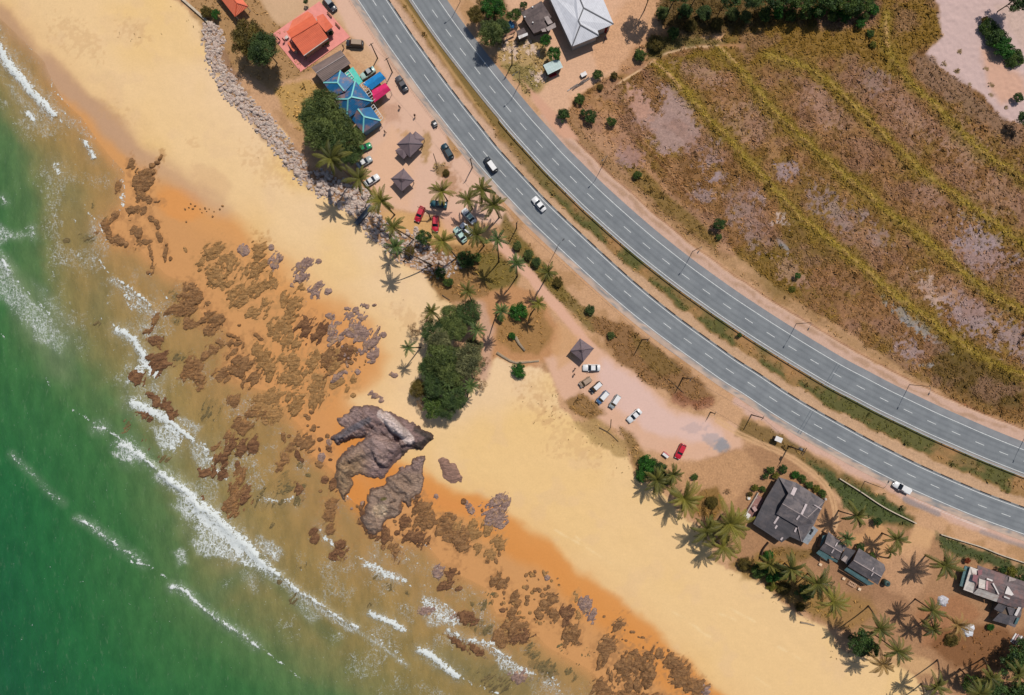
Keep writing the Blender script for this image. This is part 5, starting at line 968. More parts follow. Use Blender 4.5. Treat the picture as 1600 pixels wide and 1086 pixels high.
PALMS = [((616.7, 335.7), (594.4, 313.4), 10, 19, 'palm beside the flat grey shadow slab on the stone bank', 'palmy'), ((647, 375), (613.7, 355), 12, 17, 'palm between the stone bank and the small leafy tree by the red cars', 'palm'), ((675, 414.5), (617, 386), 13, 15, 'slanting palm on the boulders with its shadow star on open sand', 'palmg'),
 ((699, 313.5), (690, 299), 7, 17, 'short palm beside the teal saloon car', 'palmy'), ((768, 320), (753, 296), 8, 18, 'northernmost palm of the clump beside the carriageway', 'palm'), ((738, 326), (731, 312), 8, 17, 'palm of the roadside clump next to the long white saloon car', 'palm'), ((780, 340), (771.5, 321), 9, 18, 'palm of the roadside clump closest to the asphalt', 'palm'),
 ((756.5, 384), (744, 367), 11, 18, 'palm overhanging the small half hidden white car', 'palm'), ((714, 403), (691.6, 377), 11, 18, 'yellow fronded palm seaward of the two red cars', 'palmy'), ((779.5, 409), (777, 374), 14, 15, 'tall palm at the north end of the bare red track', 'palmg'), ((808, 432), (807, 411), 13, 13, 'thin palm halfway down the bare red track', 'palmg'), ((851, 438), (855.5, 425.5), 11, 14, 'palm between the red track and the road bushes', 'palm'),
 ((829.4, 490.6), (841, 474), 9, 11, 'small yellow palm landward of the round green bush', 'palmy'), ((742, 482.5), (731, 455), 10, 13, 'palm with a hooked trunk just north of the grove', 'palm'), ((775.7, 491.6), (783.5, 486), 14, 12, 'grey green palm touching the round green bush', 'palmg'), ((738, 529), (745, 515), 10, 13, 'bright palm on the landward edge of the casuarina grove', 'palmg'), ((730, 622), (735, 602), 8, 12, 'bright palm at the south east corner of the casuarina grove', 'palmg'), ((657, 543), (638, 543), 10, 11, 'lone palm leaning out of the grove over the sand', 'palmg'),
 ((690, 502), (674, 486.6), 9, 12, 'palm at the north west corner of the casuarina grove', 'palm'), ((704, 608), (700, 598), 9, 9, 'little palm buried inside the grove', 'palmg'), ((553, 281), (517.5, 248.6), 15, 24, 'broad tall palm against the dark trees by the stone bank', 'palm'), ((581, 303), (562, 279), 13, 20, 'palm half covering the white car at the bank', 'palm'),
 ((1024, 744), (1026, 750), 6, 19, 'palm grown into the dark creeper mass beside the beach', 'palm'), ((1046, 740), (1052, 742), 6, 15, 'palm behind the creeper mass, near the red and white cart', 'palm'), ((1060, 770), (1069, 779.5), 7, 25, 'spreading palm south of the creeper mass', 'palmy'), ((1098, 818), (1106, 828), 7, 22, 'seaward palm of the three in front of the big grey house', 'palm'), ((1126, 806), (1140, 818), 8, 31, 'largest palm, in front of the big grey house', 'palmy'), ((1118, 845), (1129, 855), 8, 22, 'yellowish palm below the largest palm', 'palmy'),
 ((1226, 880), (1236, 889), 8, 20, 'palm in the thicket seaward of the twin roofed house', 'palm'), ((1196, 876), (1203, 882), 6, 15, 'smaller palm in the thicket below the big grey house', 'palmy'), ((1262, 896), (1277, 912), 9, 24, 'palm at the yard edge seaward of the twin roofed house', 'palm'), ((1286, 899.5), (1302, 941), 12, 21, 'palm with a long pale bare trunk in front of the twin roofed house', 'palmy'),
 ((1310, 798), (1338.5, 806), 8, 18, 'palm on the green lawn north of the twin roofed house', 'palm'), ((1378, 833), (1401.5, 842), 7, 18, 'palm beside the driveway from the road', 'palm'), ((1446, 868), (1475.6, 883), 8, 21, 'palm near the corner of the patched roof house', 'palm'), ((1430, 936), (1457, 954), 9, 17, 'palm beside the white rubbish heap', 'palm'), ((1452, 962), (1457, 982), 6, 15, 'dark low palm under the palm by the rubbish heap', 'palm'), ((1468, 956), (1496, 976.5), 9, 19, 'open crowned palm between the white heap and the white tarp', 'palmd'),
 ((1357, 947), (1374, 982), 13, 18, 'palm whose thin trunk starts in open yard above the big round tree', 'palm'), ((1362, 988), (1403, 1018), 11, 19, 'palm leaning over the end of the white sand path', 'palm'), ((1352, 1016), (1379, 1038), 8, 17, 'brown dry palm at the edge of the sand', 'palmd'), ((1465, 1031), (1464, 1072), 9, 18, 'palm with a straight bare trunk at the foot of the yard', 'palm'), ((1440, 1068), (1443, 1108), 9, 16, 'palm by the frame edge, on the open sand', 'palm'), ((1500, 1045), (1531, 1084), 12, 18, 'palm with a long trunk leaning into the corner thicket', 'palm'),
 ((1536, 1028.5), (1548, 1058), 10, 17, 'palm rising from the corner thicket beside the yard', 'palm'), ((1559, 1021), (1592, 1054), 11, 18, 'palm at the yard end of the corner thicket', 'palm'), ((1322, 836), (1323, 842), 4, 11, 'stubby dark palm touching the twin roofed house', 'palmg'), ((1388, 872), (1392, 862), 4, 9, 'tiny palm behind the twin roofed house', 'palm')]
for p in PALMS: palm(*p)

# ---- crowns made of leaf clumps
def crown_mesh(seed, m, n=5200, nclump=64, flat=.62, leaf=(.05, .022), dens=.30, droopy=False):
    """unit crown: radius 1 in plan"""
    r = np.random.default_rng(seed)
    g = r.normal(size=(nclump, 3)); g /= np.linalg.norm(g, axis=1)[:, None]; g[:, 2] = np.abs(g[:, 2]) * 1.0 - .2
    g *= (r.uniform(.25, 1.0, nclump) ** .55)[:, None] * .8; cr = r.uniform(.12, .27, nclump); tone = r.uniform(.0, .9, nclump)
    w = cr ** 2; idx = r.choice(nclump, n, p=w / w.sum())
    d = r.normal(size=(n, 3)); d /= np.linalg.norm(d, axis=1)[:, None]; rad = r.uniform(.2, 1, n) ** .45
    P = g[idx] + d * (cr[idx] * rad)[:, None]; P[:, 2] *= flat
    A = r.normal(size=(n, 3)) * np.array([1, 1, .5]) + d * .5; A /= np.linalg.norm(A, axis=1)[:, None]
    Bv = np.cross(A, d + r.normal(size=(n, 3)) * .5); Bv /= np.linalg.norm(Bv, axis=1)[:, None] + 1e-6
    l = r.uniform(.6, 1.4, n)[:, None]
    c = np.clip(tone[idx] + r.normal(0, .18, n) + .06, 0, 1)
    return quads_mesh('crown', P, A * leaf[0] * l, Bv * leaf[1] * l, c, m)
CR = {}
def crown_for(style, i):
    k = (style, i % 3)
    if k not in CR:
        if style.startswith('cas'): CR[k] = crown_mesh(100 + i, LM[style], 9500, 80, .62, (.07, .012))
        elif style in ('dry',): CR[k] = crown_mesh(160 + i, LM[style], 1500, 26, .5, (.06, .012))
        else: CR[k] = crown_mesh(140 + i, LM[style], 5600, 60, .6, (.048, .025))
    return CR[k]
ntree = [0]
def limb_mesh(seed):
    r = random.Random(seed); t = MB(); t.tube([(0, 0, -.2), (.02, .02, .3), (.0, .05, .62)], [.045, .034, .02], 7)
    for k in range(6):
        a = k * 1.05 + r.random(); z = .28 + .06 * k; t.tube([(0, 0, z), (math.cos(a) * .2, math.sin(a) * .2, z + .14), (math.cos(a) * r.uniform(.45, .75), math.sin(a) * .6, z + .25)], [.022, .014, .005], 5)
    return t
LIMB = []
def tree(name, px, py, rpx, h, style, label, cat='tree', group=None, squash=1., rot=None, vs=1.):
    i = ntree[0]; ntree[0] += 1; r = rpx * S; zc = max(h - r * .62 * .75 * vs, r * .18)
    c = W(px, py, zc); root = empty(name, (c.x, c.y, gz(px, py)), rot if rot is not None else i * 1.3, label, cat, group)
    if not LIMB:
        t = limb_mesh(3); o = t.build('trunk', bark, root, True); LIMB.append(o.data)
    else: o = link('trunk', LIMB[0], root)
    o.scale = (r * .9, r * .9, zc * 1.3 + .1)
    q = link('crown', crown_for(style, i), root, (0, 0, zc)); q.scale = (r, r * squash, r * vs)
    return root
GR = 'trees of the casuarina grove'
for px, py, r, h, s, lab in ((733, 490, 20, 9, 'casd', 'dense dark green tree at the north east corner of the grove'), (704, 494, 19, 9, 'cas', 'bushy tree on the north edge of the grove'), (680, 519, 20, 9, 'casd', 'dark tree on the north west side of the grove'), (688, 533, 20, 10, 'casg', 'grey twiggy tree in the west of the grove'), (712, 515, 19, 10, 'cas', 'green tree in the north of the grove'), (692, 560, 28, 11, 'cas', 'broad olive tree in the heart of the grove'), (730, 566, 25, 11, 'casg', 'broad thin grey tree on the landward side of the grove'),
                             (670, 576, 17, 9, 'casd', 'small dark tree at the seaward rim of the grove'), (705, 586, 22, 10, 'cas', 'round olive tree south of the heart of the grove'), (680, 602, 19, 9, 'casd', 'dark tree in the south west of the grove'), (708, 618, 22, 9, 'casd', 'dark green tree in the south of the grove'), (678, 634, 20, 7, 'mid', 'brightest green tree at the southern tip of the grove'), (655, 608, 15, 6, 'caso', 'yellowish low tree at the seaward south corner of the grove'), (740, 541, 14, 6, 'casg', 'dry brown tree on the landward rim of the grove'), (698, 640, 14, 7, 'casd', 'dark tree by the rocks at the foot of the grove'), (756, 566, 10, 4, 'dry', 'bare brown shrub landward of the grove'), (752, 600, 10, 4, 'dry', 'bare brown shrub at the sand side of the grove'), (648, 516, 12, 4, 'dry', 'bare tan shrub on the sand west of the grove'), (665, 500, 11, 4, 'dry', 'bare tan shrub north west of the grove'), (660, 632, 10, 4, 'dry', 'bare brown shrub beside the cliff rock')):
    tree('casuarina_tree', px, py, r * 1.18, h, s, lab, 'tree', GR)
GN = 'trees behind the blue roofed restaurant'
for px, py, r, h, s, lab in ((389, 60, 27, 9, 'caso', 'thin olive tree beside the stone bank near the orange hut'), (413, 74, 22, 10, 'casd', 'dark tree beside the pink paved yard'), (403, 86, 15, 8, 'casd', 'darker tree leaning over the upper stone bank'), (507, 166, 26, 11, 'cas', 'northern tree touching the blue roof'), (492, 180, 24, 11, 'cas', 'seaward tree of the restaurant clump'), (525, 192, 26, 11, 'cas', 'landward tree of the restaurant clump'), (498, 208, 26, 12, 'cas', 'tallest tree of the restaurant clump above the stone bank'), (537, 216, 26, 11, 'cas', 'tree next to the green parked car'), (548, 240, 17, 9, 'casd', 'small dark tree next to the silver parked car'), (520, 222, 22, 11, 'casd', 'dark tree behind the broad tall palm'), (553, 214, 14, 8, 'cas', 'small tree under the south end of the blue roof')):
    tree('casuarina_tree', px, py, r * 1.2, h, s, lab, 'tree', GN)
B_ = 'bush'
for nm, px, py, r, h, s, lab, ct in (('bush', 811, 486.6, 17, 3, 'green', 'large round bright green bush below the red track', B_), ('bush', 811, 579, 14, 2.4, 'green', 'round bright green bush alone on the beach top', B_), ('bush', 800, 525, 7, 1.6, 'green', 'small bright green bush beside the pale log', B_), ('bush', 782, 497, 7, 2, 'mid', 'small bush under the grey green palm', B_),
        ('bush', 728, 405, 16, 3, 'dark', 'dark dense bush in the shade of the roadside palms', B_), ('bush', 688, 427, 11, 2.4, 'dark', 'dark bush on the sand edge below the boulders', B_), ('bush', 700, 441, 9, 2, 'mid', 'green bush beside the dark bush at the sand edge', B_), ('leafy_tree', 662, 371, 14, 4.5, 'dark', 'small leafy tree between the red cars and the boulders', 'tree'), ('bush', 640, 392, 10, 2.5, 'caso', 'straggly olive bush on the boulders', B_),
        ('bush', 1012, 725, 17, 2.6, 'green', 'dark green creeper mound with palms growing out of it', B_), ('bush', 1004, 741, 14, 2.2, 'green', 'seaward lobe of green creeper at the sand', B_), ('bush', 1030, 733, 15, 2.4, 'dark', 'dark bush joined to the creeper mound', B_), ('bush', 1040, 750, 14, 2.4, 'dark', 'dark bush among the palms south of the creeper mound', B_), ('bush', 1085, 745, 7, 1.2, 'mid', 'small green bush behind the creeper mound', B_), ('bush', 1112, 785, 12, 1.6, 'caso', 'olive bush between the spreading palm and the grey house', B_), ('bush', 1137, 768, 6, 1.2, 'dry', 'lone dark dry bush in the yard', B_),
        ('bush', 1164, 882, 13, 2.2, 'caso', 'tangled olive bush at the beach edge below the largest palm', B_), ('bush', 1185, 893, 14, 2.4, 'mid', 'green bush in the beach edge thicket', B_), ('bush', 1206, 898, 15, 3, 'green', 'greenest bush in the beach edge thicket', B_), ('bush', 1224, 895, 13, 3, 'dark', 'darkest bush in the beach edge thicket', B_), ('bush', 1200, 868, 10, 2.2, 'green', 'green bush on the yard side of the thicket', B_), ('bush', 1258, 925, 17, 3, 'dark', 'dark bush in palm shade at the sand', B_), ('bush', 1225, 918, 14, 1.2, 'caso', 'low olive scrub spilling on to the sand', B_), ('bush', 1250, 948, 9, 1., 'caso', 'lowest scrub at the south of the thicket', B_), ('bush', 1205, 915, 10, 1., 'yel', 'yellow scrub on the sand below the thicket', B_),
        ('leafy_tree', 1345, 1004, 23, 6, 'dark', 'big round dark tree on the sand edge', 'tree'), ('leafy_tree', 1362, 1015, 14, 4.5, 'mid', 'greener tree joined to the big round dark tree', 'tree'), ('bush', 1371, 816, 9, 2, 'dark', 'dark round bush at the lawn corner', B_), ('bush', 1345, 855, 8, 1.6, 'dark', 'dark bush at the back of the twin roofed house', B_), ('bush', 1362, 868, 7, 1.5, 'mid', 'olive bush at the back of the twin roofed house', B_),
        ('bush', 1579, 893, 11, 2.2, 'yel', 'yellow green bush behind the patched roof house', B_), ('bush', 1566, 890, 7, 2, 'dark', 'small dark bush behind the patched roof house', B_), ('bush', 1548, 980, 7, 1.2, 'green', 'small green bush at the corner of the patched roof house', B_), ('bush', 1512, 876, 6, 1.4, 'red', 'reddish flowering bush behind the patched roof house', B_), ('bush', 1486, 1000, 13, 1.4, 'caso', 'olive bush in the brown yard corner', B_), ('bush', 1596, 905, 10, 2.5, 'dark', 'dark bush at the frame edge behind the patched roof house', B_),
        ('leafy_tree', 1585, 1036, 26, 6, 'dark', 'dark tree filling the corner thicket', 'tree'), ('leafy_tree', 1548, 1074, 24, 5, 'dark', 'dark tree at the bottom of the corner thicket', 'tree'), ('leafy_tree', 1520, 1068, 18, 4, 'mid', 'mid green tree on the yard side of the corner thicket', 'tree'), ('leafy_tree', 1590, 1080, 28, 5, 'dark', 'darkest tree in the very corner', 'tree'), ('leafy_tree', 1600, 1012, 18, 5, 'dark', 'dark tree under the long palm trunk', 'tree'),
        ('leafy_tree', 771, 12, 22, 6, 'green', 'bright green tree beside the upper carriageway', 'tree'), ('leafy_tree', 744, 22, 16, 5, 'caso', 'olive roadside tree next to the bright green tree', 'tree'), ('leafy_tree', 766, 52, 24, 7, 'cas', 'dark olive tree shading the upper carriageway', 'tree'), ('leafy_tree', 784, 42, 15, 5, 'casd', 'dark tree beside the blue tarpaulin', 'tree'), ('leafy_tree', 803, 24, 13, 4, 'mid', 'mid green tree beside the rusty roof', 'tree'), ('bush', 818, 8, 7, 2, 'dark', 'small dark bush at the rusty roof corner', B_),
        ('leafy_tree', 853, 63, 11, 4, 'green', 'green tree at the end of the rusty roofed house', 'tree'), ('leafy_tree', 866, 84, 13, 4, 'green', 'green tree touching the pale roofed shed', 'tree'), ('bush', 934, 117, 10, 2, 'mid', 'green bush beside the timber pile', B_), ('bush', 905, 155, 10, 1.8, 'mid', 'olive bush at the foot of the timber pile', B_), ('bush', 880, 180, 12, 2.5, 'dark', 'round dark bush at the lane mouth', B_), ('bush', 923, 182, 12, 2.5, 'dark', 'round dark bush east of the lane mouth', B_), ('bush', 911, 176, 6, 1.6, 'dark', 'tiny dark bush between the two round bushes', B_), ('bush', 955, 190, 9, 2, 'mid', 'small round bush nearest the field ditch', B_), ('bush', 960, 118, 7, 1.4, 'caso', 'olive bush by the field path', B_), ('bush', 938, 136, 6, 1.2, 'caso', 'small olive bush below the timber pile', B_), ('bush', 996, 273, 8, 1.6, 'mid', 'dark bush beside the field ditch', B_),
        ('bush', 1124, 350, 11, 3, 'dark', 'round dark bush alone at the field edge', B_), ('bush', 1123, 370, 6, 1.2, 'mid', 'small green bush below the round dark bush', B_), ('bush', 1246, 431, 6, 1.6, 'green', 'small green bush at the edge of the field', B_), ('bush', 1238, 452, 7, .8, 'yel', 'low yellowish bush by the field edge', B_),
        ('bush', 1545, 42, 16, 2.2, 'mid', 'top bush of the thicket on pale sand', B_), ('bush', 1556, 58, 21, 2.6, 'dark', 'dark bush in the middle of the thicket on pale sand', B_), ('bush', 1568, 74, 20, 3, 'green', 'greenest bush of the thicket on pale sand', B_), ('bush', 1584, 92, 18, 2, 'mid', 'thin bush at the bottom of the thicket on pale sand', B_), ('bush', 1540, 32, 8, 1.5, 'caso', 'olive bush at the top of the thicket on pale sand', B_), ('bush', 1592, 152, 9, 2, 'dark', 'dark bush at the east edge of the pale sand', B_), ('leafy_tree', 1602, 186, 14, 5, 'dark', 'dark tree at the east edge of the field', 'tree'), ('leafy_tree', 1590, -4, 26, 8, 'dark', 'dark tree in the corner above the pale sand', 'tree'),
        ('bush', 1000, 86, 12, 2, 'mid', 'bush at the bend of the field path', B_), ('bush', 1025, 68, 14, 2.4, 'caso', 'olive bush below the shaded trees', B_), ('bush', 322, 18, 11, 2.2, 'caso', 'olive bush at the top of the beach near the orange hut', B_), ('bush', 337, 22, 9, 2.2, 'green', 'green bush at the top of the beach near the orange hut', B_), ('bush', 478, 2, 5, 2, 'dark', 'small dark bush above the pink paved yard', B_), ('bush', 561, 235, 6, 2, 'mid', 'small bush behind the green parked car', B_),
        ('bush', 697, 270, 7, 1., 'caso', 'olive scrub patch beside the bent pole', B_), ('bush', 745, 402, 9, 2, 'mid', 'green bush beside the roadside palms', B_), ('bush', 808, 384, 9, 2, 'cas', 'dark bush at the head of the road verge', B_), ('bush', 826, 398, 10, 2, 'cas', 'second dark bush down the road verge', B_), ('bush', 838, 410, 9, 2, 'casd', 'third dark bush down the road verge', B_), ('bush', 872, 440, 10, 1.8, 'caso', 'olive bush behind the red track palm', B_), ('bush', 922, 484, 9, 1.8, 'casd', 'dark bush where the red track meets the parking ground', B_), ('bush', 955, 524, 7, 1.4, 'cas', 'dark bush beside the parking ground verge', B_), ('bush', 1155, 524, 5, 1.4, 'dark', 'dark shrub on the median beside the kerb', B_), ('bush', 1204, 734, 8, 1.8, 'mid', 'garden shrub by the field track near the grey house', B_), ('bush', 1196, 744, 6, 1.5, 'dark', 'dark garden shrub by the grey house corner', B_), ('bush', 1212, 742, 7, 1.6, 'yel', 'yellow garden shrub by the grey house corner', B_), ('bush', 1224, 733, 8, 1.6, 'dark', 'garden shrub at the end of the hedge', B_), ('bush', 1180, 762, 7, 1.4, 'yel', 'yellow garden shrub beside the stone terrace', B_), ('bush', 1192, 764, 6, 1.4, 'mid', 'green garden shrub beside the stone terrace', B_), ('bush', 1172, 772, 5, 1.2, 'caso', 'smallest garden shrub beside the stone terrace', B_)):
    tree(nm, px, py, r, h, s, lab, ct, 'bushes and garden shrubs' if ct == B_ else 'leafy trees inland')
# hedge along the landward side of the big grey house
hx = [(1241, 741), (1252, 747), (1262, 756), (1273, 762), (1283, 770)]
hed = empty('hedge', W(1262, 755), 0, 'clipped hedge along the road side of the big grey house', 'hedge')
for i, (x, y) in enumerate(hx):
    q = link('foliage', crown_for(['green', 'mid', 'mid', 'yel', 'mid'][i], i), hed, W(x, y) - W(1262, 755) + Vector((0, 0, .7))); q.scale = (1.35, 1.35, 1.3)
# woodland on the top edge
for i, (px, py, r, h, s) in enumerate(((1022, -22, 24, 12, 'dark'), (1062, -20, 26, 13, 'dark'), (1098, -26, 24, 13, 'casd'), (1140, -6, 20, 9, 'dark'), (1178, -4, 22, 8, 'casd'), (1216, -8, 24, 8, 'dark'), (1254, -2, 22, 7, 'mid'), (1290, 2, 22, 7, 'dark'), (1325, 4, 22, 6, 'mid'), (1352, 2, 18, 5, 'mid'), (1300, 26, 10, 2.5, 'mid'), (1080, 40, 12, 2, 'caso'), (1120, 36, 12, 2, 'caso'), (1165, 26, 12, 2.5, 'cas'), (1052, 52, 12, 2, 'mid'), (1235, 24, 11, 2, 'mid'), (1350, 28, 10, 2, 'mid'), (1360, 52, 8, 1.2, 'mid'), (1364, 70, 7, 1, 'yel'), (1195, 22, 13, 2.5, 'mid'), (1215, 18, 13, 3, 'green'), (1258, 20, 14, 3, 'mid'), (1278, 18, 13, 3, 'green'), (1318, 24, 13, 3, 'green'), (1335, 14, 14, 3, 'mid'), (1345, 36, 9, 2, 'green'), (1240, 4, 15, 3.5, 'green'), (1305, 8, 15, 3.5, 'green'), (1270, 36, 9, 1.5, 'caso'), (1145, 22, 13, 2.5, 'cas'), (1100, 20, 14, 3, 'casd'), (1070, 18, 14, 3, 'dark'), (1035, 20, 13, 3, 'cas'), (1365, 14, 11, 2, 'green'))):
    tree('woodland_tree' if h > 4 else 'bush', px, py, r, h, s, ['tall dark tree in the wood above the field, its shadow on the scrub', 'bush in the scrub below the wood above the field'][h < 4], 'tree' if h > 4 else 'bush', 'trees of the wood above the field' if h > 4 else 'bushes under the wood')

# ---- ground cover nobody could count
def scatter(n, name, mfun, label, size, dens, dark, blades=4, clump=1, seed=1, flat=.5):
    r = np.random.default_rng(seed); out = []
    X = r.uniform(-20, 1620, n * 6); Y = r.uniform(-20, 1106, n * 6)
    i = np.searchsorted(gx, X); j = np.searchsorted(gy, Y); d = dens[j, i]; k = r.uniform(0, 1, len(X)) < d; X, Y, i, j = X[k][:n], Y[k][:n], i[k][:n], j[k][:n]
    m = len(X); s = r.uniform(size[0], size[1], m); P = np.stack([(X - 800) * S, (543 - Y) * S, GZ[j, i]], -1)
    P = np.repeat(P, blades, 0); sr = np.repeat(s, blades); a = r.uniform(0, 6.28, m * blades); w = r.uniform(0, 6.28, m * blades)
    dirv = np.stack([np.cos(a), np.sin(a), np.zeros_like(a)], -1); off = np.stack([np.cos(w), np.sin(w), np.zeros_like(w)], -1) * (sr * .45 * r.uniform(0, 1, len(sr)))[:, None]
    sd = np.stack([-np.sin(a), np.cos(a), np.zeros_like(a)], -1); up = np.array([0, 0, 1.])
    b0 = P + off - sd * (sr * .22)[:, None]; b1 = P + off + sd * (sr * .22)[:, None]; t1 = P + off + dirv * (sr * .55)[:, None] + up * (sr * flat * 1.2)[:, None]; t0 = P + off + dirv * (sr * .5)[:, None] + sd * (sr * .2)[:, None] + up * (sr * flat)[:, None]
    V = np.stack([b0, b1, t0, t1], 1).reshape(-1, 3)
    C = COLR[j, i] * r.uniform(dark[0], dark[1], m)[:, None] * np.array([1., 1.0, .92]); C = np.clip(np.repeat(C, blades * 4, 0), .004, .8)
    me = np_mesh(name, V, np.arange(len(V)).reshape(-1, 4), [mfun]); col_attr(me, 'Col', C)
    return tag(link(name, me), label, None, None, 'stuff')
def tuft_mat(nm):
    m = N(nm); a = m.attr('Col'); m.l(a.outputs['Color'], m.b.inputs['Base Color']); m.b.inputs['Roughness'].default_value = .9; m.b.inputs['Specular IOR Level'].default_value = .1; return m.m
TM = tuft_mat('dry_grass_blades')
clear = np.where(road_clear < 30, 0, 1.)
scatter(70000, 'grass', TM, 'dry brown and olive grass on the field and verges', (.3, .85), np.clip((TUFT - .22) * 1.3 * clear, 0, 1) * (.35 + .65 * sstep(.4, .6, fbm(PX / 6, PY / 6, 201, 2))), (.85, 1.7), 4, seed=5, flat=.34)
scrubd = np.clip((TUFT - .25) * .9, 0, 1) * clear * sstep(.52, .66, fbm(PX / 9, PY / 9, 211, 3)) * (1 - fm * .75)
scatter(9000, 'undergrowth', TM, 'low dry scrub on the verges and yards', (.5, 1.3), scrubd, (.6, 1.5), 8, seed=6, flat=.45)
beach_edge = sstep(-22, -4, sd_land) * sstep(6, 0, sd_land) * sstep(.45, .6, fbm(PX / 14, PY / 14, 221, 3)) + sstep(40, 5, seg_dist(PX, PY, [(880, 640), (930, 690), (985, 720)])) * .5
for _x, _y, _r in ((210, 52, 22), (235, 54, 16), (120, 60, 14), (272, 46, 8), (640, 500, 24), (640, 470, 16), (845, 620, 34), (820, 625, 26), (860, 655, 30), (905, 690, 36), (700, 655, 18), (345, 75, 20), (430, 240, 26), (1230, 930, 26), (1270, 965, 20)):
    beach_edge = np.maximum(beach_edge, sstep(1.3, .2, np.hypot(PX - _x, (PY - _y) * 1.6) / _r + ND * 1.5) * .35)
scatter(4200, 'leaf_litter', TM, 'dead leaves and twigs washed along the top of the beach', (.25, .6), np.clip(beach_edge, 0, 1), (.3, .6), 2, seed=7, flat=.2)
# ================================================================== BUILDINGS
class Bld:
    def __init__(s, name, px, py, label, cat, group=None):
        s.b = W(px, py); s.b.z = gz(px, py); s.root = empty(name, s.b, 0, label, cat, group)
    def P(s, c, q):
        x, y = c([(q[0], q[1])])[0]; return W(x, y, q[2]) - s.b
    def slab(s, name, c, polys, m, th=.1, lift=0):
        mb = MB()
        for pl in polys:
            t = [s.P(c, q) + Vector((0, 0, lift)) for q in pl]
            n = (t[1] - t[0]).cross(t[2] - t[0])
            if n.z < 0: t = t[::-1]
            b = [p - Vector((0, 0, th)) for p in t]; k = len(t)
            mb.face(t); mb.face(b[::-1])
            for i in range(k): mb.face([b[i], b[(i + 1) % k], t[(i + 1) % k], t[i]])
        return mb.build(name, m, s.root)
    def walls(s, c, pts, z, m, inset=.93, name='wall'):
        w = [s.P(c, (q[0], q[1], q[2] if len(q) > 2 else z)) for q in pts]; ce = sum(w, Vector()) / len(w); mb = MB(); k = len(w)
        w = [ce + (p - ce) * inset for p in w]
        for i in range(k):
            a, b = w[i], w[(i + 1) % k]; mb.face([(a.x, a.y, -.2), (b.x, b.y, -.2), (b.x, b.y, z), (a.x, a.y, z)])
        mb.face([(p.x, p.y, z) for p in w]); return mb.build(name, m, s.root)
    def caps(s, c, segs, m, w=.34, name='ridge_cap'):
        for a, b in segs:
            mb = MB(); p, q = s.P(c, a) + Vector((0, 0, .05)), s.P(c, b) + Vector((0, 0, .05)); mb.bar(p, q, w, .12); mb.build(name, m, s.root)
    def posts(s, c, pts, z, m, w=.16):
        for q in pts:
            p = s.P(c, (q[0], q[1], z)); mb = MB(); mb.box((p.x, p.y, z / 2), (w, w, z)); mb.build('post', m, s.root)
    def box(s, name, c, q, size, ang, m, z0=0):
        p = s.P(c, (q[0], q[1], z0)); mb = MB(); mb.box((p.x, p.y, z0 + size[2] / 2), size, R(-ang)); return mb.build(name, m, s.root)
def inset(pts, f=.88):
    cx = sum(p[0] for p in pts) / len(pts); cy = sum(p[1] for p in pts) / len(pts)
    return [(cx + (p[0] - cx) * f, cy + (p[1] - cy) * f) for p in pts]
wallw = mat('render_wall', (196, 184, 170), .85, .1); wallg = mat('timber_wall', (110, 92, 78), .9, .15); wallb = mat('brown_wall', (140, 90, 66), .9, .12)
postm = mat('post_timber', (120, 104, 90), .85); conc = mat('concrete', (188, 180, 170), .85, .1, 1.5); white = mat('white_sheet', (232, 226, 222), .6, .06, 1.5, stain=(176, 150, 130), stain_amt=.5); darkm = mat('black_rubber', (36, 36, 38), .6)
RO = {k: roof_mat('roof_' + k, *v) for k, v in {
    'orange': ((236, 112, 74), 35, .3, (214, 92, 60), .3, .06, .55, False), 'orange2': ((242, 124, 88), 52, .3, (220, 104, 74), .3, .06, .55, False), 'purple': ((124, 106, 110), 33, .24, (150, 126, 124), .3, .08, .7, False), 'grey': ((134, 114, 106), 31, .35, (112, 94, 88), .4, .1, .6, True),
    'blue': ((28, 106, 156), 40, .3, (156, 118, 108), .85, .1, .45, False, .26), 'white': ((214, 214, 220), 62, .4, (190, 190, 196), .4, .03, .5, False), 'rusty': ((98, 84, 82), 28, .28, (136, 118, 112), .55, .16, .8, True), 'pale': ((206, 224, 220), 26, .3, (176, 196, 190), .4, .06, .5, True),
    'shack': ((100, 94, 97), -32, .26, (146, 132, 128), .45, .14, .75, True), 'shackd': ((84, 80, 84), -32, .26, (112, 100, 98), .4, .14, .75, True), 'teal': ((88, 122, 124), -32, .3, (70, 96, 100), .5, .12, .6, True), 'whitep': ((222, 212, 202), -18, .3, (188, 160, 146), .5, .08, .6, True), 'patch': ((116, 102, 102), -18, .26, (150, 110, 104), .6, .2, .75, True)}.items()}
capd = mat('dark_ridge', (84, 84, 90), .6); capt = mat('teal_ridge', (132, 206, 204), .5, .06); capg = mat('pale_ridge', (168, 152, 148), .7)
# orange hut
c = crop(0, 0, 1.0)
h = Bld('beach_hut', 360, 0, 'small orange roofed open hut at the top of the beach, cut by the frame', 'hut')
A, B, D, Cc = (367.3, 26.3, 2.5), (387.6, 10, 2.5), (334, -16, 2.5), (354.6, -32, 2.5); a1 = (369.8, 4.5, 3.7); a2 = (353, -17, 3.7)
h.slab('roof', c, [[A, B, a1], [B, Cc, a2, a1], [D, A, a1, a2], [Cc, D, a2]], RO['orange2']); h.caps(c, [(a1, A), (a1, B), (a1, a2)], mat('orange_ridge', (220, 96, 62), .6), .2)
ft = inset([A, B, Cc, D]); h.posts(c, ft + [((ft[0][0] + ft[3][0]) / 2, (ft[0][1] + ft[3][1]) / 2), ((ft[1][0] + ft[2][0]) / 2, (ft[1][1] + ft[2][1]) / 2)], 2.45, wallw); h.slab('floor_slab', c, [[(q[0], q[1], .12) for q in inset([A, B, Cc, D], .95)]], conc, .2)
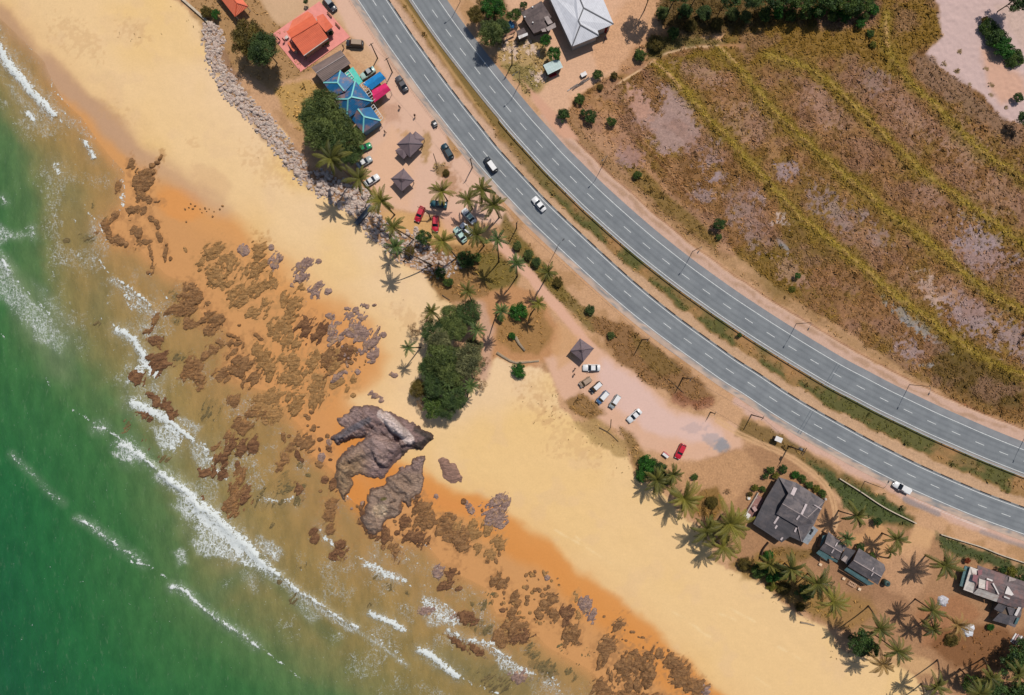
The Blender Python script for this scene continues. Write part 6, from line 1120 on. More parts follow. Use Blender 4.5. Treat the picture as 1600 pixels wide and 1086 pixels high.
# orange roofed building
c = crop(420, 0, 9.364)
h = Bld('community_hall', 482, 50, 'orange roofed building on the salmon pink paved yard', 'building')
h.slab('roof', c, [[(325, 560, 4.4), (510, 815, 3), (870, 560, 3), (715, 325, 4.4)], [(325, 560, 4.4), (715, 325, 4.4), (640, 220, 3.2), (255, 462, 3.2)]], RO['orange'])
h.slab('porch_roof', c, [[(290, 440, 3.0), (648, 216, 3.0), (566, 165, 2.5), (345, 300, 2.5)]], RO['orange2']); h.slab('side_roof', c, [[(700, 240, 3.4), (795, 200, 3.2), (940, 388, 3.2), (832, 468, 3.2), (712, 322, 3.6)]], RO['orange'])
h.slab('annex_roof', c, [[(315, 590, 2.3), (412, 715, 2.3), (360, 757, 2.2), (268, 632, 2.2)]], RO['orange2']); h.walls(c, [(300, 600), (395, 715), (360, 745), (275, 630)], 2.1, wallw, .9, 'annex_wall')
h.walls(c, [(290, 470), (510, 780), (850, 545), (640, 250)], 2.85, mat('orange_wall', (214, 160, 130), .85), .96); h.walls(c, [(640, 300), (790, 225), (910, 390), (830, 440)], 3.0, wallw, .95, 'side_wall')
h.caps(c, [((325, 560, 4.4), (715, 325, 4.4))], mat('orange_ridge', (220, 96, 62), .6), .22); h.caps(c, [((515, 818, 2.95), (872, 562, 2.95))], conc, .2, 'gutter'); h.box('air_conditioner', c, (272, 566), (.9, .7, .7), -40, white)
for q in ((895, 230), (1014, 386)):
    x, y = c([q])[0]; p = W(x, y); b = empty('bench', (p.x, p.y, .12), R(-48), 'long dark bench on the pink yard %s the road entrance' % ('north of' if q[0] < 900 else 'beside'), 'bench', 'benches on the pink yard')
    mb = MB(); mb.box((0, 0, .44), (1.75, .34, .06)); mb.build('seat', wallb, b)
    for s_ in (-.7, .7): mb = MB(); mb.box((s_, 0, .2), (.08, .3, .42)); mb.build('leg', postm, b)
for q, r_ in (((905, 480), 5), ((830, 640), 3), ((868, 628), 3), ((790, 668), 2.5)):
    x, y = c([q])[0]; tree('potted_bush', x, y, r_, 1.6 if r_ > 4 else 1.0, 'dark' if r_ > 4 else 'mid', 'dark shrub on the pink yard beside the side wing' if r_ > 4 else 'small shrub along the shaded wall of the orange roofed building', 'bush', 'shrubs on the pink yard')
# grey roofed building
c = crop(480, 70, 7.4375)
h = Bld('shed', 517, 100, 'brown grey roofed building between the pink yard and the blue roof', 'building')
h.slab('roof', c, [[(45, 262, 2.9), (390, 60, 2.9), (436, 122, 3.6), (101, 328, 3.6)], [(101, 328, 3.6), (436, 122, 3.6), (505, 215, 2.8), (185, 432, 2.8)]], RO['grey']); h.walls(c, [(60, 265), (385, 80), (490, 215), (185, 410)], 2.7, wallg); h.caps(c, [((101, 328, 3.6), (436, 122, 3.6))], capg, .2)
# blue roofed restaurant
h = Bld('restaurant', 552, 150, 'blue hipped roof restaurant with rust stains and pale teal ridges', 'restaurant')
E_ = 3.0; aA = (355, 440, 4.2); aM = (515, 605, 5.2); aM2 = (475, 632, 5.2); c1 = (590, 745, 4.3); c2 = (660, 835, 4.3)
W1, N1, Nn, Ee, Ss, Ww = (190, 440, E_), (387, 300, E_), (560, 420, E_), (760, 655, E_), (462, 862, E_), (285, 630, E_); cE, cS, cW, cN = (855, 880, 2.8), (650, 1025, 2.8), (520, 870, 2.8), (742, 722, 2.8)
h.slab('roof', c, [[Nn, Ee, aM], [Ee, Ss, aM2, aM], [Ss, Ww, aM2], [Ww, Nn, aM, aM2]], RO['blue'])
h.slab('roof_wing', c, [[W1, N1, aA], [N1, (545, 425, E_), (440, 545, 4.2), aA], [W1, aA, (440, 545, 4.2), (300, 600, E_)]], RO['blue']); h.slab('roof_wing', c, [[cN, cE, c2, c1], [cE, cS, c2], [cS, cW, c1, c2], [cW, cN, c1]], RO['blue'])
h.caps(c, [(aM, Nn), (aM, Ee), (aM, aM2), (aM2, Ww), (aM2, Ss), (aA, W1), (aA, N1), (aA, (430, 535, 4.25)), (c2, cE), (c2, cS), (c2, c1)], capt, .36)
h.walls(c, [W1, N1, Nn, Ee, Ss, Ww], 2.9, mat('blue_wall', (120, 150, 168), .85), .9); h.walls(c, [cN, cE, cS, cW], 2.7, mat('blue_wall', (120, 150, 168), .85), .9, 'wing_wall')
h.slab('flat_roof', c, [[(432, 330, 2.5), (532, 255, 2.5), (645, 425, 2.5), (600, 470, 2.5)]], mat('teal_sheet', (92, 206, 186), .5, .1, 1.2, stain=(60, 160, 150), stain_amt=.7))
fr = MB()
for q0, q1, q2, q3, n in (((625, 465), (665, 438), (792, 628), (750, 660), 7), ((742, 722), (772, 692), (882, 850), (846, 884), 6), ((440, 330), (480, 300), (540, 380), (500, 410), 3)):
    a0, a1_, b0, b1 = [h.P(c, (*q, 2.7)) for q in (q0, q1, q3, q2)]
    fr.bar(a0, b0, .12); fr.bar(a1_, b1, .12)
    for k in range(n + 1): fr.bar(a0.lerp(b0, k / n), a1_.lerp(b1, k / n), .1)
fr.build('awning_frame', white, h.root)
for nm, q, z, m_, lab in (('canopy_tent', [(640, 450), (845, 310), (915, 388), (748, 522)], 2.6, ((26, 132, 196), (40, 160, 220)), 'bright blue canopy tent between the restaurant and the parked dark car'), ('canopy_tent', [(750, 532), (908, 440), (972, 525), (778, 672)], 2.5, ((222, 40, 104), (236, 80, 130)), 'bright pink canopy tent beside the blue canopy tent')):
    ce = (sum(p[0] for p in q) / 4, sum(p[1] for p in q) / 4); x, y = c([ce])[0]; t_ = Bld(nm, x, y, lab, 'canopy', 'canopy tents by the restaurant')
    m1 = ((q[0][0] + q[3][0]) / 2, (q[0][1] + q[3][1]) / 2, z + .55); m2 = ((q[1][0] + q[2][0]) / 2, (q[1][1] + q[2][1]) / 2, z + .55)
    qz = [(*p, z) for p in q]; t_.slab('canopy', c, [[qz[0], qz[1], m2, m1], [m1, m2, qz[2], qz[3]]], mat(nm + lab[7:11], m_[0], .5, .16, .9, stain=m_[1], stain_amt=.5, sscale=.7), .05); t_.posts(c, inset(q, .92), z, conc, .1)
# square pavilions
def pavilion(c, q, apex, z, za, lab, tier=None, extra=()):
    ce = (sum(p[0] for p in q) / 4, sum(p[1] for p in q) / 4); x, y = c([ce])[0]; h = Bld('picnic_pavilion', x, y, lab, 'pavilion', 'grey roofed pavilions'); qz = [(*p, z) for p in q]; ap = (*apex, za)
    h.slab('roof', c, [[qz[i], qz[(i + 1) % 4], ap] for i in range(4)], RO['purple']); h.caps(c, [(ap, p) for p in qz], mat('grey_ridge', (100, 88, 94), .7), .18)
    if tier:
        t = [(*p, z + (za - z) * .52) for p in tier]; ta = (*apex, za + .45); h.slab('upper_roof', c, [[t[i], t[(i + 1) % 4], ta] for i in range(4)], RO['purple'], .08, .12)
    for e in extra:
        ee = [(*p, z - .35) for p in e[:4]]; h.slab('porch_roof', c, [[ee[i], ee[(i + 1) % 4], (*e[4], z + .35)] for i in range(4)], RO['purple']); h.posts(c, inset(e[:4], .8), z - .4, postm, .12)
    h.posts(c, inset(q, .84), z, postm); h.slab('floor_slab', c, [[(*p, .1) for p in inset(q, .86)]], conc, .2); h.box('table', c, inset(q, .0)[0], (1.5, .8, .74), 30, wallg)
c = crop(600, 190, 9.05)
pavilion(c, [(180, 320), (370, 150), (552, 318), (365, 505)], (352, 308), 2.5, 3.8, 'largest grey pavilion, with two small porch roofs on its corners', None, [[(380, 210), (445, 135), (578, 242), (500, 300), (445, 240)], [(155, 412), (215, 365), (328, 470), (278, 528), (268, 402)]])
pavilion(c, [(95, 808), (277, 662), (428, 835), (250, 988)], (250, 808), 2.5, 3.7, 'square two tier grey pavilion seaward of the largest pavilion', [(188, 806), (262, 742), (326, 816), (250, 878)])
c = crop(880, 520, 6.786)
pavilion(c, [(72, 192), (178, 60), (327, 165), (212, 308)], (194, 180), 2.6, 3.7, 'square grey pavilion alone beside the white saloon at the parking ground', [(150, 185), (190, 140), (240, 178), (200, 225)])
# inland compound
c = crop(770, 0, 8.0)
h = Bld('white_roofed_hall', 900, 10, 'large white metal roofed building with dark ridge lines inland of the road', 'building')
e = 3.6; a1, a2, a3, a0 = (1135, 100, 4.7), (1070, 260, 4.7), (1095, 312, 4.6), (1030, -160, 4.7)
h.slab('roof', c, [[(640, -180, e), (990, 582, e), a3, a2, a1, a0], [(990, 582, e), (1328, 446, e), a3], [(1328, 446, e), (1310, 382, e + .1), (1512, 303, e), a1, a2, a3], [(1512, 303, e), (1300, -200, e), a0, a1]], RO['white'], .14)
h.caps(c, [(a0, a1), (a1, a2), (a2, a3), (a3, (990, 582, e)), (a3, (1328, 446, e)), (a1, (1512, 303, e))], capd, .3); h.walls(c, [(660, -170), (1000, 560), (1310, 435), (1300, 370), (1490, 290), (1290, -190)], 3.4, wallw, .96); h.box('red_door', c, (1385, 395), (1.6, .3, 2.2), 22, mat('red_paint', (150, 40, 36), .6))
h = Bld('rusty_roofed_house', 840, 28, 'low house with a rusty dark roof beside the large white roof', 'house')
h.slab('roof', c, [[(348, 160, 2.8), (608, 12, 2.8), (735, 215, 3.0), (640, 262, 3.0), (690, 345, 2.9), (512, 420, 2.6), (440, 310, 2.7)]], RO['rusty']); h.slab('roof_sheet', c, [[(640, 215, 3.1), (690, 200, 3.1), (750, 285, 3.0), (690, 310, 3.0)], [(660, 350, 2.95), (775, 285, 2.95), (792, 340, 2.8), (690, 390, 2.8)], [(600, 368, 2.9), (655, 352, 2.9), (670, 395, 2.8), (620, 400, 2.8)]], mat('grey_sheet', (168, 152, 146), .7, .14, 1.2, stain=(120, 100, 96), stain_amt=.6), .06, .06); h.walls(c, [(365, 170), (600, 35), (740, 330), (520, 400), (450, 300)], 2.5, wallg)
for q in ((400, 215), (497, 92), (500, 285)): h.box('roof_weight', c, (*q,), (.35, .3, .25), 20, white, 2.85)
h = Bld('small_shed', 815, 52, 'tiny shed with a half brown half white roof beside the rusty roofed house', 'shed')
h.slab('roof', c, [[(290, 388, 2.3), (388, 345, 2.3), (425, 412, 2.2), (318, 455, 2.2)]], RO['rusty']); h.slab('roof_sheet', c, [[(314, 452, 2.25), (432, 408, 2.25), (440, 440, 2.1), (330, 490, 2.1)]], white, .06, .03); h.walls(c, [(295, 395), (390, 350), (435, 435), (330, 480)], 2.05, wallg)
h = Bld('tarpaulin_shelter', 796, 38, 'ragged blue tarpaulin shelter under the roadside trees', 'shelter')
h.slab('tarpaulin', c, [[(158, 305, 1.7), (222, 246, 2.0), (275, 308, 1.9), (240, 330, 2.0), (190, 355, 1.7)], [(240, 330, 2.0), (275, 308, 1.9), (262, 352, 1.6), (190, 355, 1.7)]], mat('blue_tarp', (60, 132, 182), .5, .15, 1.5), .03); h.posts(c, [(170, 305), (225, 262), (255, 335)], 1.65, postm, .08)
h = Bld('lean_to', 792, 54, 'long low brown lean-to roof below the blue tarpaulin', 'shelter'); h.slab('roof', c, [[(88, 470, 1.5), (270, 370, 1.6), (285, 392, 1.5), (100, 495, 1.4)]], mat('brown_sheet', (176, 128, 104), .8, .14)); h.posts(c, [(100, 480), (270, 390), (180, 430)], 1.4, postm, .1)
h = Bld('pale_roofed_shed', 864, 103, 'shed with a pale blue white corrugated roof by the sandy lane', 'shed')
h.slab('roof', c, [[(630, 812, 2.6), (825, 727, 2.6), (877, 840, 2.3), (690, 932, 2.3)]], RO['pale']); h.walls(c, [(650, 820), (815, 745), (860, 835), (695, 910)], 2.2, wallg, .95)
def prop(name, px, py, label, cat, group=None, rz=0, z=None): return empty(name, (W(px, py).x, W(px, py).y, gz(px, py) if z is None else z), rz, label, cat, group)
def boxes(root, parts):
    for nm, ctr, sz, m in parts: mb = MB(); mb.box(ctr, sz); mb.build(nm, m, root)
red = mat('red_paint2', (190, 40, 56), .5, .1)
r_ = prop('water_trough', 864, 118, 'long red trough below the pale roofed shed', 'trough', None, R(22)); boxes(r_, [('side', (0, .28, .22), (1.9, .06, .4), red), ('side', (0, -.28, .22), (1.9, .06, .4), red), ('end', (.95, 0, .22), (.06, .56, .4), red), ('end', (-.95, 0, .22), (.06, .56, .4), red), ('bottom', (0, 0, .06), (1.9, .52, .05), red)])
for k in range(9):
    a = random.uniform(24, 44); x = 895 + k * 2.6 + random.uniform(-1, 1); y = 139 - k * 1.9 + random.uniform(-2, 2); mb = MB(); mb.box((0, 0, .08), (random.uniform(2.2, 3.6), .24, .1)); p = W(x, y)
    o = mb.build('timber_plank', mat('grey_timber%d' % (k % 3), [(176, 164, 158), (140, 126, 118), (120, 104, 96)][k % 3], .85, .15, 3), None); o.location = (p.x, p.y, gz(x, y) + .1 * (k % 3)); o.rotation_euler = (0, 0, R(a)); tag(o, 'weathered grey plank in the loose timber pile by the sandy lane', 'plank', 'planks of the timber pile')
r_ = prop('storage_box', 911.5, 118, 'white lidded box beside the timber pile', 'box', None, R(28)); boxes(r_, [('body', (0, 0, .35), (1.5, .95, .7), wallg), ('lid', (0, 0, .74), (1.6, 1.05, .08), white)])
# big grey house
c = crop(1160, 730, 8.356)
h = Bld('wooden_house', 1232, 797, 'large old house with a patched grey two level roof', 'house')
h.slab('skirt_roof', c, [[(475, 130, 2.6), (300, 420, 2.6), (140, 740, 2.6), (440, 610, 3.4), (600, 340, 3.4)], [(140, 740, 2.6), (512, 985, 2.5), (622, 905, 2.8), (725, 775, 3.3), (440, 610, 3.4)], [(622, 905, 2.8), (776, 976, 2.6), (725, 775, 3.3)]], RO['shackd'], .1)
h.slab('roof', c, [[(600, 340, 4.4), (475, 130, 2.7), (700, 200, 2.7), (1075, 440, 2.7), (850, 665, 4.7), (520, 475, 5.0)], [(1075, 440, 2.7), (935, 745, 2.7), (776, 976, 2.7), (725, 775, 3.7), (850, 665, 4.7)], [(520, 475, 5.0), (850, 665, 4.7), (725, 775, 3.75), (440, 610, 3.9)]], RO['shack'], .12, .1)
h.caps(c, [((520, 475, 5.0), (850, 665, 4.7)), ((725, 775, 3.7), (770, 970, 2.7)), ((855, 650, 4.7), (1070, 442, 2.7))], capg, .16)
sheet = mat('skylight_sheet', (206, 190, 188), .5, .08, 2.)
for q in ([(665, 255, 3.6), (712, 275, 3.4), (668, 372, 4.2), (624, 348, 4.3)], [(818, 474, 4.35), (845, 484, 4.25), (782, 622, 4.75), (756, 608, 4.8)], [(735, 622, 4.85), (752, 634, 4.75), (712, 690, 4.3), (694, 678, 4.35)], [(458, 636, 3.35), (480, 650, 3.3), (420, 742, 3.05), (400, 728, 3.1)], [(925, 490, 4.1), (945, 488, 4.0), (1032, 538, 3.2), (1020, 552, 3.2)], [(440, 752, 3.0), (460, 764, 3.0), (432, 806, 2.9), (416, 792, 2.9)], [(694, 784, 3.4), (712, 792, 3.4), (690, 850, 3.2), (668, 838, 3.2)], [(514, 910, 2.75), (532, 918, 2.7), (508, 955, 2.65), (488, 940, 2.65)]):
    h.slab('roof_sheet', c, [q], sheet, .04, .16)
h.walls(c, [(475, 150), (690, 215), (1050, 440), (930, 720), (770, 950), (640, 890), (510, 960), (160, 735)], 2.45, wallg, .94)
h.slab('side_roof', c, [[(905, 748, 2.5), (992, 820, 2.2), (852, 1012, 2.2), (772, 968, 2.5)]], mat('blue_grey_sheet', (150, 154, 158), .6, .14, 1.2, stain=(110, 116, 122), stain_amt=.6)); h.walls(c, [(900, 760), (975, 820), (850, 990), (780, 960)], 2.15, wallg, .93, 'side_wall'); h.slab('vent', c, [[(900, 800, 2.55), (930, 815, 2.5), (920, 850, 2.5), (890, 832, 2.55)], [(890, 840, 2.55), (910, 850, 2.5), (895, 885, 2.5), (872, 870, 2.55)]], darkm, .05, .02)
h = Bld('stone_terrace', 1177, 792, 'cluttered reddish terrace along the seaward wall of the big grey house', 'terrace')
h.slab('floor_slab', c, [[(190, 350, .5), (288, 420, .5), (122, 712, .5), (12, 632, .5)]], mat('terrace_tile', (150, 108, 100), .8, .2, .8, stain=(200, 184, 178), stain_amt=.7, sscale=1.2), .7); h.slab('white_cover', c, [[(50, 580, .7), (110, 622, .75), (80, 690, .7), (14, 632, .7)]], white, .1); h.box('table', c, (145, 535), (1.3, .9, .8), 55, mat('pink_board', (196, 160, 154), .7), .5); h.box('wall', c, (100, 480), (7.4, .2, .9), 120, wallw)
for q, s_ in (((250, 508), .5), ((292, 450), .4), ((75, 400), .55)):
    x, y = c([q])[0]; r_ = prop('water_jar', x, y, ['pale round jar by the terrace wall', 'dark round jar in the wall shade of the big grey house', 'cream round tub on the soil beside the terrace'][(s_ > .45) * (1 if s_ < .52 else 2)], 'jar', 'jars round the big grey house'); mb = MB(); mb.tube([(0, 0, 0), (0, 0, s_ * .6), (0, 0, s_), (0, 0, s_ * 1.15)], [s_ * .7, s_ * 1.05, s_ * .85, s_ * .6], 14); mb.build('body', [white, darkm, mat('cream_tub', (236, 214, 170), .6)][(s_ > .45) * (1 if s_ < .52 else 2)], r_, True); mb = MB(); mb.tube([(0, 0, s_ * 1.1), (0, 0, s_ * 1.2)], [s_ * .66, s_ * .66], 14); mb.build('rim', white, r_)
# twin roofed house
c = crop(1260, 820, 9.871)
h = Bld('twin_roofed_house', 1325, 875, 'grey house of two long ridged roofs joined by a low link', 'house')
h.slab('roof', c, [[(285, 275, 3.9), (540, 425, 3.9), (630, 335, 2.8), (340, 108, 2.8)], [(285, 275, 3.9), (205, 380, 2.9), (500, 547, 2.9), (540, 425, 3.9)]], RO['shack'], .1)
h.slab('roof', c, [[(725, 545, 4.2), (1158, 802, 4.2), (1222, 690, 3.0), (1200, 610, 2.9), (812, 362, 2.9)], [(725, 545, 4.2), (640, 640, 3.0), (1102, 925, 3.0), (1158, 802, 4.2)]], RO['shack'], .1)
h.slab('veranda_roof', c, [[(200, 385, 2.6), (150, 435, 2.2), (312, 558, 2.2), (345, 475, 2.6)], [(345, 478, 2.6), (330, 520, 2.3), (470, 585, 2.4), (490, 556, 2.6)]], RO['teal'], .08); h.slab('veranda_roof', c, [[(625, 655, 2.7), (583, 700, 2.2), (952, 935, 2.2), (1050, 915, 2.6)]], RO['teal'], .08)
h.slab('link_roof', c, [[(610, 345, 2.6), (760, 400, 2.6), (645, 632, 2.4), (525, 525, 2.4)]], RO['shackd'], .08); h.slab('link_sheet', c, [[(600, 470, 2.7), (640, 500, 2.7), (600, 580, 2.6), (535, 540, 2.6)]], mat('grey_sheet', (168, 152, 146), .7), .05); h.slab('west_roof', c, [[(318, 150, 2.3), (282, 272, 2.4), (205, 345, 2.0), (250, 170, 2.0)]], RO['teal'], .08)
h.caps(c, [((285, 275, 3.9), (540, 425, 3.9)), ((725, 545, 4.2), (1158, 802, 4.2))], capg, .24)
h.walls(c, [(330, 130), (610, 330), (500, 520), (215, 370)], 2.65, wallg, .93); h.walls(c, [(810, 380), (1190, 620), (1090, 890), (650, 640)], 2.75, wallg, .93)
for q in ([(470, 270, 3.4), (482, 276, 3.4), (450, 335, 3.8), (438, 328, 3.8)], [(415, 372, 3.75), (432, 380, 3.75), (395, 440, 3.35), (378, 430, 3.35)], [(1035, 720, 4.15), (1048, 728, 4.15), (1005, 790, 3.8), (992, 782, 3.8)], [(1030, 655, 3.8), (1042, 662, 3.8), (1020, 705, 4.1), (1008, 698, 4.1)]): h.slab('roof_sheet', c, [q], sheet, .03, .08)
tk = prop('water_tank', 1381, 908.5, 'round dark green water tank at the end of the twin roofed house', 'tank'); mb = MB(); mb.tube([(0, 0, 0), (0, 0, 1.5), (0, 0, 1.62)], [.78, .78, .6], 20); mb.build('body', mat('tank_green', (60, 84, 78), .5), tk, True); mb = MB(); mb.tube([(0, 0, 1.6), (0, 0, 1.7)], [.28, .28], 12); mb.build('lid', darkm, tk)
tb = prop('trestle_table', 1329.5, 911, 'pale wooden frame table on the soil seaward of the twin roofed house', 'table', None, R(-30)); lg = mat('pale_timber', (216, 178, 150), .8)
for y_ in (-.42, .42): mb = MB(); mb.box((0, y_, .72), (2.1, .12, .08)); mb.build('rail', lg, tb)
for k in range(5): mb = MB(); mb.box((-.95 + k * .475, 0, .725), (.1, .8, .06)); mb.build('slat', lg, tb)
for x_ in (-.95, .95):
    for y_ in (-.4, .4): mb = MB(); mb.box((x_, y_, .35), (.1, .1, .7)); mb.build('leg', lg, tb)
for (x, y), lab in (((1280.5, 881), 'small pale crate nearest the gap between the big house and the twin roofed house'), ((1317, 903), 'round topped cream stool beside the trestle table'), ((1341.5, 919.5), 'small pale crate at the end of the trestle table')):
    r_ = prop('crate', x, y, lab, 'crate', 'pale crates in the yard', R(-25)); boxes(r_, [('body', (0, 0, .22), (.75, .6, .44), lg), ('lid', (0, 0, .46), (.8, .65, .05), mat('cream_lid', (238, 206, 170), .6))])
# patched house
c = crop(1480, 860, 7.757)
h = Bld('patched_roof_house', 1550, 925, 'sprawling house with a patchwork of white and grey roof sheets', 'house')
h.slab('roof', c, [[(370, 180, 2.8), (722, 300, 2.8), (640, 500, 3.8), (350, 400, 3.8)], [(350, 400, 3.8), (640, 500, 3.8), (622, 560, 3.4), (310, 520, 2.9), (345, 420, 3.6)]], RO['patch'], .1); h.slab('white_roof', c, [[(278, 195, 2.7), (372, 232, 3.0), (345, 400, 3.5), (308, 517, 2.9), (193, 476, 2.5)]], RO['whitep'], .08, .08); h.slab('white_roof', c, [[(370, 458, 3.8), (625, 545, 3.6), (592, 622, 2.7), (310, 522, 2.7)], [(382, 338, 3.7), (466, 366, 3.8), (458, 472, 4.0), (376, 450, 4.0)]], RO['whitep'], .08, .12)
h.slab('lean_to_roof', c, [[(215, 185, 2.0), (280, 208, 2.2), (196, 442, 2.2), (150, 430, 1.9)]], RO['teal'], .08); h.slab('east_roof', c, [[(720, 300, 2.9), (940, 380, 2.9), (1060, 420, 2.9), (1000, 620, 3.7), (640, 500, 3.7)], [(640, 500, 3.7), (1000, 620, 3.7), (900, 720, 2.8), (750, 675, 2.7), (600, 625, 2.8)]], RO['patch'], .1)
h.slab('annex_roof', c, [[(622, 640, 2.5), (722, 676, 2.5), (664, 758, 2.3), (565, 712, 2.3)], [(640, 755, 2.4), (762, 792, 2.4), (742, 905, 2.1), (550, 850, 2.1)]], RO['shackd'], .08); h.slab('annex_roof', c, [[(722, 680, 2.55), (905, 720, 2.6), (895, 800, 2.4), (755, 788, 2.45)], [(762, 795, 2.35), (893, 802, 2.35), (822, 935, 2.1), (742, 905, 2.1)]], RO['shack'], .08)
wp = mat('white_patch', (222, 212, 206), .6, .08); pk = mat('red_patch', (140, 92, 96), .7, .16)
for q, m_ in (([(722, 430, 3.5), (738, 440, 3.4), (798, 530, 3.5), (772, 545, 3.55), (690, 520, 3.75)], wp), ([(685, 545, 3.65), (755, 575, 3.6), (745, 590, 3.5), (680, 565, 3.55)], wp), ([(540, 398, 3.85), (556, 392, 3.8), (624, 525, 3.85), (612, 532, 3.85)], wp), ([(475, 330, 3.5), (545, 355, 3.55), (538, 372, 3.6), (470, 348, 3.6)], wp), ([(310, 285, 3.3), (372, 300, 3.4), (350, 390, 3.7), (298, 360, 3.5)], pk), ([(360, 240, 3.1), (420, 225, 3.1), (415, 290, 3.4), (370, 300, 3.4)], pk), ([(466, 366, 3.9), (490, 372, 3.9), (484, 480, 4.1), (458, 472, 4.1)], mat('pink_patch', (196, 150, 150), .7)), ([(855, 680, 2.9), (888, 690, 2.85), (835, 792, 2.6), (805, 780, 2.6)], wp), ([(745, 315, 3.05), (830, 345, 3.05), (815, 360, 3.15), (735, 375, 3.2)], mat('grey_sheet', (168, 152, 146), .7)), ([(840, 810, 2.45), (868, 815, 2.4), (840, 890, 2.3), (805, 885, 2.3)], RO['teal'])): h.slab('roof_sheet', c, [q], m_, .03, .2)
h.walls(c, [(290, 215), (720, 320), (930, 400), (860, 680), (600, 600), (215, 460)], 2.5, wallg, .95); h.walls(c, [(630, 650), (880, 720), (820, 910), (580, 840)], 2.05, wallg, .93, 'annex_wall')
whm = mat('white_tarp', (226, 226, 230), .6, .08, 2.)
def lump(name, px, py, rx, ry, hh, ang, m, label, cat):
    me = rock_mesh(rx * S, ry * S, hh, int(px * 3) % 997, 'L', 14); me.materials.clear(); me.materials.append(m); p = W(px, py); o = link(name, me, None, (p.x, p.y, gz(px, py)), R(-ang)); return tag(o, label, cat)
lump('tarpaulin', 1513, 985.5, 8.5, 9, .8, 20, whm, 'crumpled white tarpaulin alone on the brown yard', 'tarpaulin'); lump('rubbish_heap', 1472, 938, 8, 11, .8, -20, mat('rubbish', (196, 192, 196), .7, .3, 3.5, stain=(110, 100, 104), stain_amt=.8, sscale=2.5), 'grey white rubbish heap beside two palms', 'heap')
for k in range(5):
    mb = MB(); mb.box((0, 0, .06), (2.6 + .3 * (k % 2), .42, .08)); p = W(1583 + k * 3.0, 996 + k * 1.5); o = mb.build('roof_plank', [white, mat('pink_board', (196, 160, 154), .7), mat('grey_sheet', (168, 152, 146), .7)][k % 3]); o.location = (p.x, p.y, gz(1585, 1000) + .05 + .03 * (k % 3)); o.rotation_euler = (0, 0, R(58)); tag(o, 'pale weathered board lying with others by the corner thicket', 'board', 'boards by the corner thicket')

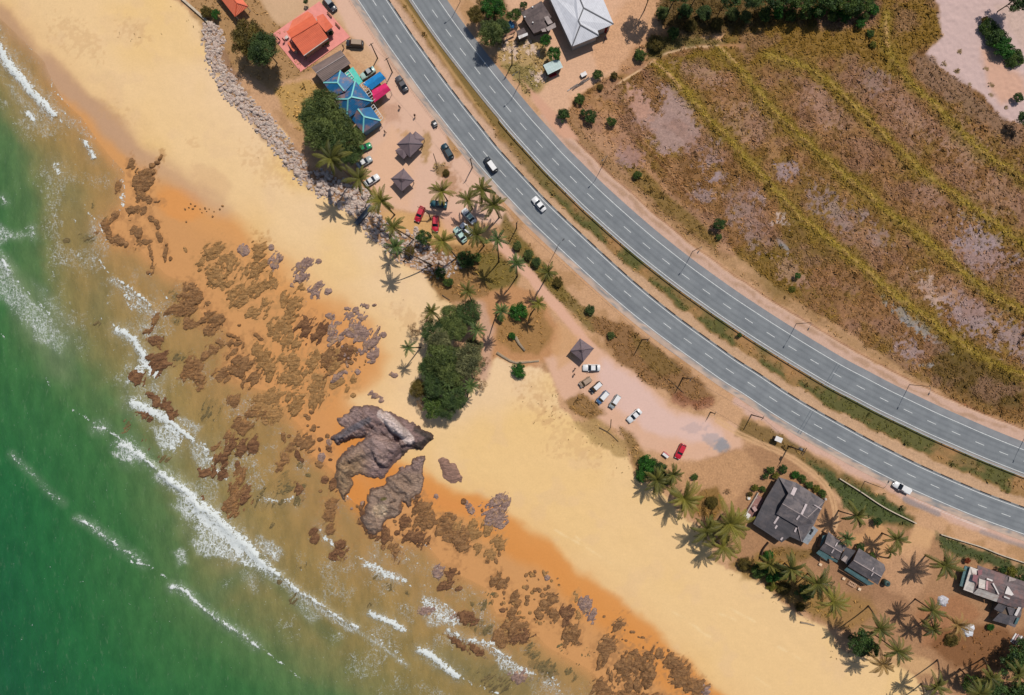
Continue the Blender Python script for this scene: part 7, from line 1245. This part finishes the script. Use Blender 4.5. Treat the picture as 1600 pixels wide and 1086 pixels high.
# ================================================================== CARS
glass = mat('car_glass', (26, 30, 34), .12, .05, spec=.6); tyre = mat('tyre', (28, 28, 30), .8); lampm = mat('car_lamp', (226, 226, 220), .2); tailm = mat('tail_lamp', (150, 26, 24), .3); chrome = mat('wheel_rim', (150, 150, 154), .4, metal=.6)
def carpaint(name, rgb): return mat('paint_' + name, rgb, .32, .03, 1., spec=.5, coat=.5)
def car(px, py, ang, L, Wd, kind, body, roof, label, z=None):
    """ang: direction of the nose in the picture, degrees anticlockwise from the x axis"""
    p = W(px, py); r = empty('car', (p.x, p.y, gz(px, py) + .02 if z is None else z), R(ang), label, 'car', 'cars'); hw = Wd / 2
    hood = {'saloon': .86, 'hatch': .9, 'van': 1.0, 'pickup': .95}[kind]
    xs = np.array([-.5, -.475, -.3, -.1, .12, .3, .45, .485, .5]) * L; ws = np.array([.82, .93, 1, 1, 1, 1, .95, .86, .7]) * hw; belt = hood + .08
    tops = np.array([belt * .9, belt, belt + .02, belt, belt - .02, hood, hood * .94, hood * .82, hood * .7])
    if kind == 'pickup': tops[:3] = [belt, belt, belt]
    mb = MB(); rings = []
    for x, w_, t_ in zip(xs, ws, tops): rings.append([(x, -w_ * .9, .22), (x, -w_, .5), (x, -w_ * .98, t_ * .85), (x, -w_ * .86, t_), (x, 0, t_ + .03), (x, w_ * .86, t_), (x, w_ * .98, t_ * .85), (x, w_, .5), (x, w_ * .9, .22)])
    n = 9; mb.v = [q for g in rings for q in g]
    for i in range(len(rings) - 1):
        for k in range(n - 1): mb.f.append((i * n + k, (i + 1) * n + k, (i + 1) * n + k + 1, i * n + k + 1)[::-1]); mb.m.append(0)
    mb.f.append(tuple(range(n))); mb.f.append(tuple((len(rings) - 1) * n + k for k in range(n - 1, -1, -1))); mb.m += [0, 0]
    mb.build('body', body, r, True)
    x0, x1, t0, t1, zr = {'saloon': (-.36, .2, -.2, .03, 1.42), 'hatch': (-.47, .2, -.38, .04, 1.46), 'van': (-.47, .3, -.42, .14, 1.72), 'pickup': (-.12, .25, -.07, .1, 1.62)}[kind]
    x0, x1, t0, t1 = x0 * L, x1 * L, t0 * L, t1 * L; bw, tw = hw * .86, hw * .7; zb = belt - .04; mb = MB()
    mb.mesh([(x0, -bw, zb), (x1, -bw * .96, zb), (x1, bw * .96, zb), (x0, bw, zb), (t0, -tw, zr), (t1, -tw, zr), (t1, tw, zr), (t0, tw, zr)], [(0, 1, 5, 4), (1, 2, 6, 5), (2, 3, 7, 6), (3, 0, 4, 7), (4, 5, 6, 7)]); mb.build('window', glass, r)
    mb = MB(); mb.box(((t0 + t1) / 2, 0, zr + .025), (t1 - t0 + .12, tw * 2 + .08, .07), 0, 0, .93); mb.build('roof', roof, r)
    if kind == 'pickup':
        mb = MB(); mb.box((-.31 * L, 0, belt + .0), (.33 * L, hw * 1.5, .1)); mb.build('load_cover', roof, r)
    for sx in (-.3, .32):
        for sy in (-1, 1):
            mb = MB(); mb.tube([(sx * L, sy * (hw - .2), .31), (sx * L, sy * (hw + .01), .31)], .31, 14); w_ = mb.build('wheel', tyre, r); mb = MB(); mb.tube([(sx * L, sy * (hw + .012), .31), (sx * L, sy * (hw + .03), .31)], .19, 10); mb.build('rim', chrome, w_)
    for sy in (-1, 1):
        mb = MB(); mb.box((.478 * L, sy * hw * .62, hood * .8), (.12, .34, .12)); mb.build('headlight', lampm, r); mb = MB(); mb.box((-.487 * L, sy * hw * .66, belt * .78), (.1, .26, .14)); mb.build('tail_light', tailm, r)
        mb = MB(); mb.box((.17 * L, sy * (hw + .07), belt + .05), (.16, .18, .12)); mb.build('mirror', body, r)
Wc = carpaint('white', (238, 236, 234)); Sv = carpaint('silver', (170, 176, 176)); Dk = carpaint('dark', (52, 54, 58)); Bk = carpaint('black', (30, 32, 36)); Rd = carpaint('red', (206, 30, 52)); Gn = carpaint('green', (26, 140, 84)); Tl = carpaint('teal', (36, 84, 92)); Bl = carpaint('blue', (86, 120, 160)); Tan = carpaint('tan', (176, 150, 126)); Gy = carpaint('grey', (86, 82, 84)); Mint = carpaint('mint', (186, 216, 204)); DT = carpaint('deepteal', (22, 56, 66))
for a in ((516.5, 8, -52, 4.6, 1.8, 'van', Gy, Sv, 'dark car with a silver roof beside the pink yard at the frame top'), (555.5, 70.5, 176, 4.6, 1.8, 'van', Dk, Tan, 'dark people carrier with a tan roof between the pink yard and road'), (575.5, 116, 214, 4.3, 1.75, 'saloon', Mint, Sv, 'pale green saloon next to the blue canopy tent'), (628.5, 132.5, 122, 4.6, 1.8, 'saloon', Gy, Gy, 'dark grey saloon alone by the carriageway across from the pink canopy'), (699.5, 237.5, 121, 4.4, 1.8, 'hatch', DT, DT, 'dark teal car inland of the largest pavilion'),
          (569.5, 232.5, 24, 4.3, 1.75, 'saloon', Gn, Gn, 'bright green car half under the restaurant trees'), (570.5, 254.5, 30, 4.3, 1.75, 'saloon', Sv, Wc, 'silver car just seaward of the bright green car'), (582, 283, 33, 4.4, 1.75, 'saloon', Wc, Wc, 'white car partly under a palm at the stone bank'), (656.5, 335.5, -113, 4.3, 1.75, 'hatch', Rd, Rd, 'red car slanted under the bent bare pole'), (681, 350.5, -93, 4.2, 1.75, 'hatch', Rd, Rd, 'red car parked upright beside the slanted red car'),
          (686, 320, 172, 4.5, 1.8, 'saloon', Tl, Tl, 'teal car in the shadow of a short palm'), (733, 338.5, 130, 4.7, 1.8, 'saloon', Wc, Mint, 'long white saloon under the roadside palms'), (719.5, 367.5, 126, 4.6, 1.8, 'saloon', Mint, Mint, 'pale green saloon with its tail in palm shade'), (729.5, 359, 135, 4.1, 1.7, 'hatch', Wc, Wc, 'small white car half hidden by palm fronds'), (766.8, 258.6, 126, 4.6, 1.8, 'van', Dk, Wc, 'white roofed people carrier driving on the seaward carriageway'), (841.8, 320, 130, 4.5, 1.8, 'saloon', Wc, Wc, 'white saloon driving on the seaward carriageway'),
          (923.5, 574.5, 180, 4.6, 1.8, 'saloon', Wc, Wc, 'white saloon beside the lone pavilion on the parking ground'), (914.2, 596.5, 213, 3.5, 1.6, 'van', Tan, Tan, 'small tan car at the head of the parked row'), (930.5, 604.8, 222, 3.6, 1.6, 'van', Bk, Wc, 'small black car with a white roof in the parked row'), (941, 620.5, 228, 3.9, 1.7, 'van', Bl, Wc, 'blue car with a white roof in the parked row'), (960, 627, 236, 3.9, 1.65, 'van', Sv, Wc, 'white hatchback with a glazed tail in the parked row'), (990.2, 649.2, 222, 4.4, 1.75, 'saloon', Wc, Wc, 'white saloon at the southern end of the parked row'),
          (1062, 704.5, 244, 4.2, 1.75, 'hatch', Rd, Rd, 'red car beside the red and white cart')):
    car(*a)
car(1406.5, 761, 152, 4.9, 1.8, 'pickup', Wc, Wc, 'white pickup truck on the road shoulder opposite the lawn wall', .06)
r_ = prop('food_cart', 1039, 710, 'small cart with a white lid and red side near the red car', 'cart', None, R(-38)); boxes(r_, [('body', (0, 0, .55), (1.7, 1.0, .6), red), ('lid', (0, -.12, .88), (1.75, .7, .08), white), ('stripe', (0, .42, .88), (1.75, .2, .08), mat('pink_stripe', (226, 120, 126), .5))])
for sy in (-.5, .5): mb = MB(); mb.tube([(0, sy, .3), (0, sy + .08, .3)], .3, 12); mb.build('wheel', tyre, r_)
r_ = prop('tricycle_cart', 679.3, 194.3, 'small black tricycle cart with a white seat at the road edge', 'cart', None, R(-60)); boxes(r_, [('body', (0, 0, .6), (1.5, 1.2, .5), darkm), ('seat', (.2, .1, .9), (.5, .8, .1), white), ('handlebar', (.9, 0, 1.0), (.08, 1.0, .06), chrome)])
for q in ((.8, 0), (-.5, .6), (-.5, -.6)): mb = MB(); mb.tube([(q[0], q[1] - .06, .3), (q[0], q[1] + .06, .3)], .3, 12); mb.build('wheel', tyre, r_)
r_ = prop('guard_booth', 1211, 684.5, 'tiny white roofed booth on the road verge near the utility pole', 'booth', None, R(-22)); boxes(r_, [('wall', (0, 0, 1.0), (1.3, .9, 2.0), wallg), ('roof', (0, 0, 2.05), (1.9, 1.3, .12), white), ('window', (.66, 0, 1.3), (.04, .6, .6), glass)])
r_ = prop('water_drum', 1288, 779, 'pale drum beside the big grey house hedge', 'drum'); mb = MB(); mb.tube([(0, 0, 0), (0, 0, .8)], .3, 12); mb.build('body', white, r_); mb = MB(); mb.tube([(0, 0, .8), (0, 0, .84)], .26, 12); mb.build('lid', conc, r_)
dr = prop('shadow_slab', 569.5, 337, 'long flat grey slab added for a palm shadow across the stone bank', 'slab', None, R(50)); boxes(dr, [('slab', (0, 0, .75), (6.4, 1.0, .25), mat('shadow_grey', (92, 98, 106), .85, .1)), ('kerb', (0, .55, .85), (6.4, .12, .3), mat('shadow_grey', (92, 98, 106), .85)), ('kerb', (0, -.55, .85), (6.4, .12, .3), mat('shadow_grey', (92, 98, 106), .85))])  # slab and its edges, added in place of a palm trunk's shadow
def log(pts, rad, m, label, z=.12):
    b = W(*pts[0]); b.z = gz(*pts[0]) + z; mb = MB(); mb.tube([W(x, y) - W(*pts[0]) for x, y in pts], [rad * (1 - .5 * i / len(pts)) for i in range(len(pts))], 7); o = mb.build('log', m, None, True); o.location = b; tag(o, label, 'log', 'logs and driftwood')
log([(776, 551), (787, 558), (797, 564), (806, 567), (822, 566), (842, 564)], .42, bark_l, 'long curved pale log below the round green bushes', .1); log([(805, 526), (811, 537), (820, 548)], .5, bark_l, 'thick pale stump log beside the small bright green bush', .2); log([(691, 461), (698, 466), (703, 469)], .16, bark, 'dark stick on the sand north of the grove'); log([(1250, 972), (1262, 974), (1272, 977)], .26, bark_l, 'pale log on the sand below the thicket'); log([(936, 668), (948, 674), (956, 680), (966, 690)], .14, bark, 'dark branch on the scrub below the parking ground'); log([(955, 655), (954, 668), (948, 676)], .1, bark, 'forked twig beside the dark branch'); log([(1044, 592), (1055, 602), (1068, 614)], .13, bark, 'fallen pole lying on the parking ground verge')
# ================================================================== POLES, RAIL, WALLS
steel = mat('galvanised_steel', (120, 124, 126), .5, .08, metal=.4); dstl = mat('dark_steel', (70, 70, 74), .6)
def road_dir(P, x, y):
    i = int(np.argmin((P[:, 0] - x) ** 2 + (P[:, 1] - y) ** 2)); t = P[i + 1] - P[i - 1]; return t / np.linalg.norm(t)
LAMPS = [(1082, 393, 'u'), (1421, 601, 'u'), (1244, 506, 'u'), (1601, 684, 'u'), (942, 258, 'u'), (811, 132.5, 'u'), (719, 3, 'u'), (1351, 752, 'l'), (868, 392, 'l')]
LN = ['street lamp where the verge passes the lone field bush', 'street lamp on the inland verge near the far end of the field', 'street lamp on the inland verge halfway along the field', 'street lamp of the inland verge at the frame edge', 'street lamp on the inland verge beside the field ditch', 'street lamp by the sandy lane mouth', 'street lamp at the frame top beside the upper carriageway', 'long armed street lamp by the lawn wall near the white pickup', 'street lamp behind the palms of the red track']
LAMPS = [(q[0], q[1], q[2], l) for q, l in zip(LAMPS, LN)]
lp = None
for x, y, s_, lab in LAMPS:
    P_ = UP if s_ == 'u' else LO; t_ = road_dir(P_, x, y); n_ = (Vector((-t_[1], -t_[0], 0)) if s_ == 'u' else Vector((t_[1], t_[0], 0))); ang = math.atan2(n_.y, n_.x)
    p = W(x, y); r = empty('street_lamp', (p.x, p.y, gz(x, y)), ang, lab, 'street lamp', 'street lamps along the road')
    if lp is None:
        mb = MB(); mb.tube([(0, 0, 0), (0, 0, 4), (0, 0, 7.6)], [.09, .075, .05], 8); a = mb.build('pole', dstl, r, True); mb = MB(); mb.tube([(0, 0, 7.5), (.6, 0, 8.0), (1.7, 0, 8.15)], [.05, .04, .035], 6); b = mb.build('arm', steel, r, True); mb = MB(); mb.box((2.0, 0, 8.16), (.7, .28, .14), 0, 0, .8); d = mb.build('lamp_head', dstl, r); lp = (a.data, b.data, d.data)
    else:
        for nm, m_ in zip(('pole', 'arm', 'lamp_head'), lp): link(nm, m_, r)
UT = [(590, 91, 'utility pole behind the blue canopy tent'), (613, 113, 'utility pole at the weedy drain beside the dark grey car'), (738, 262, 'utility pole inland of the two pavilions'), (807, 357, 'utility pole above the road palms'), (1003, 531, 'utility pole on the verge inland of the lone pavilion'), (1067, 590, 'utility pole with a fallen pole at its foot'), (1174, 648, 'utility pole at the end of the pale parking ground'), (800, 101, 'utility pole in the rubble plot inland of the road'), (1110, 644, 'short pole at the pale edge of the parking ground')]
wood = mat('pole_wood', (84, 66, 54), .9, .15, 3)
up_ = None; tops = []
for x, y, lab in UT:
    t_ = road_dir(LO, x, y); p = W(x, y); r = empty('utility_pole', (p.x, p.y, gz(x, y)), math.atan2(t_[0], t_[1]), lab, 'utility pole', 'utility poles along the road'); hh = 1.0 if x != 1110 else .5; r.scale = (1, 1, hh)
    if up_ is None:
        mb = MB(); mb.tube([(0, 0, 0), (0, 0, 7.2)], [.17, .11], 8); a = mb.build('pole', wood, r, True); mb = MB(); mb.box((0, 0, 6.9), (1.3, .1, .12)); b = mb.build('crossarm', wood, r); mb = MB()
        mb.tube([(0, 0, 6.95), (0, 0, 7.15)], .05, 6); d = mb.build('insulator', white, r); up_ = (a.data, b.data, d.data)
    else:
        for nm, m_ in zip(('pole', 'crossarm', 'insulator'), up_): link(nm, m_, r)
    for s_ in (-.55, .55): link('insulator', up_[2], r, (s_, 0, 0))
x, y = 1232, 697; t_ = road_dir(LO, x, y); p = W(x, y); r = empty('utility_pole', (p.x, p.y, 0), math.atan2(t_[0], t_[1]), 'tall pole carrying a transformer on double crossarms beside the white booth', 'utility pole', 'utility poles along the road')
mb = MB(); mb.tube([(0, 0, 0), (0, 0, 8.5)], [.2, .13], 8); mb.build('pole', wood, r, True); mb = MB(); mb.box((0, 0, 8.2), (2.2, .14, .14)); mb.build('crossarm', wood, r); mb = MB(); mb.box((0, 0, 7.3), (1.8, .14, .14)); mb.build('crossarm', wood, r); mb = MB(); mb.tube([(.3, .35, 6.2), (.3, .35, 7.2)], .34, 10); mb.build('transformer', steel, r)
def wire(a, b, z1, z2, lab):
    A, B = W(*a), W(*b); A.z = z1; B.z = z2; mb = MB(); pts = [A.lerp(B, i / 12) - Vector((0, 0, .9 * 4 * (i / 12) * (1 - i / 12))) - A for i in range(13)]
    mb.tube(pts, .022, 5); o = mb.build('overhead_wire', dstl); o.location = A; tag(o, lab, 'wire', 'overhead wires')
us = [(590, 91), (613, 113), (738, 262), (807, 357), (1003, 531), (1067, 590), (1174, 648), (1232, 697)]
for i in range(len(us) - 1): wire(us[i], us[i + 1], 7.1, 7.1, 'thin sagging wire strung between the roadside utility poles')
# bent bare poles
def bare(pts, lab, name='bare_tree'):
    b = W(*pts[0][:2]); b.z = 0; r = empty(name, b, 0, lab, 'tree', 'bare leaning trunks'); t = MB(); t.tube([W(x, y, z) - b for x, y, z in pts], [.16, .13, .1, .07][:len(pts)], 7); t.build('trunk', bark, r, True)
bare([(673, 343, 0), (670, 334, 2.5), (660, 326, 4.2), (652, 323, 5)], 'bare leaning trunk bent over the slanted red car'); bare([(683, 263, 0), (681, 252, 3), (677, 240, 5)], 'bare bent pole standing on the scrub patch'); bare([(630, 409, 0), (641, 398, 3), (645, 374, 5)], 'bare leaning trunk over the boulders below the red cars')
# guard rail on the seaward edge of the upper carriageway
gr_ = offset(UP, -23.2); gr_ = gr_[(gr_[:, 1] > 186) & (gr_[:, 0] < 1700)]
g0_ = W(*gr_[0]); root = empty('guard_rail', (g0_.x, g0_.y, 0), 0, 'long metal guard rail along the median side of the landward carriageway', 'guard rail')
mb = MB(); 
for i in range(len(gr_) - 1):
    a, b = W(*gr_[i]) - g0_, W(*gr_[i + 1]) - g0_; n_ = Vector((-(b - a).y, (b - a).x, 0)).normalized()
    prof = [(-.06, .45), (.05, .55), (-.06, .65), (.05, .75), (-.06, .85)]
    for (o1, z1), (o2, z2) in zip(prof, prof[1:]): mb.face([a + n_ * o1 + Vector((0, 0, z1)), b + n_ * o1 + Vector((0, 0, z1)), b + n_ * o2 + Vector((0, 0, z2)), a + n_ * o2 + Vector((0, 0, z2))])
    mb.face([a - n_ * .1 + Vector((0, 0, .86)), b - n_ * .1 + Vector((0, 0, .86)), b + n_ * .12 + Vector((0, 0, .86)), a + n_ * .12 + Vector((0, 0, .86))])
mb.build('rail', mat('rail_steel', (176, 180, 184), .5, .08), root)
mb = MB(); mb.box((0, 0, .38), (.14, .14, .8)); pm = None
for i in range(0, len(gr_), 3):
    a = W(*gr_[i]) - g0_
    if pm is None: o = mb.build('post', dstl, root); pm = o.data
    else: o = link('post', pm, root)
    o.location = (a.x, a.y, 0)
def low_wall(pts, hgt, w_, m, label, name='boundary_wall', cat='wall', top=None):
    pts = [tuple(q) for q in catmull(pts)] if len(pts) > 2 else pts
    b = W(*pts[0]); root = empty(name, b, 0, label, cat); mb = MB(); cp = MB()
    for i in range(len(pts) - 1):
        p, q = W(*pts[i]) - b, W(*pts[i + 1]) - b; mb.bar(p + Vector((0, 0, hgt / 2)), q + Vector((0, 0, hgt / 2)), w_, hgt); cp.bar(p + Vector((0, 0, hgt + .04)), q + Vector((0, 0, hgt + .04)), w_ + .1, .08)
    mb.build('wall', m, root); cp.build('coping', top or mat('wall_coping', (206, 188, 164), .8), root)
c8 = crop(1280, 660, 4.9375)
low_wall(c8([(150, 430), (310, 530), (500, 655), (740, 775)]), .5, .16, conc, 'low pale wall along the green lawn north of the driveway'); low_wall(c8([(930, 860), (1090, 910), (1250, 960), (1400, 1020), (1640, 1100)]), .5, .16, conc, 'low pale wall along the green lawn behind the patched roof house')
low_wall([(1199, 846), (1190, 858), (1187, 872)], .9, .08, wood, 'dark stick fence beside the big grey house garden', 'stick_fence', 'fence', wood)
low_wall([(1263, 722), (1290, 740), (1312, 772)], .2, .1, conc, 'thin concrete edging along the field track', 'edging', 'edging') if False else None
low_wall([(284, -2), (300, 12), (318, 28), (328, 38)], .5, .5, conc, 'curved low sea wall at the top of the beach below the orange hut', 'sea_wall', 'wall')
# ================================================================== PEOPLE
def person(px, py, ang, label, top, bottom, stride=.18, z=None):
    p = W(px, py); root = empty('person', (p.x, p.y, gz(px, py) + .02 if z is None else z), R(ang), label, 'person', 'people walking about')
    def skin(name, vs, es, rs, m, rt=0, sub=2):
        me = bpy.data.meshes.new(name); me.from_pydata(vs, es, []); me.materials.append(m); o = link(name, me, root); sk_ = o.modifiers.new('Skin', 'SKIN'); sk_.use_smooth_shade = True
        for i, r in enumerate(rs): me.skin_vertices[0].data[i].radius = (r, r); me.skin_vertices[0].data[i].use_root = i == rt
        s = o.modifiers.new('Sub', 'SUBSURF'); s.levels = s.render_levels = sub; return o
    st = stride; V = [(0, 0, .95), (0, 0, 1.2), (.01, 0, 1.4), (.02, 0, 1.5), (.03, 0, 1.6), (.03, 0, 1.72)]; E = [(0, 1), (1, 2), (2, 3), (3, 4), (4, 5)]; Rr = [.13, .12, .13, .055, .095, .08]
    for s, f in ((-1, 1), (1, -1)):
        b = len(V); V += [(0, s * .1, .9), (f * st * .6, s * .1, .5), (f * st, s * .1, .09), (f * st + .16, s * .1, .05)]; Rr += [.1, .065, .045, .04]; E += [(0, b), (b, b + 1), (b + 1, b + 2), (b + 2, b + 3)]
        b = len(V); V += [(.0, s * .2, 1.4), (-f * st * .5, s * .25, 1.13), (-f * st + .06, s * .26, .9), (-f * st + .08, s * .26, .83)]; Rr += [.055, .042, .03, .028]; E += [(2, b), (b, b + 1), (b + 1, b + 2), (b + 2, b + 3)]
        for k in range(5):
            d = len(V); yo = (k - 2) * .018; V += [(-f * st + .09 + yo, s * .26, .79), (-f * st + .10 + yo * 1.3, s * .255, .74 + (.035 if k == 0 else .012 * abs(k - 2)))]; Rr += [.009, .008]; E += [(b + 3, d), (d, d + 1)]
    skin('body', V, E, Rr, mat('skin', (150, 104, 78), .6), 0)
    skin('hair', [(.02, 0, 1.68), (.0, 0, 1.76), (-.04, 0, 1.66)], [(0, 1), (0, 2)], [.092, .07, .075], mat('hair', (24, 20, 18), .6))
    sv = [(0, 0, .98), (0, 0, 1.2), (.01, 0, 1.42)]; se = [(0, 1), (1, 2)]; sr = [.145, .135, .145]
    for s, f in ((-1, 1), (1, -1)): b = len(sv); sv += [(0, s * .2, 1.41), (-f * st * .3, s * .235, 1.24)]; sr += [.07, .06]; se += [(2, b), (b, b + 1)]
    skin('shirt', sv, se, sr, top)
    sv = [(0, 0, .97)]; se = []; sr = [.145]
    for s, f in ((-1, 1), (1, -1)): b = len(sv); sv += [(0, s * .1, .88), (f * st * .6, s * .1, .5), (f * st * .95, s * .1, .16)]; sr += [.112, .08, .065]; se += [(0, b), (b, b + 1), (b + 1, b + 2)]
    skin('trousers', sv, se, sr, bottom)
cl = lambda n, rgb: mat('cloth_' + n, rgb, .9)
person(648.8, 182.5, -60, 'person in dark clothes walking on the paving inland of the pavilions', cl('navy', (44, 46, 60)), cl('black', (34, 32, 34)), .25); person(602.3, 207.5, 40, 'person in dark clothes on open ground south of the blue roof', cl('navy', (44, 46, 60)), cl('black', (34, 32, 34)))
person(537.6, 75.5, 10, 'person in black standing at the front of the dark people carrier', cl('black', (34, 32, 34)), cl('brown', (70, 54, 46)), .06); person(625, 169, 60, 'person in grey walking past the pink canopy tent', cl('grey', (90, 86, 88)), cl('black', (34, 32, 34)), .2)
person(438, 64, 70, 'person in dark red standing at the seaward edge of the pink yard', cl('maroon', (90, 40, 40)), cl('black', (34, 32, 34)), .06, .12); person(445.5, 65.5, 70, 'person in dark clothes between the annex and a person in red', cl('navy', (44, 46, 60)), cl('brown', (70, 54, 46)), .06, .12)
person(898, 576, 120, 'person in brown near the nose of the white saloon on the parking ground', cl('brown', (70, 54, 46)), cl('black', (34, 32, 34)), .12); person(897, 584.5, 30, 'person in maroon behind the person in brown at the parking ground', cl('maroon', (90, 40, 40)), cl('black', (34, 32, 34)), .12)
person(945, 62, 0, 'person in purple outside the white roofed building', cl('purple', (110, 60, 180)), cl('black', (34, 32, 34)), .1)
# ================================================================== LIGHT, CAMERA
sunv = Vector((.46 * math.cos(R(58)), .888 * math.cos(R(58)), math.sin(R(58)))).normalized()
sl = bpy.data.lights.new('sun', 'SUN'); sl.energy = 4.25; sl.angle = R(.55); sl.color = (1.0, .955, .88)
so = bpy.data.objects.new('sun', sl); COL.objects.link(so); so.rotation_euler = (-sunv).to_track_quat('-Z', 'Y').to_euler(); so.location = (0, 0, 120)
w = bpy.data.worlds.new('World'); scene.world = w; w.use_nodes = True
bg = w.node_tree.nodes['Background']; sk = w.node_tree.nodes.new('ShaderNodeTexSky'); sk.sky_type = 'NISHITA'; sk.sun_disc = False
sk.sun_elevation = R(58); sk.sun_rotation = math.atan2(.46, .888); sk.air_density = 1.0; sk.dust_density = 1.0
w.node_tree.links.new(sk.outputs[0], bg.inputs[0]); bg.inputs[1].default_value = .085
cam = bpy.data.cameras.new('camera'); co = bpy.data.objects.new('camera', cam); COL.objects.link(co)
cam.sensor_width = 36; cam.sensor_fit = 'HORIZONTAL'; cam.lens = 36 * (HC / S) / 1600; co.location = (0, 0, HC); co.rotation_euler = (0, 0, 0)
cam.clip_end = 20000; cam.clip_start = 1; scene.camera = co
vs = scene.view_settings; vs.view_transform = 'Standard'; vs.look = 'None'; vs.gamma = 1; vs.exposure = 0.14
scene.cycles.max_bounces = 6; scene.cycles.transparent_max_bounces = 12
